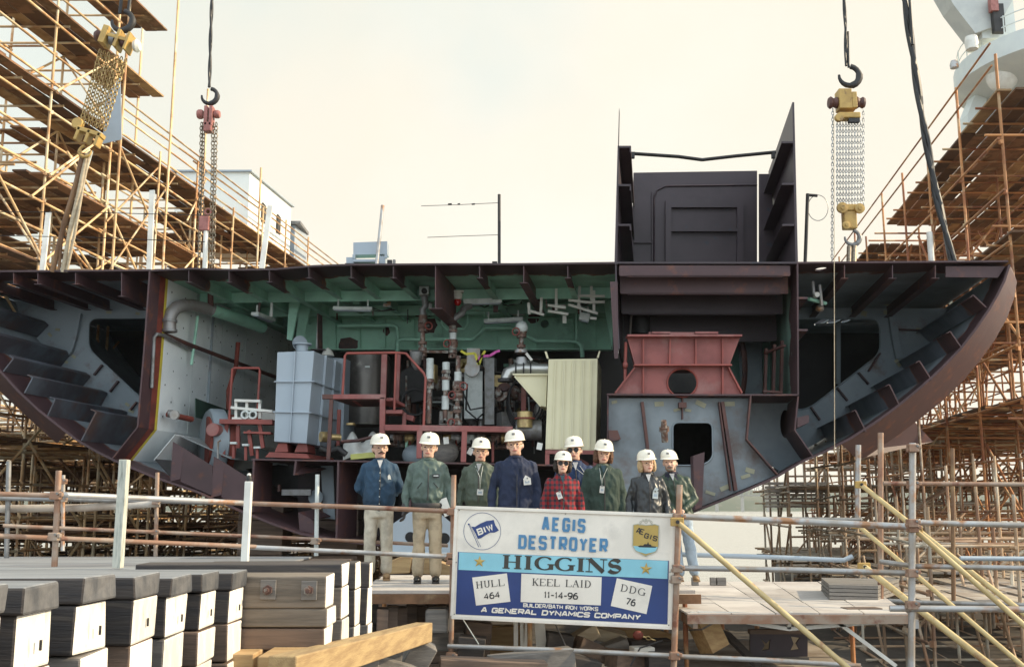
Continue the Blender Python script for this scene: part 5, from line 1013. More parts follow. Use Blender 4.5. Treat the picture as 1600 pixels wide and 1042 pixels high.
MB().prism([W(-13.9, 11.7, 34.7), W(-13.9, 11.76, 34.7), W(-13.9, 11.76, 39.1), W(-13.9, 11.7, 39.1)], (-2.9, 0, 0)).build('roof', M['tank'], t)
for y in (36.2, 37.7): MB().box(W(-13.98, 10.6, y), (0.04, 0.5, 0.7)).build('window', M['dark'], t)
t = thing('site_booth', 'small booth with blue roof on the left scaffold beyond the hut', 'booth', W(-14.6, 9.46, 40))
MB().prism([W(-14.0, 9.46, 39.5), W(-14.0, 11.1, 39.5), W(-14.0, 11.1, 40.9), W(-14.0, 9.46, 40.9)], (-1.0, 0, 0)).build('wall', M['tank'], t); MB().box(W(-14.5, 11.16, 40.2), (1.3, 1.7, 0.12)).build('roof', M['steel'], t)
# white boards standing up from the deck edge
for lb, a, b in (('leftmost white upright board standing at the left deck edge', (66, 424), (76, 332)), ('white upright board standing between the leftmost board and the red hoist', (233, 423), (238, 298)), ('white slanting board standing right of the red hoist', (409, 420), (422, 322))):
    tag(MB().beam(P(*a, 19.6), P(*b, 19.9), 0.1, 0.05, up=(0, 1, 0)).build('upright_board', M['white']), lb, 'board')
t = tag(MB().prism([P(165, 150, 23.8), P(188, 120, 23.8), P(190, 218, 23.8), P(160, 225, 23.8)], (0, 0.02, 0)).build('hanging_sheet', M['tank']), 'pale blue sheet hanging behind the leaning yellow hoist', 'sheet')
t = thing('deck_rail_line', 'thin safety line strung over the left side of the hull', 'line', P(0, 330, 19.4))
MB().tube([P(-20, 331, 19.4), P(140, 332, 19.4), P(330, 337, 19.4)], 0.008, 4).build('line', M['dark'], t); MB().tube([P(-20, 368, 19.4), P(140, 371, 19.4), P(320, 378, 19.4)], 0.008, 4).build('line', M['dark'], t)
# neighbouring ship's mast at the top right
t = thing('ship_mast', 'grey mast platform of a neighbouring ship above the right scaffold', 'ship mast', W(19, 0, 48))
mg = pm('mast_grey', (0.62, 0.66, 0.64), (0.56, 0.6, 0.6), scale=0.5)
mc = P(1672, 130, 47); rp = 5.15
MB().lathe(Vector((mc.x, 47, CAMZ)), [(1.9, 10), (2.6, 20)], n=20).build('column', mg, t, smooth=40)
MB().lathe(mc, [(3.4, -0.5), (5.0, 0.1), (5.15, 0.2), (5.15, 1.15), (5.05, 1.15), (5.05, 0.3), (0.1, 0.3)], n=48).build('round_platform', mg, t, smooth=30)
for h in (1.7, 2.2): MB().torus(mc + Vector((0, 0, h)), 4.9, 0.03, axis=(0, 0, 1), n=48).build('railing', mg, t, smooth=60)
for i in range(24): a = 2*math.pi*i/24; MB().cyl(mc + Vector((4.9*math.cos(a), 4.9*math.sin(a), 1.1)), mc + Vector((4.9*math.cos(a), 4.9*math.sin(a), 2.25)), 0.03, n=6).build('railing_post', mg, t)
MB().prism([P(1468, -30, 45), P(1490, 8, 45), P(1524, 52, 45), P(1560, 40, 45), P(1600, -30, 45)], (0, 1.2, 0)).build('slanted_leg', pm('mast_shade_grey', (0.5, 0.52, 0.5), (0.45, 0.47, 0.46)), t)
MB().box(P(1545, 20, 46), (1.6, 1.6, 3.4)).build('deckhouse', mg, t); MB().box(P(1559, 30, 44.8), (0.5, 0.3, 1.4)).build('locker', M['dark'], t); MB().box(P(1552, 8, 44.7), (0.35, 0.3, 0.7)).build('locker', M['rhoist'], t)
MB().lathe(P(1518, 68, 43.5), [(0.26, -0.3), (0.3, 0.0), (0.26, 0.3)], n=20).build('lantern', M['white'], t, smooth=40); MB().lathe(P(1491, 102, 44), [(0.18, -0.15), (0.2, 0.0), (0.14, 0.2)], n=20).build('lantern', M['galv'], t, smooth=40)
MB().ell(P(1566, 116, 46), (0.75, 0.75, 0.9), 20, 12).build('radome', M['white'], t, smooth=80)
MB().prism([P(1512, 178, 48), P(1532, 128, 48), P(1545, 130, 48), P(1530, 250, 48), P(1512, 250, 48)], (0, 1, 0)).build('mast_leg', mg, t); MB().prism([P(1545, 130, 48.2), P(1590, 130, 48.2), P(1590, 260, 48.2), P(1535, 260, 48.2)], (0, 1, 0)).build('mast_panel', M['tank'], t)
# ------------------------------------------------------------------ GROUND, WATER, FAR SHORE
def struct(mb, name, mat, **k): return tag(mb.build(name, M[mat] if isinstance(mat, str) else mat, **k), kind='structure')
def slab(pts, z, th): return MB().prism([Vector((x, y, z)) for x, y in pts], (0, 0, -th))
ZG = CAMZ - 2.62
struct(slab([(-60, -12), (30, -12), (30, 30), (60, 70), (17.5, 70), (9.3, 36), (-3.0, 34), (-3, 70), (-60, 70)], ZG, 3.2), 'ground', 'ground')
wm = bpy.data.materials.new('bay_water'); wm.use_nodes = True; tt = wm.node_tree; b = tt.nodes['Principled BSDF']; b.inputs['Base Color'].default_value = (0.34, 0.33, 0.29, 1); b.inputs['Roughness'].default_value = 0.2; b.inputs['IOR'].default_value = 1.33
z = tt.nodes.new('ShaderNodeTexNoise'); z.inputs['Scale'].default_value = 0.8; g = tt.nodes.new('ShaderNodeNewGeometry'); tt.links.new(g.outputs['Position'], z.inputs['Vector']); u = tt.nodes.new('ShaderNodeBump'); u.inputs['Strength'].default_value = 0.4; u.inputs['Distance'].default_value = 0.3; tt.links.new(z.outputs['Fac'], u.inputs['Height']); tt.links.new(u.outputs[0], b.inputs['Normal'])
struct(MB().poly([(-3500, -60, 0), (3500, -60, 0), (3500, 4200, 0), (-3500, 4200, 0)]), 'water', wm)
hm = pm('far_woods', (0.05, 0.07, 0.04), (0.08, 0.09, 0.06), (0.13, 0.12, 0.09), scale=0.02, rough=0.9, s3=0.05)
rnd = random.Random(2)
mb = MB(); nx, ny = 90, 10; v = []
for i in range(nx):
    for j in range(ny):
        x = -2600 + 5200*i/(nx-1); q = j/(ny-1); hgt = 34 + 14*math.sin(x*0.004 + 1) + 9*math.sin(x*0.011) + 5*math.sin(x*0.05) + rnd.uniform(-2, 2)
        v.append((x, 1500 + 380*q, max(-0.5, hgt*math.sin(q*math.pi*0.75)**0.6 - 0.5)))
mb.add(v, [(i*ny+j, (i+1)*ny+j, (i+1)*ny+j+1, i*ny+j+1) for i in range(nx-1) for j in range(ny-1)]); struct(mb, 'far_hills', hm, smooth=80)
t = thing('truss_bridge', 'faint pale steel truss bridge across the far bay', 'bridge', (P(1150, 797, 1380).x, 1380, 0))
bx0, bx1 = P(1120, 790, 1380).x, P(1200, 790, 1380).x; bm_ = M['steel']
MB().beam((bx0 - 60, 1380, 22), (bx1 + 120, 1380, 20), 8, 1.6).build('bridge_deck', bm_, t)
mb = MB(); tp = []
for i in range(13):
    f = i/12; x = bx0 + (bx1-bx0)*f; tp.append(Vector((x, 1380, 23 + 16*abs(math.sin(f*math.pi*2))**0.8)))
for a, b in zip(tp, tp[1:]): mb.beam(a, b, 1, 1); mb.beam((a.x, 1380, 22), b, 0.7, 0.7); mb.beam((b.x, 1380, 22), b, 0.7, 0.7)
mb.build('truss', bm_, t)
for f in (0.0, 0.5, 1.0): MB().beam((bx0 + (bx1-bx0)*f, 1380, -1), (bx0 + (bx1-bx0)*f, 1380, 22), 4, 3, up=(0, 1, 0)).build('pier', M['conc'], t)
hz = bpy.data.materials.new('haze'); hz.use_nodes = True; tt = hz.node_tree; tt.nodes.clear(); pv = tt.nodes.new('ShaderNodeVolumePrincipled'); oo = tt.nodes.new('ShaderNodeOutputMaterial'); tt.links.new(pv.outputs[0], oo.inputs['Volume'])
pv.inputs['Color'].default_value = (0.92, 0.96, 0.97, 1); pv.inputs['Density'].default_value = 0.00016; pv.inputs['Anisotropy'].default_value = 0.2
o = MB().add([(x, y, z_) for z_ in (-4, 70) for y in (-70, 4300) for x in (-3600, 3600)], [(0, 2, 3, 1), (4, 5, 7, 6), (0, 1, 5, 4), (2, 6, 7, 3), (0, 4, 6, 2), (1, 3, 7, 5)]).build('haze', hz); tag(o, kind='stuff')
# ------------------------------------------------------------------ GUARD RAILS AND BRACES NEAR
def rail_thing(name, label, cat, posts, rails, loc, pm_='rtube'):
    t_ = thing(name, label, cat, loc)
    for pts, r, mt in posts:
        q = [P(*p) for p in pts]; MB().tube(q, r, 10).build('post', M[mt], t_, smooth=60)
    for pts, r, mt in rails:
        q = [P(*p) for p in pts]; MB().tube(q, r, 10).build('rail', M[mt], t_, smooth=60)
    return t_
def clamp(t_, x, y, Y, s=0.1, mat='rtube'):
    c = P(x, y, Y - 0.01); MB().box(c, (s, s*0.9, s*0.8)).box(c + Vector((s*0.5, -0.02, 0.01)), (s*0.5, s*0.5, s*0.4)).box(c + Vector((-s*0.45, 0, -0.02)), (s*0.4, s*0.5, s*0.35)).build('clamp', M[mat], t_, bevel=0.008)
    MB().cyl(c + Vector((s*0.3, -s*0.6, s*0.2)), c + Vector((s*0.3, s*0.3, s*0.2)), 0.012, n=6).build('clamp_bolt', M['steel'], t_)
t = rail_thing('guard_rail', 'long tube guard rail with three rusty rails left of the painted sign', 'guard rail',
   [([(85, 885, 10.4), (92, 735, 10.4)], 0.03, 'rtube'), ([(494, 868, 13.2), (496, 741, 13.2)], 0.027, 'lightm'), ([(704, 1060, 11.7), (709, 742, 11.7)], 0.03, 'rtube')],
   [([(-20, 771, 10.3), (90, 774, 10.4)], 0.026, 'rtube'), ([(80, 772, 10.35), (245, 779, 11.2), (388, 786, 11.7)], 0.03, 'galv'), ([(378, 786, 12.0), (560, 792, 11.9), (712, 799, 11.66)], 0.028, 'rtube'), ([(-20, 836, 10.3), (400, 854, 11.6)], 0.026, 'rtube'), ([(360, 853, 11.6), (712, 870, 11.62)], 0.027, 'galv')], P(400, 880, 11.7))
for x, y, Y in ((88, 774, 10.35), (85, 838, 10.35), (707, 799, 11.62), (705, 869, 11.62), (706, 876, 11.62), (704, 1025, 11.62), (495, 790, 13.1), (493, 845, 13.1)): clamp(t, x, y, Y)
t = rail_thing('guard_rail', 'rear tube guard rail with grey rails behind the front one at the left', 'guard rail',
   [([(10, 880, 12.8), (14, 720, 12.8)], 0.03, 'steel'), ([(243, 872, 13.2), (246, 738, 13.2)], 0.026, 'rtube'), ([(98, 860, 12.8), (99, 742, 12.8)], 0.024, 'galv')],
   [([(-20, 778, 12.7), (243, 783, 13.1), (400, 787, 13.3)], 0.028, 'steel'), ([(-20, 795, 12.9), (130, 793, 13.0), (250, 786, 13.1)], 0.05, 'plank'), ([(5, 821, 12.6), (220, 830, 13.0), (405, 838, 13.2), (700, 852, 13.4)], 0.024, 'rtube')], P(150, 872, 13.0))
for x, y, Y in ((99, 752, 12.7), (99, 780, 12.7), (244, 784, 13.05), (243, 831, 13.05)): clamp(t, x, y, Y, 0.08)
for lb, a, b, Y in (('weathered white wooden post standing on the left plywood deck', (184, 887), (195, 718), 10.4), ):
    tag(MB().beam(P(*a, Y), P(*b, Y), 0.085, 0.1, up=(0, 1, 0)).build('wooden_post', pm('bleached_post', (0.50, 0.50, 0.44), (0.34, 0.36, 0.32), (0.22, 0.22, 0.19), scale=5, rough=0.8, stretch=(8, 8, 1), f3=(0.6, 0.7)), bevel=0.006), lb, 'post')
t = thing('wooden_post', 'smooth cream post with a dark cap standing where the guard rails meet', 'post', P(383, 887, 10.5))
MB().beam(P(382, 888, 10.5), P(389, 752, 10.5), 0.07, 0.07, up=(0, 1, 0)).build('post', M['white'], t, bevel=0.006); MB().lathe(P(389, 752, 10.5), [(0.025, 0), (0.032, 0.03), (0.02, 0.06)], n=10).build('cap', M['dark'], t, smooth=40); MB().ell(P(389, 742, 10.5), (0.022, 0.02, 0.02)).build('tip', M['white'], t, smooth=60)
t = rail_thing('guard_rail', 'galvanised tube guard rail right of the painted sign along the sunlit platform', 'guard rail',
   [([(1052, 1060, 11.0), (1062, 757, 11.0)], 0.033, 'rtube'), ([(1424, 1060, 10.4), (1426, 692, 10.4)], 0.034, 'galv')],
   [([(1050, 806, 11.05), (1240, 814, 11.0), (1424, 823, 10.5)], 0.036, 'galv'), ([(1424, 816, 10.45), (1640, 821, 10.2)], 0.03, 'galv'), ([(1055, 887, 11.05), (1240, 890, 10.9), (1424, 895, 10.5)], 0.03, 'galv'), ([(1040, 1024, 11.05), (1200, 1031, 10.9), (1345, 1040, 10.7)], 0.026, 'galv'), ([(1390, 950, 10.4), (1640, 952, 10.2)], 0.032, 'galv'), ([(1380, 755, 11.4), (1640, 757, 11.2)], 0.026, 'rtube'), ([(1376, 877, 10.8), (1428, 884, 10.45), (1640, 888, 10.2)], 0.026, 'galv'), ([(700, 1009, 11.6), (870, 1015, 11.3), (1050, 1024, 11.05)], 0.026, 'galv')], P(1240, 900, 11))
for x, y, Y in ((1060, 808, 10.97), (1058, 888, 10.97), (1056, 905, 10.97), (1054, 1024, 10.97), (1426, 825, 10.36), (1425, 817, 10.3), (1425, 895, 10.36), (1424, 945, 10.36), (1426, 700, 10.36), (1426, 757, 10.6)): clamp(t, x, y, Y, 0.1)
rail_thing('guard_rail', 'second tube rail row with a bent blue end behind the sunlit platform', 'guard rail',
   [([(1340, 815, 13.4), (1341, 695, 13.4)], 0.036, 'galv'), ([(1376, 935, 13.0), (1376, 676, 13.0)], 0.036, 'rtube'), ([(1490, 940, 13.0), (1488, 700, 13.0)], 0.026, 'poledark')],
   [([(1065, 866, 13.4), (1200, 870, 13.3), (1318, 875, 13.2), (1332, 869, 13.2)], 0.032, 'tank'), ([(1068, 808, 13.4), (1240, 811, 13.3), (1345, 812, 13.3)], 0.03, 'steel'), ([(1500, 872, 12.8), (1640, 873, 12.8)], 0.03, 'tank'), ([(1380, 938, 13.0), (1440, 941, 12.9), (1640, 946, 12.8)], 0.03, 'steel')], P(1345, 920, 13.2))
for lb, a, b, r in (('longest yellow brace tube running down from the sign post', (1058, 815, 10.9), (1340, 1056, 10.3), 0.036), ('yellow brace tube crossing highest behind the right galvanised post', (1345, 757, 13.2), (1640, 990, 11.2), 0.038), ('yellow brace tube just below the highest one', (1340, 820, 13.2), (1610, 1050, 11.2), 0.034), ('lowest fat yellow brace tube at the bottom right', (1350, 885, 12.0), (1575, 1060, 10.6), 0.045), ('yellow brace tube starting at the galvanised post and leaving right', (1430, 828, 10.5), (1650, 1020, 10.0), 0.034)):
    t_ = thing('brace_tube', lb, 'brace tube', P(*a)); MB().tube([P(*a), P(*b)], r*0.82, 10).build('tube', M['ytube'], t_, smooth=60); c = P(*a); MB().box(c, (0.14, 0.05, 0.09)).build('end_plate', M['yhoist'], t_, bevel=0.01); MB().cyl(c + Vector((0, -0.05, 0)), c + Vector((0, 0.05, 0)), 0.02, n=8).build('bolt', M['dark'], t_)
# ------------------------------------------------------------------ PEOPLE
skin = pm('skin', (0.72, 0.46, 0.35), (0.64, 0.38, 0.28), scale=6, rough=0.55)
def cloth(name, c, c2=None, rough=0.8, **k): return pm(name, c, c2 or tuple(x*0.75 for x in c), scale=7, rough=rough, bump=0.25, bscale=60, **k)
def tcap(mb, p0, p1, r0, r1, n=12, fl=1.0):
    p0, p1 = Vector(p0), Vector(p1); d = (p1-p0); ln = d.length; d.normalize(); pts = []; rs = []
    for a in (-90, -60, -30, 0): pts.append(p0 + d*math.sin(R(a))*r0); rs.append(max(0.001, math.cos(R(a))*r0))
    for f in (0.33, 0.66): pts.append(p0.lerp(p1, f)); rs.append(r0 + (r1-r0)*f)
    for a in (0, 30, 60, 90): pts.append(p1 + d*math.sin(R(a))*r1); rs.append(max(0.001, math.cos(R(a))*r1))
    return mb.tube(pts, r0, n, rs=rs, flat=fl)
def loft(mb, rings, n=24):
    vs = []; m = len(rings)
    for z, rx, ry, cy in rings:
        for j in range(n):
            a = 2*math.pi*j/n; c, s_ = math.cos(a), math.sin(a); e = 0.85
            vs.append((rx*math.copysign(abs(c)**e, c), cy + ry*math.copysign(abs(s_)**e, s_), z))
    return mb.add(vs, [(i*n+j, i*n+(j+1) % n, (i+1)*n+(j+1) % n, (i+1)*n+j) for i in range(m-1) for j in range(n)] + [tuple(reversed(range(n))), tuple(range((m-1)*n, m*n))])
DG = None
def blob(mb, name, mat, parent, vox, smooth=4, fold=0.0, seed=0, fs=(9, 9, 5)):
    me = bpy.data.meshes.new(name); me.from_pydata(mb.v, [], mb.f); bm = bmesh.new(); bm.from_mesh(me); bmesh.ops.recalc_face_normals(bm, faces=bm.faces); bm.to_mesh(me); bm.free()
    o = bpy.data.objects.new(name, me); COL.objects.link(o)
    r = o.modifiers.new('r', 'REMESH'); r.mode = 'VOXEL'; r.voxel_size = vox
    s_ = o.modifiers.new('s', 'SMOOTH'); s_.iterations = smooth; s_.factor = 0.5
    dg = bpy.context.evaluated_depsgraph_get(); me2 = bpy.data.meshes.new_from_object(o.evaluated_get(dg)); o.modifiers.clear(); o.data = me2; bpy.data.meshes.remove(me)
    me2.name = name
    if fold:
        off = Vector((seed*3.1, seed*1.7, 0)); nn = [v.normal.copy() for v in me2.vertices]
        for v, n_ in zip(me2.vertices, nn):
            q = Vector((v.co.x*fs[0], v.co.y*fs[1], v.co.z*fs[2])) + off; k = noise.noise(q + Vector((0, 0, v.co.x*4))) ; k2 = noise.noise(q*2.3)
            v.co += n_ * fold * ((abs(k)*-1.6 + 0.35) + 0.45*k2)
    me2.materials.clear(); me2.materials.append(mat); me2.shade_smooth(); o.parent = parent; return o
def hand_prims(mb, wr, d, side, grow=0.0, curl=0.5):
    """palm, four unequal bent fingers and a thumb from the side of the palm; wr wrist, d pointing direction"""
    wr = Vector(wr); d = Vector(d).normalized(); ac = Vector((0, 1, 0)) if abs(d.y) < 0.8 else Vector((0, 0, 1)); ac = (ac - d*ac.dot(d)).normalized(); inn = d.cross(ac)*side
    pe = wr + d*0.085; tcap(mb, wr, wr + d*0.03, 0.03+grow, 0.03+grow); 
    for k in (-0.027, -0.009, 0.009, 0.027): tcap(mb, wr + d*0.02 + ac*k*0.7, pe + ac*k, 0.016+grow, 0.0135+grow, 8)
    for k, ln in ((-0.031, 0.07), (-0.0105, 0.08), (0.0105, 0.075), (0.031, 0.058)):
        a = pe + ac*k; b = a + (d*math.cos(curl*0.7) + inn*math.sin(curl*0.7))*ln*0.45; c = b + (d*math.cos(curl*1.9) + inn*math.sin(curl*1.9))*ln*0.5
        tcap(mb, a, b, 0.0105+grow, 0.0095+grow, 8); tcap(mb, b, c, 0.0095+grow, 0.008+grow, 8)
    a = wr + d*0.03 - ac*0.026; b = a + (d*0.7 - ac*0.75 + inn*0.3).normalized()*0.035; c = b + (d*0.95 - ac*0.1 + inn*0.45).normalized()*0.032
    tcap(mb, a, b, 0.014+grow, 0.0115+grow, 8); tcap(mb, b, c, 0.011+grow, 0.009+grow, 8)
ARMS = {'side': ((0.23, 0.03, 1.14), (0.225, -0.08, 0.885)), 'back': ((0.25, 0.06, 1.15), (0.08, 0.17, 0.99)), 'front': ((0.235, 0.0, 1.14), (0.06, -0.215, 0.98)), 'out': ((0.25, 0.03, 1.14), (0.262, -0.06, 0.88))}
hel_m = pm('helmet_shell', (0.84, 0.78, 0.66), (0.78, 0.72, 0.60), scale=10, rough=0.35)
def person(label, px, top, Y, H0, coat, pants, shoe, armL='side', armR='side', hem=0.86, collar=None, hair=None, hairlen=0, glasses=None, stache=None, beard=None, female=False, rz=0.0, gloves=(), extras=None, quilt=False, tilt=0, yaw=0, nod=0, lean=0, wide=1.0, inner=None, shirt=None, band=None, seed=0):
    zt = P(px, top, Y).z; z0 = CAMZ + H0; s_ = (zt - z0)/1.852
    x = P(px, 800, Y).x; t = thing('person', label, 'person', (x, Y, z0), 'men and women in hard hats behind the sign', R(rz)); t.scale = (s_, s_, s_)
    wd = (0.92 if female else 1.0)*wide
    arms = []
    for sx, kind in ((-1, armL), (1, armR)):
        e, w_ = ARMS[kind]; arms.append((Vector((sx*0.168*wd, 0.0, 1.405)), Vector((sx*e[0]*wd, e[1], e[2])), Vector((sx*w_[0]*wd, w_[1], w_[2]))))
    HS = 1.22; HP_ = Vector((0, 0, 1.53)); HR_ = Euler((R(nod), R(tilt), R(yaw))).to_matrix()
    def hs(o, z0_=1.50, dz=0.0):
        for v in o.data.vertices:
            if v.co.z > 1.535: k = min(1, (v.co.z-1.535)/0.03); v.co.x *= 1 + (HS-1)*k; v.co.y *= 1 + (HS-1)*k; v.co.z = 1.535 + (v.co.z-1.535)*(1 + (HS-1)*k)*0.98 - 0.032*k; v.co = v.co.lerp(HP_ + HR_ @ (v.co - HP_), k)
        return o
    # --- body: one continuous skin
    mb = MB()
    mb.ell((0, -0.005, 1.685), (0.074, 0.094, 0.105), 16, 12); mb.ell((0, -0.035, 1.625), (0.056, 0.062, 0.068), 14, 10); mb.ell((0, -0.062, 1.583), (0.03, 0.026, 0.022), 10, 8)
    tcap(mb, (0, -0.096, 1.672), (0, -0.118, 1.642), 0.009, 0.0155, 8); mb.ell((0, -0.08, 1.69), (0.052, 0.013, 0.009), 10, 6)
    for sx in (-1, 1): mb.ell((sx*0.077, 0.005, 1.655), (0.012, 0.02, 0.032), 8, 8); mb.ell((sx*0.036, -0.075, 1.64), (0.02, 0.018, 0.018), 8, 6)
    mb.ell((0, -0.088, 1.608), (0.026, 0.012, 0.009), 10, 6)
    tcap(mb, (0, 0.01, 1.44), (0, -0.005, 1.60), 0.056 if not female else 0.047, 0.054 if not female else 0.046)
    loft(mb, [(0.90, 0.13*wd, 0.095, 0), (1.05, 0.125*wd, 0.09, 0), (1.3, 0.155*wd, 0.1, 0), (1.42, 0.15*wd, 0.075, 0), (1.47, 0.07, 0.05, 0)])
    for i_, (a, b, c) in enumerate(arms):
        tcap(mb, a, b, 0.045, 0.038); tcap(mb, b, c, 0.037, 0.026); hand_prims(mb, c, (c-b), -1 if i_ == 0 else 1)
    for sx in (-1, 1): tcap(mb, (sx*0.085, 0, 0.92), (sx*0.095, -0.01, 0.5), 0.075, 0.05); tcap(mb, (sx*0.095, -0.01, 0.5), (sx*0.1, 0.01, 0.1), 0.048, 0.034); tcap(mb, (sx*0.1, 0.0, 0.06), (sx*0.115, -0.12, 0.04), 0.035, 0.03)
    hs(blob(mb, 'body', skin, t, 0.0085, 3))
    # --- jacket
    mb = MB(); q = 0.012 if quilt else 0
    if hem > 0.9: rings = [(hem-0.07, 0.165*wd, 0.125, 0), (hem, 0.18*wd, 0.14, 0), (hem+0.06, 0.195*wd, 0.155, -0.01), (1.12, 0.192*wd, 0.15, -0.01), (1.30, 0.195*wd, 0.145, 0), (1.41, 0.19*wd, 0.12, 0), (1.475, 0.15*wd, 0.09, 0.005), (1.515, 0.085, 0.072, 0.01)]
    else: rings = [(hem, 0.20*wd+q, 0.155, 0), (1.0, 0.19*wd+q, 0.15, 0), (1.12, 0.18*wd+q, 0.14, 0), (1.30, 0.187*wd+q, 0.14, 0), (1.40, 0.178*wd, 0.115, 0), (1.46, 0.14*wd, 0.09, 0.005), (1.515, 0.085, 0.072, 0.01)]
    loft(mb, rings)
    for a, b, c in arms:
        tcap(mb, a, b, 0.066, 0.059); tcap(mb, b, c.lerp(b, 0.08), 0.057, 0.046)
    jk = blob(mb, 'jacket', coat, t, 0.012, 4, 0.016 if not quilt else 0.012, seed, (12, 12, 7))
    # collar, zip, cuffs, pockets
    cm = collar or coat
    for sx in (-1, 1):
        MB().add([(sx*0.012, -0.085, 1.43), (sx*0.075, -0.105, 1.405), (sx*0.11, -0.06, 1.46), (sx*0.085, -0.02, 1.53), (sx*0.045, -0.062, 1.515)] + [(sx*0.012, -0.07, 1.44), (sx*0.075, -0.085, 1.41), (sx*0.095, -0.045, 1.46), (sx*0.07, -0.01, 1.53), (sx*0.035, -0.05, 1.515)], [(0, 1, 2, 3, 4), (9, 8, 7, 6, 5), (0, 5, 6, 1), (1, 6, 7, 2), (2, 7, 8, 3), (3, 8, 9, 4), (4, 9, 5, 0)]).build('collar', cm, t, local=True, smooth=60)
    MB().torus((0, 0.01, 1.50), 0.07, 0.022, axis=(0, 0.15, 1), n=20, m=8).build('collar_band', cm, t, local=True, smooth=80)
    fy = -0.155 if hem > 0.9 else -0.15
    if shirt: MB().add([(-0.035, -0.095, 1.50), (0.035, -0.095, 1.50), (0.0, -0.135, 1.40), (-0.03, -0.06, 1.51), (0.03, -0.06, 1.51), (0, -0.10, 1.40)], [(0, 1, 2), (3, 5, 4), (0, 2, 5, 3), (1, 4, 5, 2), (0, 3, 4, 1)]).build('shirt', shirt, t, local=True)
    MB().tube([(0.004, fy + 0.035, 1.40), (0.006, fy - 0.004, 1.30), (0.004, fy - 0.012, 1.12), (0.002, fy - 0.012, hem + 0.03)], 0.0065, 6).build('zip', M['dark'], t, local=True, smooth=60)
    if band: MB().lathe((0, 0, hem-0.03), [(0.182*wd, -0.03), (0.19*wd, 0.0), (0.182*wd, 0.03)], n=28).build('waist_band', band, t, local=True, smooth=40)
    # --- trousers
    mb = MB(); loft(mb, [(0.78, 0.165*wd, 0.125, 0), (0.90, 0.175*wd, 0.13, 0), (0.99, 0.155*wd, 0.115, 0)])
    for sx in (-1, 1):
        tcap(mb, (sx*0.09, 0.0, 0.86), (sx*0.1, -0.015, 0.5), 0.098, 0.082); tcap(mb, (sx*0.1, -0.015, 0.5), (sx*0.108, 0.01, 0.13), 0.082, 0.075)
    blob(mb, 'trousers', pants, t, 0.014, 4, 0.012, seed + 5, (7, 7, 6))
    for sx in (-1, 1):
        mb = MB(); mb.ell((sx*0.112, -0.045, 0.045), (0.05, 0.135, 0.042), 14, 8); mb.ell((sx*0.110, 0.03, 0.065), (0.045, 0.06, 0.05), 12, 8); mb.box((sx*0.112, -0.045, 0.012), (0.09, 0.25, 0.022))
        mb.build('shoe', shoe, t, local=True, smooth=50)
    # --- helmet
    hx, hy, hz = 0.101, 0.128, 0.103; zb = 1.722; n = 30; vs = []; fs = []; m = 11
    for i in range(m):
        a = R(90*i/(m-1)); 
        for j in range(n):
            b = 2*math.pi*j/n; k = math.cos(a)**0.62 if i < m-1 else 0.02
            vs.append((hx*k*math.cos(b), 0.0 + hy*k*math.sin(b), zb + hz*math.sin(a)))
    fs = [(i*n+j, i*n+(j+1) % n, (i+1)*n+(j+1) % n, (i+1)*n+j) for i in range(m-1) for j in range(n)] + [tuple(range((m-1)*n, m*n))]
    o0 = len(vs)
    for j in range(n):
        b = 2*math.pi*j/n; f = max(0, -math.sin(b))**2; k = 0.009 + 0.034*f
        vs.append(((hx + k)*math.cos(b), (hy + k)*math.sin(b), zb - 0.012 - 0.012*f))
    for j in range(n): vs.append((hx*0.93*math.cos(2*math.pi*j/n), hy*0.93*math.sin(2*math.pi*j/n), zb - 0.004))
    fs += [(o0+j, o0+(j+1) % n, (j+1) % n, j) for j in range(n)] + [(o0+n+j, o0+n+(j+1) % n, o0+(j+1) % n, o0+j) for j in range(n)]
    h = hs(MB().add(vs, fs).build('hard_hat', hel_m, t, local=True, smooth=50))
    hr = MB().tube([(0, -0.112, zb+0.05), (0, -0.06, zb+0.094), (0, 0, zb+0.104), (0, 0.06, zb+0.094), (0, 0.112, zb+0.05)], 0.007, 8).build('hat_ridge', hel_m, h, local=True, smooth=60); hs(hr)
    hb2 = MB().box((0.0, -0.118, zb+0.052), (0.03, 0.012, 0.022)).build('hat_badge', M['steel'], h, local=True); hs(hb2)
    # --- face
    for sx in (-1, 1):
        ey = hs(MB().ell((sx*0.031, -0.091, 1.668), (0.012, 0.006, 0.0065), 10, 6).build('eye', M['dark'], t, local=True, smooth=60))
    hs(MB().ell((0, -0.101, 1.606), (0.026, 0.005, 0.007), 10, 6).build('mouth', pm('lips', (0.42, 0.13, 0.11)), t, local=True, smooth=60))
    if female: pass
    hm_ = hair
    if hm_:
        mb = MB(); mb.ell((0, 0.035, 1.668), (0.083, 0.076, 0.08 + hairlen*0.2), 14, 10)
        if hairlen:
            for sx in (-1, 1): mb.ell((sx*0.078, 0.0, 1.645 - hairlen*0.25), (0.032, 0.055, 0.06 + hairlen*0.5), 10, 8)
            mb.ell((0, 0.06, 1.60), (0.08, 0.04, 0.07 + hairlen*0.4), 10, 8)
        else:
            for sx in (-1, 1): mb.ell((sx*0.074, 0.002, 1.675), (0.009, 0.026, 0.03), 8, 6)
        hs(blob(mb, 'hair', hm_, t, 0.008, 1, 0.01 if hairlen else 0.004, seed, (50, 50, 30)))
    if stache: mb = MB(); tcap(mb, (0, -0.108, 1.622), (0.036, -0.094, 1.606), 0.011, 0.005, 8); tcap(mb, (0, -0.108, 1.622), (-0.036, -0.094, 1.606), 0.011, 0.005, 8); hs(mb.build('moustache', stache, t, local=True, smooth=60))
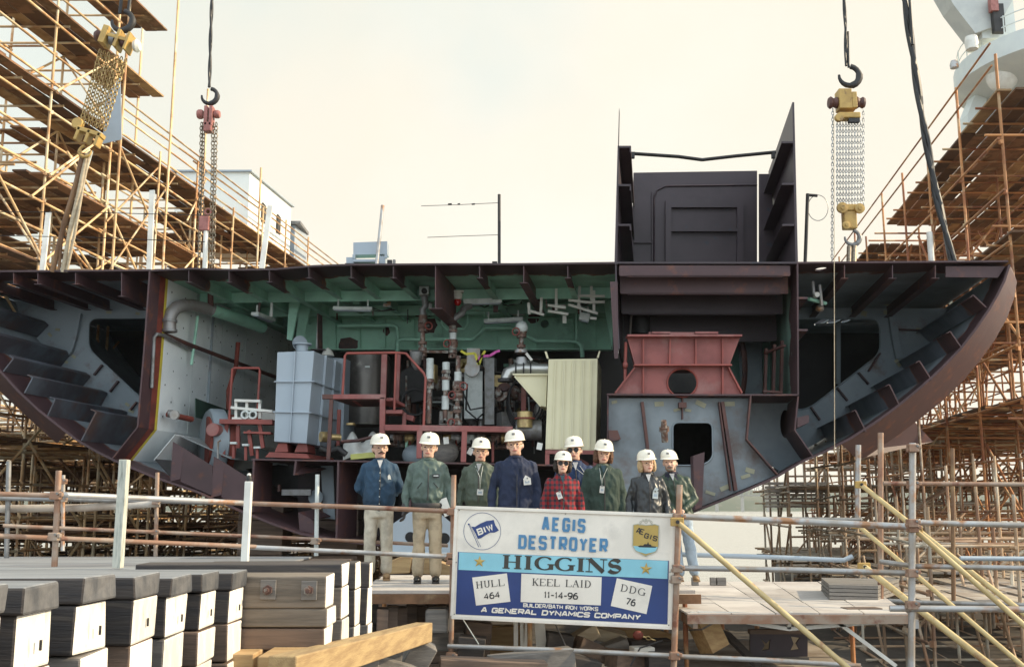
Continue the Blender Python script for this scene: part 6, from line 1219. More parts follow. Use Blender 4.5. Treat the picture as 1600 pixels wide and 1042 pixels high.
    if beard: mb = MB(); mb.ell((0, -0.066, 1.582), (0.042, 0.036, 0.026), 12, 8); mb.ell((0.05, -0.03, 1.61), (0.014, 0.03, 0.04), 8, 6); mb.ell((-0.05, -0.03, 1.61), (0.014, 0.03, 0.04), 8, 6); hs(blob(mb, 'beard', beard, t, 0.006, 1, 0.003, seed, (60, 60, 60)))
    if glasses:
        fr = MB()
        for sx in (-1, 1): fr.torus((sx*0.033, -0.108, 1.668), 0.025, 0.002, axis=(0, 1, 0), n=16, m=4)
        fr.tube([(-0.01, -0.11, 1.672), (0.01, -0.11, 1.672)], 0.0028, 5)
        for sx in (-1, 1): fr.tube([(sx*0.058, -0.106, 1.672), (sx*0.08, -0.0, 1.672)], 0.0025, 5)
        gl = hs(fr.build('glasses', M['brass'] if glasses != 'dark' else M['dark'], t, local=True, smooth=60))
        if glasses == 'dark':
            for sx in (-1, 1): MB().lathe((sx*0.033, -0.107, 1.668), [(0.0245, -0.001), (0.0245, 0.002)], axis=(0, 1, 0), n=16).build('lens', M['black'], gl, local=True)
            for c_h in gl.children: hs(c_h)
    for i_ in gloves:
        a, b, c = arms[i_]; mb = MB(); hand_prims(mb, c, (c-b), -1 if i_ == 0 else 1, 0.0045); tcap(mb, c + (b-c).normalized()*0.06, c, 0.045, 0.04); blob(mb, 'glove', M['glove'], t, 0.008, 2)
    if extras: extras(t, fy, arms)
    if lean:
        done = set()
        for o_ in t.children_recursive:
            if o_.type == 'MESH' and o_.data not in done:
                done.add(o_.data)
                for v in o_.data.vertices: v.co.x += lean*(1.5 - v.co.z)
    return t
M['glove'] = pm('black_leather_glove', (0.03, 0.025, 0.025), rough=0.5)
khaki = cloth('stone_chinos', (0.60, 0.54, 0.43)); khaki2 = cloth('khaki_trousers', (0.46, 0.37, 0.25)); jeans = cloth('pale_jeans', (0.36, 0.44, 0.52)); darkp = cloth('dark_trousers', (0.07, 0.07, 0.09))
navyj = cloth('blue_windbreaker', (0.022, 0.058, 0.105)); flight = cloth('green_flight_jacket', (0.085, 0.125, 0.105), rough=0.5); flight2 = cloth('olive_flight_jacket', (0.085, 0.11, 0.08), rough=0.55)
navy = cloth('navy_coat', (0.012, 0.021, 0.055)); blue = cloth('royal_blue_jacket', (0.014, 0.036, 0.10)); quiltm = cloth('green_quilted', (0.03, 0.055, 0.043)); leather = pm('black_leather', (0.02, 0.023, 0.026), (0.03, 0.034, 0.038), scale=6, rough=0.38, bump=0.4, bscale=30); greenj = cloth('dark_green_parka', (0.026, 0.05, 0.03), rough=0.5)
# red plaid wool
pl = bpy.data.materials.new('red_plaid_wool'); pl.use_nodes = True; tt = pl.node_tree; b = tt.nodes['Principled BSDF']; tcn = tt.nodes.new('ShaderNodeTexCoord'); sp = tt.nodes.new('ShaderNodeSeparateXYZ'); tt.links.new(tcn.outputs['Object'], sp.inputs[0])
def band_(out, fq, w_):
    m1 = tt.nodes.new('ShaderNodeMath'); m1.operation = 'MULTIPLY'; m1.inputs[1].default_value = fq; tt.links.new(out, m1.inputs[0]); m2 = tt.nodes.new('ShaderNodeMath'); m2.operation = 'FRACT'; tt.links.new(m1.outputs[0], m2.inputs[0]); m3 = tt.nodes.new('ShaderNodeMath'); m3.operation = 'LESS_THAN'; m3.inputs[1].default_value = w_; tt.links.new(m2.outputs[0], m3.inputs[0]); return m3.outputs[0]
ad = tt.nodes.new('ShaderNodeMath'); ad.operation = 'ADD'; tt.links.new(band_(sp.outputs['X'], 16, 0.45), ad.inputs[0]); tt.links.new(band_(sp.outputs['Z'], 14, 0.45), ad.inputs[1])
dv = tt.nodes.new('ShaderNodeMath'); dv.operation = 'MULTIPLY'; dv.inputs[1].default_value = 0.5; tt.links.new(ad.outputs[0], dv.inputs[0]); rr = tt.nodes.new('ShaderNodeValToRGB'); rr.color_ramp.interpolation = 'CONSTANT'; e = rr.color_ramp.elements; e[0].color = (0.26, 0.014, 0.02, 1); e[1].position = 0.8; e[1].color = (0.02, 0.025, 0.04, 1); k = e.new(0.3); k.color = (0.12, 0.03, 0.035, 1); tt.links.new(dv.outputs[0], rr.inputs[0]); tt.links.new(rr.outputs[0], b.inputs['Base Color']); b.inputs['Roughness'].default_value = 0.9
hb_, hd_, hbl, hg_, hbr = (pm('hair_%s' % n_, c_, rough=0.7) for n_, c_ in (('brown', (0.06, 0.035, 0.02)), ('dark', (0.03, 0.022, 0.018)), ('blond', (0.50, 0.36, 0.20)), ('grey', (0.22, 0.19, 0.16)), ('chestnut', (0.11, 0.05, 0.025))))
tan = pm('tan_leather', (0.32, 0.20, 0.10), rough=0.6); blk = pm('black_leather_shoe', (0.02, 0.02, 0.02), rough=0.3); whs = cloth('pale_shirt', (0.5, 0.5, 0.5)); drk = cloth('dark_sweater', (0.02, 0.05, 0.07))
def badge(par, x, z, fy, w_=0.06, h_=0.08, rot=0.0, lan=False, n_='badge', mat='white'):
    bd = MB().box((x, fy - 0.02, z), (w_, 0.006, h_), M=Matrix.Rotation(rot, 3, 'Y')).build(n_, M[mat], par, local=True)
    MB().box((x, fy - 0.028, z + h_*0.5), (0.018, 0.012, 0.02)).build('badge_clip', M['steel'], bd, local=True)
    MB().box((x, fy - 0.024, z - 0.005), (w_*0.6, 0.003, h_*0.35), M=Matrix.Rotation(rot, 3, 'Y')).build('badge_print', M['tank'], bd, local=True)
    if lan: MB().tube([(-0.05, fy + 0.07, 1.47), (x - 0.01, fy - 0.012, 1.33), (x, fy - 0.02, z + h_*0.5), (x + 0.01, fy - 0.012, 1.33), (0.05, fy + 0.07, 1.47)], 0.003, 5).build('lanyard', M['lightm'], par, local=True, smooth=60)
def x1(t, fy, arms):
    MB().add([(0.10, fy-0.01, 1.30), (0.118, fy-0.008, 1.325), (0.135, fy-0.006, 1.30), (0.145, fy-0.005, 1.255), (0.12, fy-0.009, 1.262), (0.105, fy-0.01, 1.25)], [(0, 1, 2, 3, 4, 5)]).build('chest_emblem', M['white'], t, local=True)
    for z in (1.34, 1.24, 1.14, 1.04, 0.95): MB().ell((0.0, fy-0.02, z), (0.007, 0.004, 0.007), 8, 6).build('snap_button', M['lightm'], t, local=True)
def x2(t, fy, arms):
    nm = MB().box((0.1, fy-0.003, 1.30), (0.085, 0.006, 0.045)).build('name_patch', M['dark'], t, local=True); MB().box((0.1, fy-0.007, 1.302), (0.06, 0.002, 0.012)).build('patch_thread', M['lightm'], nm, local=True)
    for sx in (-1, 1): MB().tube([(sx*0.07, fy-0.004, 1.22), (sx*0.13, fy+0.004, 1.15)], 0.005, 5).build('pocket_seam', M['dark'], t, local=True)
    c = arms[1][2]; MB().box((c.x-0.06, c.y-0.03, c.z+0.04), (0.10, 0.012, 0.22), M=Matrix.Rotation(-0.35, 3, 'Y')).build('folded_paper', M['white'], t, local=True)
def x3(t, fy, arms): badge(t, 0.03, 1.13, fy, 0.08, 0.075, 0.05, True)
def x4(t, fy, arms):
    badge(t, 0.13, 1.21, fy+0.005, 0.09, 0.08, -0.1); MB().box((0.12, fy-0.02, 1.245), (0.06, 0.008, 0.06), M=Matrix.Rotation(0.5, 3, 'Y')).build('paper_slip', M['white'], t, local=True)
    MB().prism([(-0.005, fy-0.008, 1.40), (0.035, fy-0.008, 1.40), (0.03, fy-0.016, 0.9), (-0.01, fy-0.016, 0.9)], (0, 0.01, 0)).build('placket', navy, t, local=True)
def x5(t, fy, arms):
    badge(t, -0.05, 1.23, fy, 0.065, 0.10, -0.35)
    for z in (1.3, 1.17, 1.05): MB().ell((0.01, fy-0.014, z), (0.011, 0.005, 0.011), 8, 6).build('button', M['dark'], t, local=True)
def x6(t, fy, arms): badge(t, 0.13, 1.24, fy, 0.07, 0.09, 0.0, True, mat='tank')
def x7(t, fy, arms): badge(t, -0.03, 1.19, fy, 0.06, 0.09, 0.12, True)
def x8(t, fy, arms):
    badge(t, 0.08, 1.22, fy, 0.075, 0.10, 0.1, mat='lightm'); MB().box((0.09, fy-0.018, 1.29), (0.05, 0.008, 0.06), M=Matrix.Rotation(0.6, 3, 'Y')).build('paper_slip', M['lightm'], t, local=True)
def x9(t, fy, arms): MB().box((0.09, fy-0.002, 1.31), (0.04, 0.005, 0.012)).build('chest_tag', M['tank'], t, local=True)
HP = -0.90
person('man with moustache and glasses in blue windbreaker and stone trousers, hands behind his back', 592, 677, 13.3, HP, navyj, khaki, tan, 'back', 'back', hem=0.93, glasses='clear', stache=hb_, hair=hb_, rz=8, yaw=10, tilt=-2, extras=x1, shirt=whs, seed=1, wide=1.06)
person('smiling man in green flight jacket and khaki trousers holding folded white paper', 668, 675, 12.8, HP, flight, khaki2, blk, 'out', 'out', hem=0.97, glasses='clear', hair=hb_, rz=4, yaw=-6, tilt=5, nod=3, gloves=(0, 1), extras=x2, band=M['dark'], seed=2, wide=1.08)
person('man in olive flight jacket with white neck badge, partly behind the tall navy coat', 750, 683, 13.2, HP, flight2, khaki, blk, 'out', 'side', hem=0.97, glasses='clear', hair=hb_, rz=-8, yaw=8, tilt=3, extras=x3, shirt=whs, seed=3, wide=1.05)
person('tallest man in long navy coat with white badge clipped on his chest', 806, 671, 12.8, HP, navy, darkp, blk, 'out', 'side', hem=0.80, glasses='clear', hair=hg_, rz=3, tilt=-4, yaw=-8, extras=x4, seed=4, wide=1.15)
person('short woman in red plaid wool coat and sunglasses in the front row', 879, 704, 12.3, HP, pl, darkp, blk, 'out', 'out', hem=0.80, collar=pl, female=True, glasses='dark', hair=hd_, hairlen=0.02, tilt=4, nod=-4, extras=x5, shirt=drk, seed=5, wide=1.12)
person('man in royal blue jacket and sunglasses standing behind the red plaid coat', 899, 681, 13.3, HP, blue, darkp, blk, 'out', 'out', hem=0.85, glasses='dark', hair=hb_, yaw=-10, tilt=-3, extras=x6, shirt=whs, seed=6, wide=1.08)
person('woman with curly brown hair in quilted green coat with white neck tag', 943, 686, 12.8, HP, quiltm, darkp, blk, 'side', 'side', hem=0.78, collar=flight2, female=True, hair=hbr, hairlen=0.06, glasses='clear', quilt=True, tilt=5, nod=4, extras=x7, shirt=drk, seed=7, wide=1.2)
person('blond woman in black leather jacket with pale papers on her chest', 1013, 702, 12.4, HP, leather, jeans, blk, 'out', 'out', hem=0.85, female=True, hair=hbl, hairlen=0.045, glasses='clear', tilt=-5, yaw=12, extras=x8, shirt=whs, seed=8, wide=1.12)
person('bearded man in dark green parka and pale jeans at the right end of the group', 1051, 702, 13.1, HP, greenj, jeans, tan, 'front', 'front', hem=0.88, hair=hg_, beard=pm('grey_beard', (0.26, 0.2, 0.15)), stache=hg_, rz=-6, lean=0.13, yaw=-8, extras=x9, shirt=whs, seed=9, wide=1.15, collar=cloth('dark_collar', (0.02, 0.02, 0.04)))
# ------------------------------------------------------------------ PAINTED SIGN
def cpx(cx, cy): return 700 + cx*0.25136, 780 + cy*0.25144
_tl = P(*cpx(45, 42), 11.45); _tr = P(*cpx(1415, 92), 11.05); _bl = P(*cpx(18, 738), 11.45)
_n = (_tr-_tl).cross(_bl-_tl).normalized()
if _n.y > 0: _n = -_n
def S(cx, cy, d=0.0):
    px, py = cpx(cx, cy); q = P(px, py, 10.0); o = Vector((0, 0, CAMZ)); r = q - o; k = (_tl - o).dot(_n) / r.dot(_n); return o + r*k + _n*d
sg = thing('painted_sign', 'white and blue painted keel-laying sign hung on the guard rail in front of the group', 'sign', S(700, 770))
pmx = lambda n_, c_, **k: pm(n_, c_, tuple(x*0.9 for x in c_), tuple(x*0.78 for x in c_), scale=2.2, rough=0.4, s3=4, f3=(0.58, 0.78), **k)
SW, SB, SN, SL, SG, SK = pmx('sign_white', (0.86, 0.80, 0.71)), pmx('sign_sky_blue', (0.08, 0.24, 0.44)), pmx('sign_navy', (0.025, 0.055, 0.20)), pmx('sign_pale_blue', (0.28, 0.62, 0.74)), pmx('sign_gold', (0.55, 0.38, 0.10)), pmx('sign_black', (0.02, 0.02, 0.025))
MB().prism([S(45, 42), S(1415, 92), S(1395, 805), S(18, 738)], -_n*0.02).build('panel', SW, sg)
def bar(a, b, w_=0.035, d=0.012): MB().beam(S(*a, 0.004), S(*b, 0.004), w_, 0.028, up=_n).build('sign_frame', SW, sg, bevel=0.003)
bar((50, 49), (1410, 99)); bar((25, 731), (1390, 797)); bar((52, 60), (26, 722)); bar((1408, 108), (1389, 788))
def sheet(pts, d, name, mat, par=None): return MB().poly([S(x, y, d) for x, y in pts]).build(name, mat, par or sg)
sheet([(62, 325), (1373, 380), (1364, 775), (48, 712)], 0.004, 'navy_band', SN)
sheet([(70, 327), (1367, 381), (1364, 493), (66, 436)], 0.008, 'pale_blue_band', SL)
tags_ = [sheet(p_, 0.008, 'white_card', SW) for p_ in ([(151, 484), (367, 458), (389, 634), (175, 658)], [(457, 460), (956, 482), (950, 657), (452, 636)], [(1050, 488), (1270, 536), (1234, 711), (1012, 660)])]
# stroke lettering
def ribbon(mb, pts, wf, d):
    """flat stroke with mitred joints; pts in sign coordinates, wf(direction) = width"""
    n = len(pts); lft = []; rgt = []
    for i, p in enumerate(pts):
        p = Vector((*p, 0)); a = Vector((*pts[i-1], 0)) if i else None; b = Vector((*pts[i+1], 0)) if i < n-1 else None
        d1 = (p-a).normalized() if a is not None else None; d2 = (b-p).normalized() if b is not None else None
        dd = ((d1 or d2) + (d2 or d1)); dd = dd.normalized() if dd.length > 1e-3 else d1
        w_ = (wf(d1 or d2) + wf(d2 or d1))/2; nn = Vector((-dd.y, dd.x, 0)); k = 1.0
        if d1 is not None and d2 is not None: k = 1/max(0.6, nn.dot(Vector((-d1.y, d1.x, 0))))
        lft.append(p + nn*w_/2*k); rgt.append(p - nn*w_/2*k)
    for i in range(n-1): mb.poly([S(q.x, q.y, d) for q in (lft[i], lft[i+1], rgt[i+1], rgt[i])])
c_ = 0.14
OCT = [(c_, 0), (1-c_, 0), (1, c_), (1, 1-c_), (1-c_, 1), (c_, 1), (0, 1-c_), (0, c_), (c_, 0)]
BF = {'A': [[(0, 0), (.4, 1), (.6, 1), (1, 0)], [(.2, .3), (.8, .3)]], 'E': [[(1, 1), (0, 1), (0, 0), (1, 0)], [(0, .5), (.8, .5)]], 'G': [[(1, .75), (1, 1-c_), (1-c_, 1), (c_, 1), (0, 1-c_), (0, c_), (c_, 0), (1-c_, 0), (1, c_), (1, .48), (.55, .48)]],
 'I': [[(.0, 0), (.0, 1)]], 'S': [[(1, .78), (1, 1-c_), (1-c_, 1), (c_, 1), (0, 1-c_), (0, .62), (c_, .52), (1-c_, .48), (1, .38), (1, c_), (1-c_, 0), (c_, 0), (0, c_), (0, .22)]], 'D': [[(0, .5), (0, 1), (.8, 1), (1, .82), (1, .18), (.8, 0), (0, 0), (0, .5)]],
 'T': [[(0, 1), (1, 1)], [(.5, 1), (.5, 0)]], 'R': [[(0, 0), (0, 1), (1-c_, 1), (1, 1-c_), (1, .55), (1-c_, .43), (0, .43)], [(.5, .43), (1, 0)]], 'O': [OCT], 'Y': [[(0, 1), (.5, .5), (1, 1)], [(.5, .5), (.5, 0)]],
 'B': [[(0, .5), (0, 1), (.85, 1), (1, .9), (1, .6), (.85, .5), (0, .5), (0, 0), (.85, 0), (1, .1), (1, .4), (.85, .5)]], 'U': [[(0, 1), (0, c_), (c_, 0), (1-c_, 0), (1, c_), (1, 1)]], 'L': [[(0, 1), (0, 0), (1, 0)]], '/': [[(0, -.1), (1, 1.1)]], 'H': [[(0, 0), (0, 1)], [(1, 0), (1, 1)], [(0, .5), (1, .5)]],
 'N': [[(0, 0), (0, 1), (1, 0), (1, 1)]], 'W': [[(0, 1), (.25, 0), (.5, .85), (.75, 0), (1, 1)]], 'K': [[(0, 0), (0, 1)], [(1, 1), (0, .45)], [(.3, .6), (1, 0)]], 'M': [[(0, 0), (0, 1), (.5, .35), (1, 1), (1, 0)]], 'C': [[(1, .75), (1, 1-c_), (1-c_, 1), (c_, 1), (0, 1-c_), (0, c_), (c_, 0), (1-c_, 0), (1, c_), (1, .25)]],
 'P': [[(0, 0), (0, 1), (1-c_, 1), (1, 1-c_), (1, .55), (1-c_, .43), (0, .43)]], '-': [[(0, .45), (1, .45)]], '4': [[(.75, 0), (.75, 1), (0, .3), (1, .3)]], '1': [[(.1, .8), (.5, 1), (.5, 0)]], '7': [[(0, 1), (1, 1), (.35, 0)]],
 '6': [[(.9, 1), (.5, 1), (.12, .75), (0, .45), (0, .2), (.2, 0), (.8, 0), (1, .2), (1, .42), (.8, .58), (.2, .58), (.03, .42)]], '9': [[(.1, 0), (.5, 0), (.88, .25), (1, .55), (1, .8), (.8, 1), (.2, 1), (0, .8), (0, .58), (.2, .42), (.8, .42), (.97, .58)]]}
BW = {'I': 0.0, '1': .5, '/': .6, 'M': 1.15, 'W': 1.25, '-': .7}
LZ = [0]
def text_block(name, s_, x0, y0, x1, y1, h, sw, mat, par=None, d0=0.012, gap=0.45, shear=0.0, bold=None, end_h=None):
    """x0,y0 .. x1,y1: baseline start and end, h: letter height, sw: stroke width (sign units)"""
    unit_ = [(BW.get(ch, 1.0)) if ch != ' ' else 0.5 for ch in s_]; g_ = gap; tot = sum(unit_) + g_*(len(s_)-1); wu = (math.hypot(x1-x0, y1-y0) - sw)/tot; dx, dy = (x1-x0)/math.hypot(x1-x0, y1-y0), (y1-y0)/math.hypot(x1-x0, y1-y0)
    mb = MB(); pos = sw/2; k = 0
    for ch, u_ in zip(s_, unit_):
        if ch != ' ':
            for st in BF[ch]:
                pts = []
                for gx, gy in st:
                    ux = pos + gx*u_*wu + shear*gy*h; uy = sw/2 + gy*(h - sw); pts.append((x0 + dx*ux + dy*uy, y0 + dy*ux - dx*uy))
                ribbon(mb, pts, lambda v: sw, d0 + 0.00025*(k % 6)); k += 1
        pos += (u_ + g_)*wu
    return mb.build(name, mat, par or sg)
text_block('lettering', 'AEGIS', 582, 194, 853, 208, 88, 17.5, SB, gap=1.0)
text_block('lettering', 'DESTROYER', 436, 306, 992, 331, 88, 17.5, SB, gap=.82)
text_block('lettering', 'BUILDER/BATH IRON WORKS', 468, 667, 934, 693, 26, 5.5, SW, gap=.38)
text_block('lettering', 'A GENERAL DYNAMICS COMPANY', 204, 700, 1196, 748, 34, 9, SW, gap=.36, shear=0.12)
# contrasted serif letters
def ell_arc(cx, cy, rx, ry, a0, a1, n=12): return [(cx + rx*math.cos(R(a0+(a1-a0)*i/n)), cy + ry*math.sin(R(a0+(a1-a0)*i/n))) for i in range(n+1)]
SF = {'H': ([[(.2, 0), (.2, 1)], [(.8, 0), (.8, 1)], [(.2, .5), (.8, .5)]], [(.2, 0), (.2, 1), (.8, 0), (.8, 1)]), 'I': ([[(.5, 0), (.5, 1)]], [(.5, 0), (.5, 1)]), 'L': ([[(.2, 0), (.2, 1)], [(.2, 0), (.95, 0)], [(.95, 0), (.95, .28)]], [(.2, 0), (.2, 1)]),
 'G': ([ell_arc(.52, .5, .42, .5, 40, 320, 18), [(.86, .02), (.86, .42)]], [(.86, .42)]), 'N': ([[(.12, 0), (.12, 1)], [(.12, 1), (.88, 0)], [(.88, 0), (.88, 1)]], [(.12, 0), (.1, 1), (.88, 1)]), 'S': ([ell_arc(.5, .745, .32, .255, 20, 270, 12)[:-1] + ell_arc(.5, .255, .36, .255, 90, -160, 12)], []),
 'U': ([[(.2, 1), (.2, .3)] + ell_arc(.5, .3, .3, .3, 180, 360, 10) + [(.8, 1)]], [(.2, 1), (.8, 1)]), 'K': ([[(.2, 0), (.2, 1)], [(.85, 1), (.25, .42)], [(.4, .56), (.85, 0)]], [(.2, 0), (.2, 1), (.85, 1), (.85, 0)]), 'E': ([[(.2, 0), (.2, 1)], [(.2, 1), (.9, 1)], [(.2, .5), (.7, .5)], [(.2, 0), (.95, 0)], [(.95, 0), (.95, .25)], [(.9, 1), (.9, .78)]], [(.2, 0), (.2, 1)]),
 'A': ([[(.1, 0), (.5, 1)], [(.5, 1), (.9, 0)], [(.27, .35), (.73, .35)]], [(.1, 0), (.9, 0)]), 'D': ([[(.2, 0), (.2, 1)], [(.2, 1), (.45, 1)] + ell_arc(.45, .5, .45, .5, 90, -90, 12) + [(.2, 0)]], [(.2, 0), (.2, 1)])}
SWD = {'I': .62, 'N': 1.08, 'H': 1.12, 'G': 1.12, 'S': .9}
def text_serif(name, s_, x0, y0, x1, y1, h, thick, thin, mat, par=None, d0=0.012, gap=.12, serif=.34):
    un = [SWD.get(c, 1.0) if c != ' ' else .6 for c in s_]; L_ = math.hypot(x1-x0, y1-y0); wu = L_/(sum(un) + gap*(len(s_)-1)); dx, dy = (x1-x0)/L_, (y1-y0)/L_; mb = MB(); pos = 0; k = 0
    T_ = lambda ux, uy: (x0 + dx*ux + dy*uy, y0 + dy*ux - dx*uy)
    for ch, u_ in zip(s_, un):
        if ch != ' ':
            sts, ser = SF[ch]
            for si, st in enumerate(sts):
                pts = [T_(pos + gx*u_*wu, gy*h) for gx, gy in st]
                if ch == 'N': wf = (lambda v: thick) if si == 1 else (lambda v: thin)
                elif ch in 'AK' and si < 3: wf = (lambda v: thin) if (ch == 'A' and si == 0) or (ch == 'K' and si == 1) else ((lambda v: thick) if (ch == 'A' and si == 1) or ch == 'K' else (lambda v: thin))
                elif ch == 'S': wf = lambda v: thin + (thick-thin)*(abs(v.x*0.75 + v.y*0.66)**1.5)
                elif (ch in 'LE' and si >= 2 and len(st) == 2 and st[0][0] == st[1][0]): wf = lambda v: thin
                else: wf = lambda v: thin + (thick-thin)*(abs(v.x*dy*-1 + v.y*dx)**1.6)
                ribbon(mb, pts, wf, d0 + 0.00025*(k % 7)); k += 1
            for gx, gy in ser:
                w2 = serif*wu/2; y_ = gy*h; ribbon(mb, [T_(pos + gx*u_*wu - w2, y_), T_(pos + gx*u_*wu + w2, y_)], lambda v: thin*1.15, d0 + 0.00025*(k % 7)); k += 1
        pos += (u_ + gap)*wu
    return mb.build(name, mat, par or sg)
bz = pm('bronze_letters', (0.055, 0.05, 0.04), (0.02, 0.02, 0.022), scale=4)
text_serif('lettering', 'HIGGINS', 338, 424, 1082, 456, 78, 27, 6, bz, gap=.06, serif=.42)
text_serif('lettering', 'HULL', 176, 551, 354, 533, 40, 6.5, 2.4, SK, tags_[0]); text_block('lettering', '464', 226, 622, 326, 609, 40, 6.5, SK, tags_[0], gap=.4)
text_serif('lettering', 'KEEL LAID', 524, 532, 888, 546, 42, 6.5, 2.4, SK, tags_[1]); text_block('lettering', '11-14-96', 596, 612, 808, 621, 42, 7, SK, tags_[1], gap=.35)
text_serif('lettering', 'DDG', 1070, 566, 1225, 598, 42, 6, 2.4, SK, tags_[2], gap=.2); text_block('lettering', '76', 1101, 651, 1162, 664, 44, 7, SK, tags_[2], gap=.4)
for cx_, cy_ in ((70, 66), (730, 90), (1388, 118), (1372, 780), (705, 762), (40, 712), (52, 390), (1380, 450)): MB().lathe(S(cx_, cy_, 0.004), [(0.007, 0), (0.005, 0.003)], axis=_n, n=8).build('screw', M['steel'], sg)
# stars
def star(cx, cy, r):
    mb = MB(); c = S(cx, cy, 0.022); o = []
    for i in range(10): a = R(-90 + 36*i + 4); q = r if i % 2 == 0 else r*0.4; o.append(S(cx + q*math.cos(a), cy + q*math.sin(a), 0.0125))
    for i in range(10): mb.poly([c, o[i], o[(i+1) % 10]])
    return mb.build('gold_star', SG, sg)
star(197, 386, 38); star(1231, 431, 40)
# house flag roundel
cc_ = (213, 197); ring = [(cc_[0] + 115*math.cos(R(a)), cc_[1] + 115*math.sin(R(a))) for a in range(0, 361, 8)]; mb = MB(); ribbon(mb, ring, lambda v: 2.6, 0.005); mb.build('roundel_ring', SN, sg)
fl = sheet([(146, 168), (168, 170), (200, 150), (240, 133), (268, 130), (284, 126), (295, 160), (317, 192), (290, 205), (262, 206), (232, 222), (205, 240), (186, 244), (172, 212)], 0.0045, 'house_flag', SN)
text_block('lettering', 'BIW', 190, 224, 288, 188, 42, 9, SW, fl, d0=0.0075, gap=.62)
mb = MB(); ribbon(mb, [(131, 158), (192, 295)], lambda v: 3, 0.0065); ribbon(mb, [(137, 158), (205, 295)], lambda v: 2, 0.0068); mb.build('flag_pole', SN, sg); MB().ell(S(130, 154, 0.006), (0.01, 0.004, 0.01)).build('pole_knob', SN, sg)
# gold crest
cr = sheet([(1152, 158), (1180, 152), (1231, 160), (1285, 154), (1311, 162), (1308, 290), (1290, 325), (1228, 352), (1168, 320), (1148, 285)], 0.005, 'crest_shield', SG)
sheet([(1150, 288), (1308, 296), (1298, 318), (1270, 328), (1228, 338), (1180, 322), (1160, 312)], 0.008, 'crest_water', SL, cr)
sheet([(1180, 290), (1196, 284), (1212, 286), (1222, 276), (1238, 277), (1244, 262), (1250, 278), (1262, 280), (1266, 289), (1297, 292), (1290, 299), (1190, 296)], 0.0095, 'crest_ship', SK, cr)
text_block('lettering', 'AE', 1166, 206, 1214, 222, 36, 6.5, SK, cr, d0=0.0085, gap=.02); text_block('lettering', 'GIS', 1216, 237, 1296, 262, 33, 6.5, SK, cr, d0=0.0085, gap=.75)
mb = MB(); ribbon(mb, [(1152, 158), (1180, 152), (1231, 160), (1285, 154), (1311, 162), (1308, 290), (1290, 325), (1228, 352), (1168, 320), (1148, 285), (1152, 158)], lambda v: 5, 0.0101); mb.build('crest_border', pm('crest_rope', (0.45, 0.45, 0.35)), cr)
mb = MB()
for i in range(7): mb.torus(S(1231 + 38*math.cos(R(180 - i*30)), 156 - 30*math.sin(R(i*30)), 0.006), 0.010, 0.0022, axis=_n, n=12, m=5)
mb.torus(S(1231, 140, 0.006), 0.014, 0.0025, axis=_n, n=12, m=5); mb.build('crest_crown', pm('crest_rope2', (0.42, 0.42, 0.34)), cr)
# ------------------------------------------------------------------ PLATFORMS
def plane_pt(px, py, h):
    o = Vector((0, 0, CAMZ)); r = P(px, py, 10.0) - o; return o + r*(h/r.z)
t = thing('work_platform', 'plank platform on which the group stands behind the painted sign', 'platform', (0, 12.9, CAMZ + HP))
n = 0
for j in range(9):
    y0 = 11.75 + j*0.29
    for (xa, xb) in ((-1.75 + 0.05*random.random(), 0.3), (0.31, 2.05)):
        MB().box(((xa+xb)/2, y0 + 0.14, CAMZ + HP - 0.022 + random.uniform(-0.004, 0.0)), (xb-xa, 0.275, 0.04), rz=random.uniform(-0.004, 0.004)).build('plank', M['ply'], t, bevel=0.004)
for y0 in (11.72, 14.4): MB().beam((-1.8, y0, CAMZ+HP-0.10), (2.1, y0, CAMZ+HP-0.10), 0.05, 0.1).build('channel', M['wred'], t)
for x0 in (-1.7, -0.6, 0.6, 1.8): MB().beam((x0, 11.74, CAMZ+HP-0.2), (x0, 14.4, CAMZ+HP-0.2), 0.05, 0.09).build('bearer', M['galv'], t)
for x0 in (-1.72, 0.2, 1.95):
    for y0 in (11.9, 14.2): MB().cyl((x0, y0, ZG), (x0, y0, CAMZ+HP-0.1), 0.028, n=8).build('leg', M['polerust'], t)
# left plywood deck
t = thing('plywood_deck', 'wide bleached plywood deck at the left behind the timber block row', 'platform', (-5, 10.5, CAMZ - 0.6))
for i in range(7):
    for j in range(4):
        xa = -11.5 + i*1.5; y0 = 8.3 + j*1.22
        if xa + 1.5 > -1.25: continue
        MB().box((xa + 0.745, y0 + 0.6, CAMZ - 0.6 - 0.012 - random.random()*0.004), (1.488, 1.208, 0.02)).build('plywood_sheet', M['plyshade'], t, bevel=0.002)
MB().box((-6.8, 10.7, CAMZ-0.68), (9.6, 5.0, 0.1)).build('deck_frame', M['oakm'], t)
for x0 in (-9, -6, -3):
    for y0 in (8.6, 12.8): MB().box((x0, y0, (ZG + CAMZ-0.74)/2), (0.15, 0.15, CAMZ-0.74-ZG)).build('leg', M['oakm'], t)
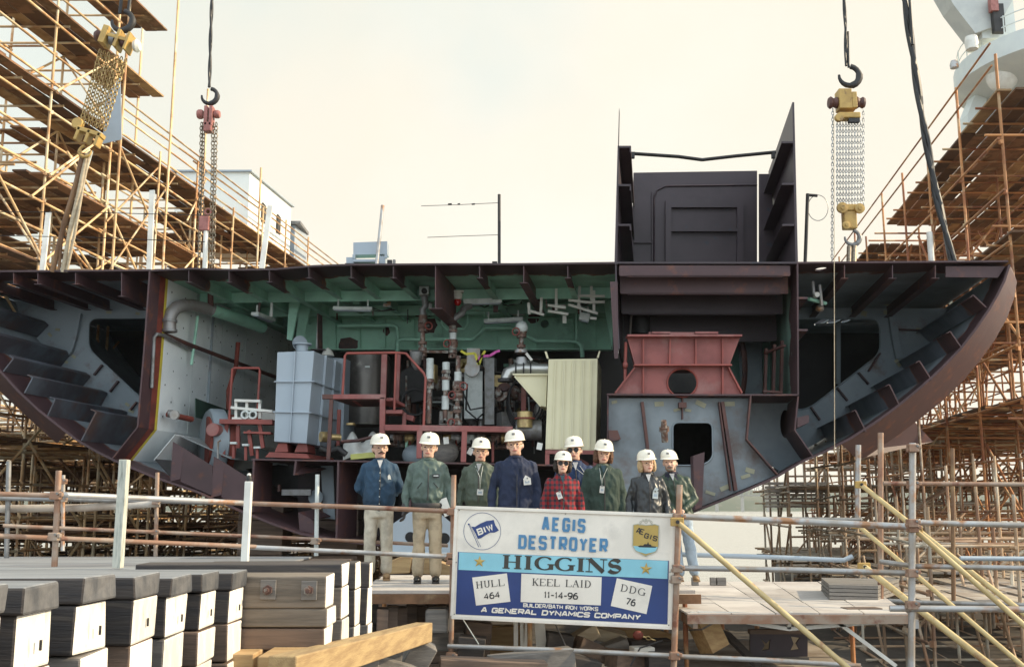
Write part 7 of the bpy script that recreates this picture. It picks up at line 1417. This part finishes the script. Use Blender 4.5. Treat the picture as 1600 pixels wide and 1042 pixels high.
# right sunlit platform
HR = -1.10
t = thing('work_platform', 'sunlit platform of bleached plywood sheets right of the painted sign', 'platform', plane_pt(1200, 930, HR))
for i in range(5):
    for j in range(4):
        y0 = 11.2 + j*1.2; xa = 1.86 + i*0.72
        bnd = lambda y: 4.2 + (y - 11.2)*0.24
        q_ = [(1.86 + (bnd(y_)-1.86)*f_/5 + (0.006 if f_ == i else -0.006), y_) for f_, y_ in ((i, y0), (i+1, y0), (i+1, y0+1.188), (i, y0+1.188))]; zz = CAMZ + HR - 0.024 + random.uniform(-0.006, 0.004)
        MB().prism([Vector((x_, y_, zz)) for x_, y_ in q_], (0, 0, 0.022)).build('plywood_sheet', M['ply'], t, bevel=0.002)
MB().beam((1.85, 11.17, CAMZ+HR-0.06), (4.22, 11.17, CAMZ+HR-0.06), 0.05, 0.09).build('channel', M['rtube'], t); MB().beam((1.85, 15.9, CAMZ+HR-0.08), (5.4, 15.9, CAMZ+HR-0.08), 0.05, 0.1).build('channel', M['wred'], t)
for x0 in (1.95, 3.1, 4.3): MB().beam((x0, 11.25, CAMZ+HR-0.12), (x0, 15.8, CAMZ+HR-0.12), 0.05, 0.09).build('bearer', M['galv'], t); MB().cyl((x0, 13.4, ZG), (x0, 13.4, CAMZ+HR-0.15), 0.03, n=8).build('leg', M['polerust'], t); MB().cyl((x0, 15.6, ZG), (x0, 15.6, CAMZ+HR-0.15), 0.03, n=8).build('leg', M['polerust'], t)
for a, b in (((1078, 957), (1232, 982)), ((1232, 982), (1415, 968)), ((1232, 982), (1236, 955)), ((1090, 957), (1420, 967)), ((1300, 965), (1400, 1040))):
    MB().beam(P(*a, 11.3), P(*b, 11.3), 0.03, 0.04).build('truss_bar', M['white'], t)
for i, (x, wd_) in enumerate(((1086, 10), (1114, 8), (1127, 14))):
    q = plane_pt(x, 914, HR); tag(MB().box(q + Vector((0, 0, 0.055)), (wd_*0.0095, 0.09, 0.11)).build('timber_stub', M['oakg'], bevel=0.005), ('leftmost short dark timber stub on the back edge of the sunlit platform', 'narrow middle timber stub on the back edge of the sunlit platform', 'widest timber stub on the back edge of the sunlit platform')[i], 'timber')
t = thing('board_stack', 'stack of grey-brown boards lying on the far right of the sunlit platform', 'board stack', P(1340, 925, 13.2))
for i in range(4): MB().add([P(x, y + (3-i)*6 - 6, Y_) for x, y, Y_ in ((1283, 908, 14.2), (1296, 919, 12.8), (1372, 921, 12.8), (1405, 910, 14.2))] + [P(x, y + (3-i)*6 - 1, Y_) for x, y, Y_ in ((1283, 908, 14.2), (1296, 919, 12.8), (1372, 921, 12.8), (1405, 910, 14.2))], [(0, 1, 2, 3), (4, 7, 6, 5), (0, 4, 5, 1), (1, 5, 6, 2), (2, 6, 7, 3), (3, 7, 4, 0)]).build('board', M['oakg'], t)
tag(MB().box(P(1346, 951, 11.7), (0.4, 0.2, 0.03), rz=0.1).build('plank_offcut', M['oakm'], bevel=0.004), 'short dark plank offcut on the sunlit platform edge', 'plank')
# lower right deck, tilted block, panel with cut-outs
t = thing('lower_deck', 'lower grey deck under the sunlit platform at the bottom right', 'platform', P(1240, 1030, 12))
for i in range(6): MB().box((2.95, 12.1 + i*0.55, CAMZ-1.88), (2.4, 0.53, 0.05)).build('plank', M['plank'], t, bevel=0.004)
for x0 in (1.9, 3.0, 4.0): MB().box((x0, 13.4, (ZG+CAMZ-1.905)/2), (0.12, 0.12, CAMZ-1.905-ZG)).build('leg', M['oakm'], t)
MBt = Matrix.Rotation(R(-24), 3, 'Y') @ Matrix.Rotation(R(20), 3, 'Z')
t = thing('timber_block', 'square pale timber block tilted on its corner beside the sign foot', 'timber', P(1105, 1018, 11.9)); MB().box(P(1106, 990, 11.9), (0.24, 0.3, 0.36), M=MBt).build('timber', M['oakx'], t, bevel=0.008); MB().box(P(1100, 976, 11.9), (0.247, 0.307, 0.02), M=MBt).build('saw_line', M['oakg'], t)
yp = 12.6
t = thing('cutout_panel', 'dark steel panel with two notched cut-outs under the sunlit platform', 'panel', P(1215, 1028, yp))
hl1 = [P(x, y, yp) for x, y in ((1189, 996), (1197, 1005), (1204, 998), (1202, 1014), (1190, 1016), (1195, 1008))]; hl2 = [P(x, y, yp) for x, y in ((1236, 994), (1250, 996), (1244, 1005), (1249, 1014), (1235, 1016), (1240, 1005))]
MB().plate([P(x, y, yp) for x, y in ((1172, 990), (1262, 990), (1262, 1026), (1172, 1026))], [hl1, hl2], (0, 0.04, 0)).build('panel', M['trunk'], t); MB().beam(P(1170, 986, yp), P(1264, 986, yp), 0.12, 0.05).build('top_timber', M['oakm'], t); MB().beam(P(1172, 1028, yp), P(1262, 1028, yp), 0.12, 0.04).build('bottom_timber', M['oakg'], t)
MB().prism([P(1176, 992, yp+0.3), P(1258, 992, yp+0.3), P(1258, 1025, yp+0.3), P(1176, 1025, yp+0.3)], (0, 0.03, 0)).build('back_board', M['oak'], t)
t = tag(MB().beam(P(1130, 985, 12.4), P(1185, 1040, 12.0), 0.12, 0.04).build('leaning_plank', M['oakd']), 'dark plank leaning beside the tilted timber block', 'plank')
# ------------------------------------------------------------------ TIMBER BLOCK ROW
def endbox(mb_list, x0, x1, y0, y1, z0, z1, t, name, sides, ends, tw=0.0, bev=0.012):
    me = MB().box(((x0+x1)/2, (y0+y1)/2, (z0+z1)/2), (x1-x0, y1-y0, z1-z0), rz=tw).build(name, [sides, ends, M['toppale']], t, bevel=bev)
    for v in me.data.vertices: v.co += Vector((rnd.uniform(-.007, .007), rnd.uniform(-.006, .006), rnd.uniform(-.005, .005)))
    for p in me.data.polygons:
        if abs(p.normal.x) > 0.85: p.material_index = 1  # ends take the sunlit tone; long sides keep the painted shade
        elif p.normal.z > 0.85 and name == 'cap': p.material_index = 2  # cap tops get a paler tone than the sides
    return me
M['toppale'] = wood('pale_cap_top', (0.26, 0.27, 0.28), (0.17, 0.175, 0.185)); M['endlit'] = wood('sunlit_sawn_end', (0.78, 0.75, 0.70), (0.66, 0.62, 0.56), axis=(2, 10, 3), c=(0.3, 0.27, 0.24)); M['capshade'] = wood('shadowed_sawn_end', (0.045, 0.05, 0.06), (0.12, 0.12, 0.125), axis=(2, 3, 3))  # cast shadow painted into the cap ends, sunlight into the sawn ends
row = [(3.50, .27, (-45, 918), 'half-cropped timber block at the bottom left corner, nearest of the row'), (3.99, .32, (38, 916), 'timber block second from the left corner with a dark cap and diagonal split'), (4.56, .36, (134, 903), 'widest-looking timber block of the row with a long flat dark cap'), (5.18, .37, (213, 901), 'timber block right behind the widest one in the left row'), (5.76, .38, (269, 902), 'timber block in the middle of the row with a thin dark cap'), (6.35, .37, (318, 897), 'timber block last but one of the left row'), (7.0, .38, (364, 894), 'farthest timber block of the left row beside the bolted stack')]
rnd = random.Random(9)
for Yf, W_, (px, py), lb in row:
    x1 = P(px, py, Yf).x; zt = P(px, py, Yf).z; x0 = -4.4 if Yf < 5 else -3.6
    t = thing('timber_block', lb, 'timber block', (x1 - 0.8, Yf + W_/2, ZG))
    hcap = 0.105 + 0.01*rnd.random(); z = zt
    endbox(None, x0, x1, Yf, Yf + W_, z - hcap, z, t, 'cap', M['oakd'], M['capshade'])  # end colour stands in for a shadow falling on the cap
    z -= hcap + 0.004; first = True
    while z > zt - 0.85:
        h = 0.215 if first else rnd.choice((0.16, 0.2, 0.24)); in_ = 0.012 + rnd.random()*0.02
        endbox(None, x0 + 0.05, x1 - in_*0.8 + rnd.uniform(-.012, .012), Yf + in_, Yf + W_ - in_*0.4, z - h, z, t, 'timber', M['oakd'] if first else rnd.choice((M['oakm'], M['oakg'])), M['endlit'], tw=rnd.uniform(-.012, .012)); z -= h + 0.004; first = False
    MB().box((x1 - 0.8, Yf + W_/2, (z + ZG)/2), (1.3, W_ - 0.05, z - ZG)).build('footing', M['oakm'], t)
    MB().box((x1 + 0.0, Yf + W_*0.55, zt - hcap - 0.13), (0.008, 0.01, 0.04)).build('iron_dog', M['dark'], t)
def bolt(t, p, s=0.11):
    pl_ = MB().box(p, (s, 0.015, s*1.2)).build('bolt_plate', M['oakg'], t, bevel=0.003); MB().lathe(p + Vector((0, -0.01, 0)), [(0.035, 0), (0.035, -0.02), (0.018, -0.02), (0.018, -0.05)], axis=(0, 1, 0), n=6).build('bolt_head', M['valve'], pl_)
stacks = [(7.4, .35, (511, 899), -2.75, ((.225, 'oakb'), (.125, 'oakb'), (.15, 'oakm')), 'bolted timber stack with two iron bolt plates on its dark top beam'), (8.05, .34, (535, 881), -2.9, ((.17, 'oakd'), (.24, 'oakb'), (.22, 'oakg')), 'timber stack just behind the bolted one with a dark cap'), (8.85, .3, (556, 879), -2.6, ((.22, 'oakd'), (.30, 'oakd'), (.22, 'oakg')), 'third dark timber stack behind the bolted one'), (9.5, .26, (577, 879), -2.2, ((.22, 'oakd'), (.32, 'oakd'), (.25, 'oakg')), 'farthest dark timber stack beside the first man\'s feet')]
for Yf, W_, (px, py), x0, lays, lb in stacks:
    x1 = P(px, py, Yf).x; z = P(px, py, Yf).z; t = thing('timber_stack', lb, 'timber stack', (x1-0.6, Yf+W_/2, ZG)); zt = z
    for h, mt in lays:
        endbox(None, x0, x1 + rnd.uniform(-.01, .01), Yf + rnd.uniform(0, .01), Yf + W_, z - h, z, t, 'timber', M[mt], M['endlit']); z -= h + 0.004
    MB().box((x1 - 0.65, Yf + W_/2, (z + ZG)/2), (0.9, W_ - 0.06, z - ZG)).build('footing', M['oakm'], t)
    if Yf < 8: bolt(t, P(419, 921, Yf - 0.005)); bolt(t, P(483, 922, Yf - 0.005))
# yellow beams beneath
for i, (a, b, w_, h, lb) in enumerate((((440, 1050, 6.4), (662, 987, 10.8), 0.18, 0.19, 'long fresh yellow timber beam running back from the bolted stack'),)):
    q = MB().beam(P(*a), P(*b), w_, h).build('timber_beam', M['oaky'], bevel=0.01); tag(q, lb, 'timber beam')
for (x, y, Y_, wx, hz_, lb) in ((409, 1030, 7.15, 0.17, 0.24, 'square fresh timber end under the left of the bolted stack'), (460, 1036, 6.95, 0.24, 0.26, 'wide fresh timber end under the right of the bolted stack')):
    tag(MB().box(P(x, y, Y_ + 0.6), (wx, 1.2, hz_)).build('timber_beam', M['oakx'], bevel=0.008), lb, 'timber beam')
# clutter under the sign
def tim(c, size, rot, mat, lb, grp='loose timbers under the sign platform'):
    tag(MB().box(c, size, M=Euler(rot).to_matrix()).build('loose_timber', M[mat], bevel=0.01), lb, 'timber', grp)
for i in range(8): tim(P(598 + i*15, 968 - i*1.3, 11.9 + i*0.16), (0.13, 0.3, 0.26 + 0.03*(i % 2)), (0, 0, 0.1), 'oakm', '%s brown upright timber from the left in the row under the plank platform' % ('first','second','third','fourth','fifth','sixth','seventh','last')[i], 'row of brown upright timbers')
tim(P(684, 968, 11.9), (0.26, 0.35, 0.26), (0, 0, 0.03), 'oakg', 'rounded grey timber end left of the sign post', None) if False else tag(MB().box(P(684, 968, 11.9), (0.26, 0.35, 0.26)).build('loose_timber', M['oakg'], bevel=0.03), 'rounded grey timber end left of the sign post', 'timber')
LT = ['grey timber at the foot of the yellow beam, nearest the stacks', 'second grey timber along the right side of the yellow beam', 'third grey timber along the right side of the yellow beam', 'grey timber tilted at the bottom edge beside the yellow beam', 'grey plank end leaning steeply right of the yellow beam', 'flat grey timber just left of the sign post foot', 'thick brown timber behind the sign post foot', 'brown upright timber end right of the sign post foot',
 'fresh-cut timber beside the white frame post below the sign', 'long grey timber sloping at the bottom under the sign middle', 'longest brown timber at the bottom edge under the sign left half', 'pale timber tilted left under the sign middle', 'brown timber tilted right under the sign middle', 'pale thin timber above the tilted brown one', 'small grey timber wedged between the tilted pale ones', 'brown timber turned sideways left of the right sign post',
 'long pale timber sloping down under the right part of the sign', 'dark timber carrying the white painted block', 'dark timber at the bottom edge under the sign middle', 'dark upright timber behind the dark hanging cord', 'dark square timber beside the right sign post foot', 'dark timber lying behind the flat grey one', 'dark upright timber below the thin pale cord', 'long dark timber behind the row of brown uprights']
for i, (x, y, Y_, s_, r_, mt) in enumerate(((545, 1035, 9.6, (.5, .3, .22), (0, 0, .3), 'oakg'), (585, 1022, 10.4, (.5, .3, .22), (0, 0.1, .3), 'oakg'), (628, 1010, 11.2, (.45, .3, .22), (0, 0, .3), 'oakg'), (600, 1045, 9.9, (.6, .3, .2), (0, .3, .4), 'oakg'), (650, 1030, 10.8, (.25, .3, .4), (.1, .5, .2), 'oakg'), (690, 1000, 12.2, (.5, .3, .2), (0, 0, .1), 'oakg'), (720, 985, 12.6, (.5, .5, .3), (0, 0, .1), 'oakm'), (745, 1005, 12.4, (.3, .3, .5), (0, .1, .1), 'oakm'),
    (790, 1000, 13.0, (.5, .3, .35), (0, 0, .1), 'oakx'), (830, 1033, 11.3, (.9, .3, .2), (0, -.08, .2), 'oakg'), (770, 1045, 11.0, (1.1, .3, .2), (0, .05, .1), 'oakm'), (905, 998, 12.4, (.45, .25, .16), (0, -.5, .2), 'oak'), (925, 1015, 12.2, (.4, .25, .18), (0, .4, .3), 'oakm'), (945, 990, 12.6, (.5, .2, .14), (.2, .25, .1), 'oak'), (960, 1012, 12.3, (.3, .25, .16), (0, -.3, .2), 'oakg'), (985, 1030, 12.0, (.5, .3, .2), (0, .1, .4), 'oakm'), (1000, 988, 13.0, (.9, .2, .18), (0, .28, .1), 'oakx'), (1015, 1012, 12.5, (.5, .3, .2), (0, 0, .1), 'oakd'), (900, 1040, 11.6, (.5, .3, .2), (0, .2, .1), 'oakd'), (870, 1020, 12.2, (.3, .3, .45), (0, .15, .1), 'oakd'), (1035, 1035, 11.9, (.4, .4, .3), (0, 0, .1), 'oakd'), (660, 985, 12.6, (.8, .3, .2), (0, 0, .1), 'oakd'), (735, 1030, 11.8, (.3, .3, .5), (0, .1, 0), 'oakd'), (620, 985, 12.8, (1.2, .3, .2), (0, 0, 0), 'oakd'))):
    tim(P(x, y, Y_), s_, r_, mt, LT[i])
t = thing('white_frame_post', 'white painted wooden post frame half hidden below the sign', 'post', P(815, 1010, 12.2))
for a, b, w_ in (((806, 962), (806, 1018), .05), ((815, 962), (816, 1016), .04), ((826, 962), (824, 1012), .08), ((842, 962), (846, 1012), .12), ((812, 1014), (880, 1018), .06)): MB().beam(P(*a, 12.2), P(*b, 12.2), w_, w_, up=(0, 1, 0)).build('post_piece', M['white'], t)
tag(MB().box(P(1003, 1016, 11.8), (0.24, 0.2, 0.09), rz=0.2).build('white_block', M['white'], bevel=0.01), 'white painted block on the dark timber below the sign', 'block')
tag(MB().tube([P(868, 975, 11.6), P(880, 1000, 11.6), P(886, 1015, 11.5), P(884, 1045, 11.4)], 0.009, 6).build('cord', M['dark'], smooth=60), 'dark cord hanging down below the sign middle', 'cord')
tag(MB().tube([P(724, 968, 11.6), P(748, 1006, 11.6)], 0.007, 6).build('cord', M['lightm'], smooth=60), 'thin pale cord slanting below the sign left corner', 'cord')
tag(MB().tube([P(1035, 1000, 11.6), P(1000, 1012, 11.5), P(985, 1040, 11.4)], 0.009, 6).build('cord', M['dark'], smooth=60), 'dark cord looping over the white painted block', 'cord')
t = thing('turnbuckle', 'small rusty shackle and chain under the right sign edge', 'shackle', P(1000, 993, 11.6)); MB().ell(P(997, 992, 11.6), (0.06, 0.04, 0.05)).build('shackle', M['rust'], t, smooth=60); chain_mesh(P(1002, 993, 11.6), P(1024, 1000, 11.6), 0.06, 0.018, 0.006).build('chain', M['brass'], t)
# keel cradle behind the second man, wedges
yc = 15.6
t = thing('keel_cradle', 'blue-grey steel cradle with two round holes behind the second man', 'cradle', P(660, 862, yc))
MB().plate([P(x, y, yc) for x, y in ((606, 862), (608, 822), (644, 797), (690, 804), (716, 826), (716, 864))], [circ(641, 839, 8.5, yc), circ(694, 841, 9, yc)], (0, 0.03, 0)).build('cradle_plate', M['tank'], t); MB().beam(P(604, 864, yc), P(720, 866, yc), 0.5, 0.05).build('cradle_base', M['tank'], t)
MB().plate([P(x, y, yc+0.5) for x, y in ((606, 862), (608, 822), (644, 797), (690, 804), (716, 826), (716, 864))], [], (0, 0.03, 0)).build('cradle_plate', M['dark'], t)
for i, (a, lb) in enumerate(((((600, 880), (645, 862), (640, 895), (600, 897)), 'yellow wedge timber under the left of the cradle'), (((655, 866), (705, 884), (705, 898), (645, 896)), 'yellow wedge timber under the right of the cradle'))):
    tag(MB().prism([P(x, y, 15.0) for x, y in a], (0, 0.5, 0)).build('wedge_timber', M['oakx'], bevel=0.01), lb, 'wedge')
t = thing('keel_block', 'tall stack of brown keel blocks under the cradle', 'timber stack', (P(660, 900, 15.3).x, 15.3, ZG))
zb_ = P(660, 898, 15.3).z; k = 0
while zb_ - 0.3*k > ZG + 0.05: MB().box((P(660, 900, 15.3).x, 15.4, zb_ - 0.3*k - 0.15), (1.2, 0.7, 0.29)).build('timber', M['oakm'], t, bevel=0.01); k += 1
for i, (x, lb) in enumerate(((415, 'dark timber pier under the left of the hull'), (530, 'dark timber pier under the hull near the first man'))):
    t = thing('timber_pier', lb, 'timber pier', (P(x, 830, 21).x, 21, ZG))
    for k in range(8): MB().box((P(x, 830, 21).x, 21, ZG + 0.17 + 0.34*k), (0.9 - 0.02*(k % 2), 0.9, 0.33)).build('timber', M['oakm'], t, bevel=0.012)
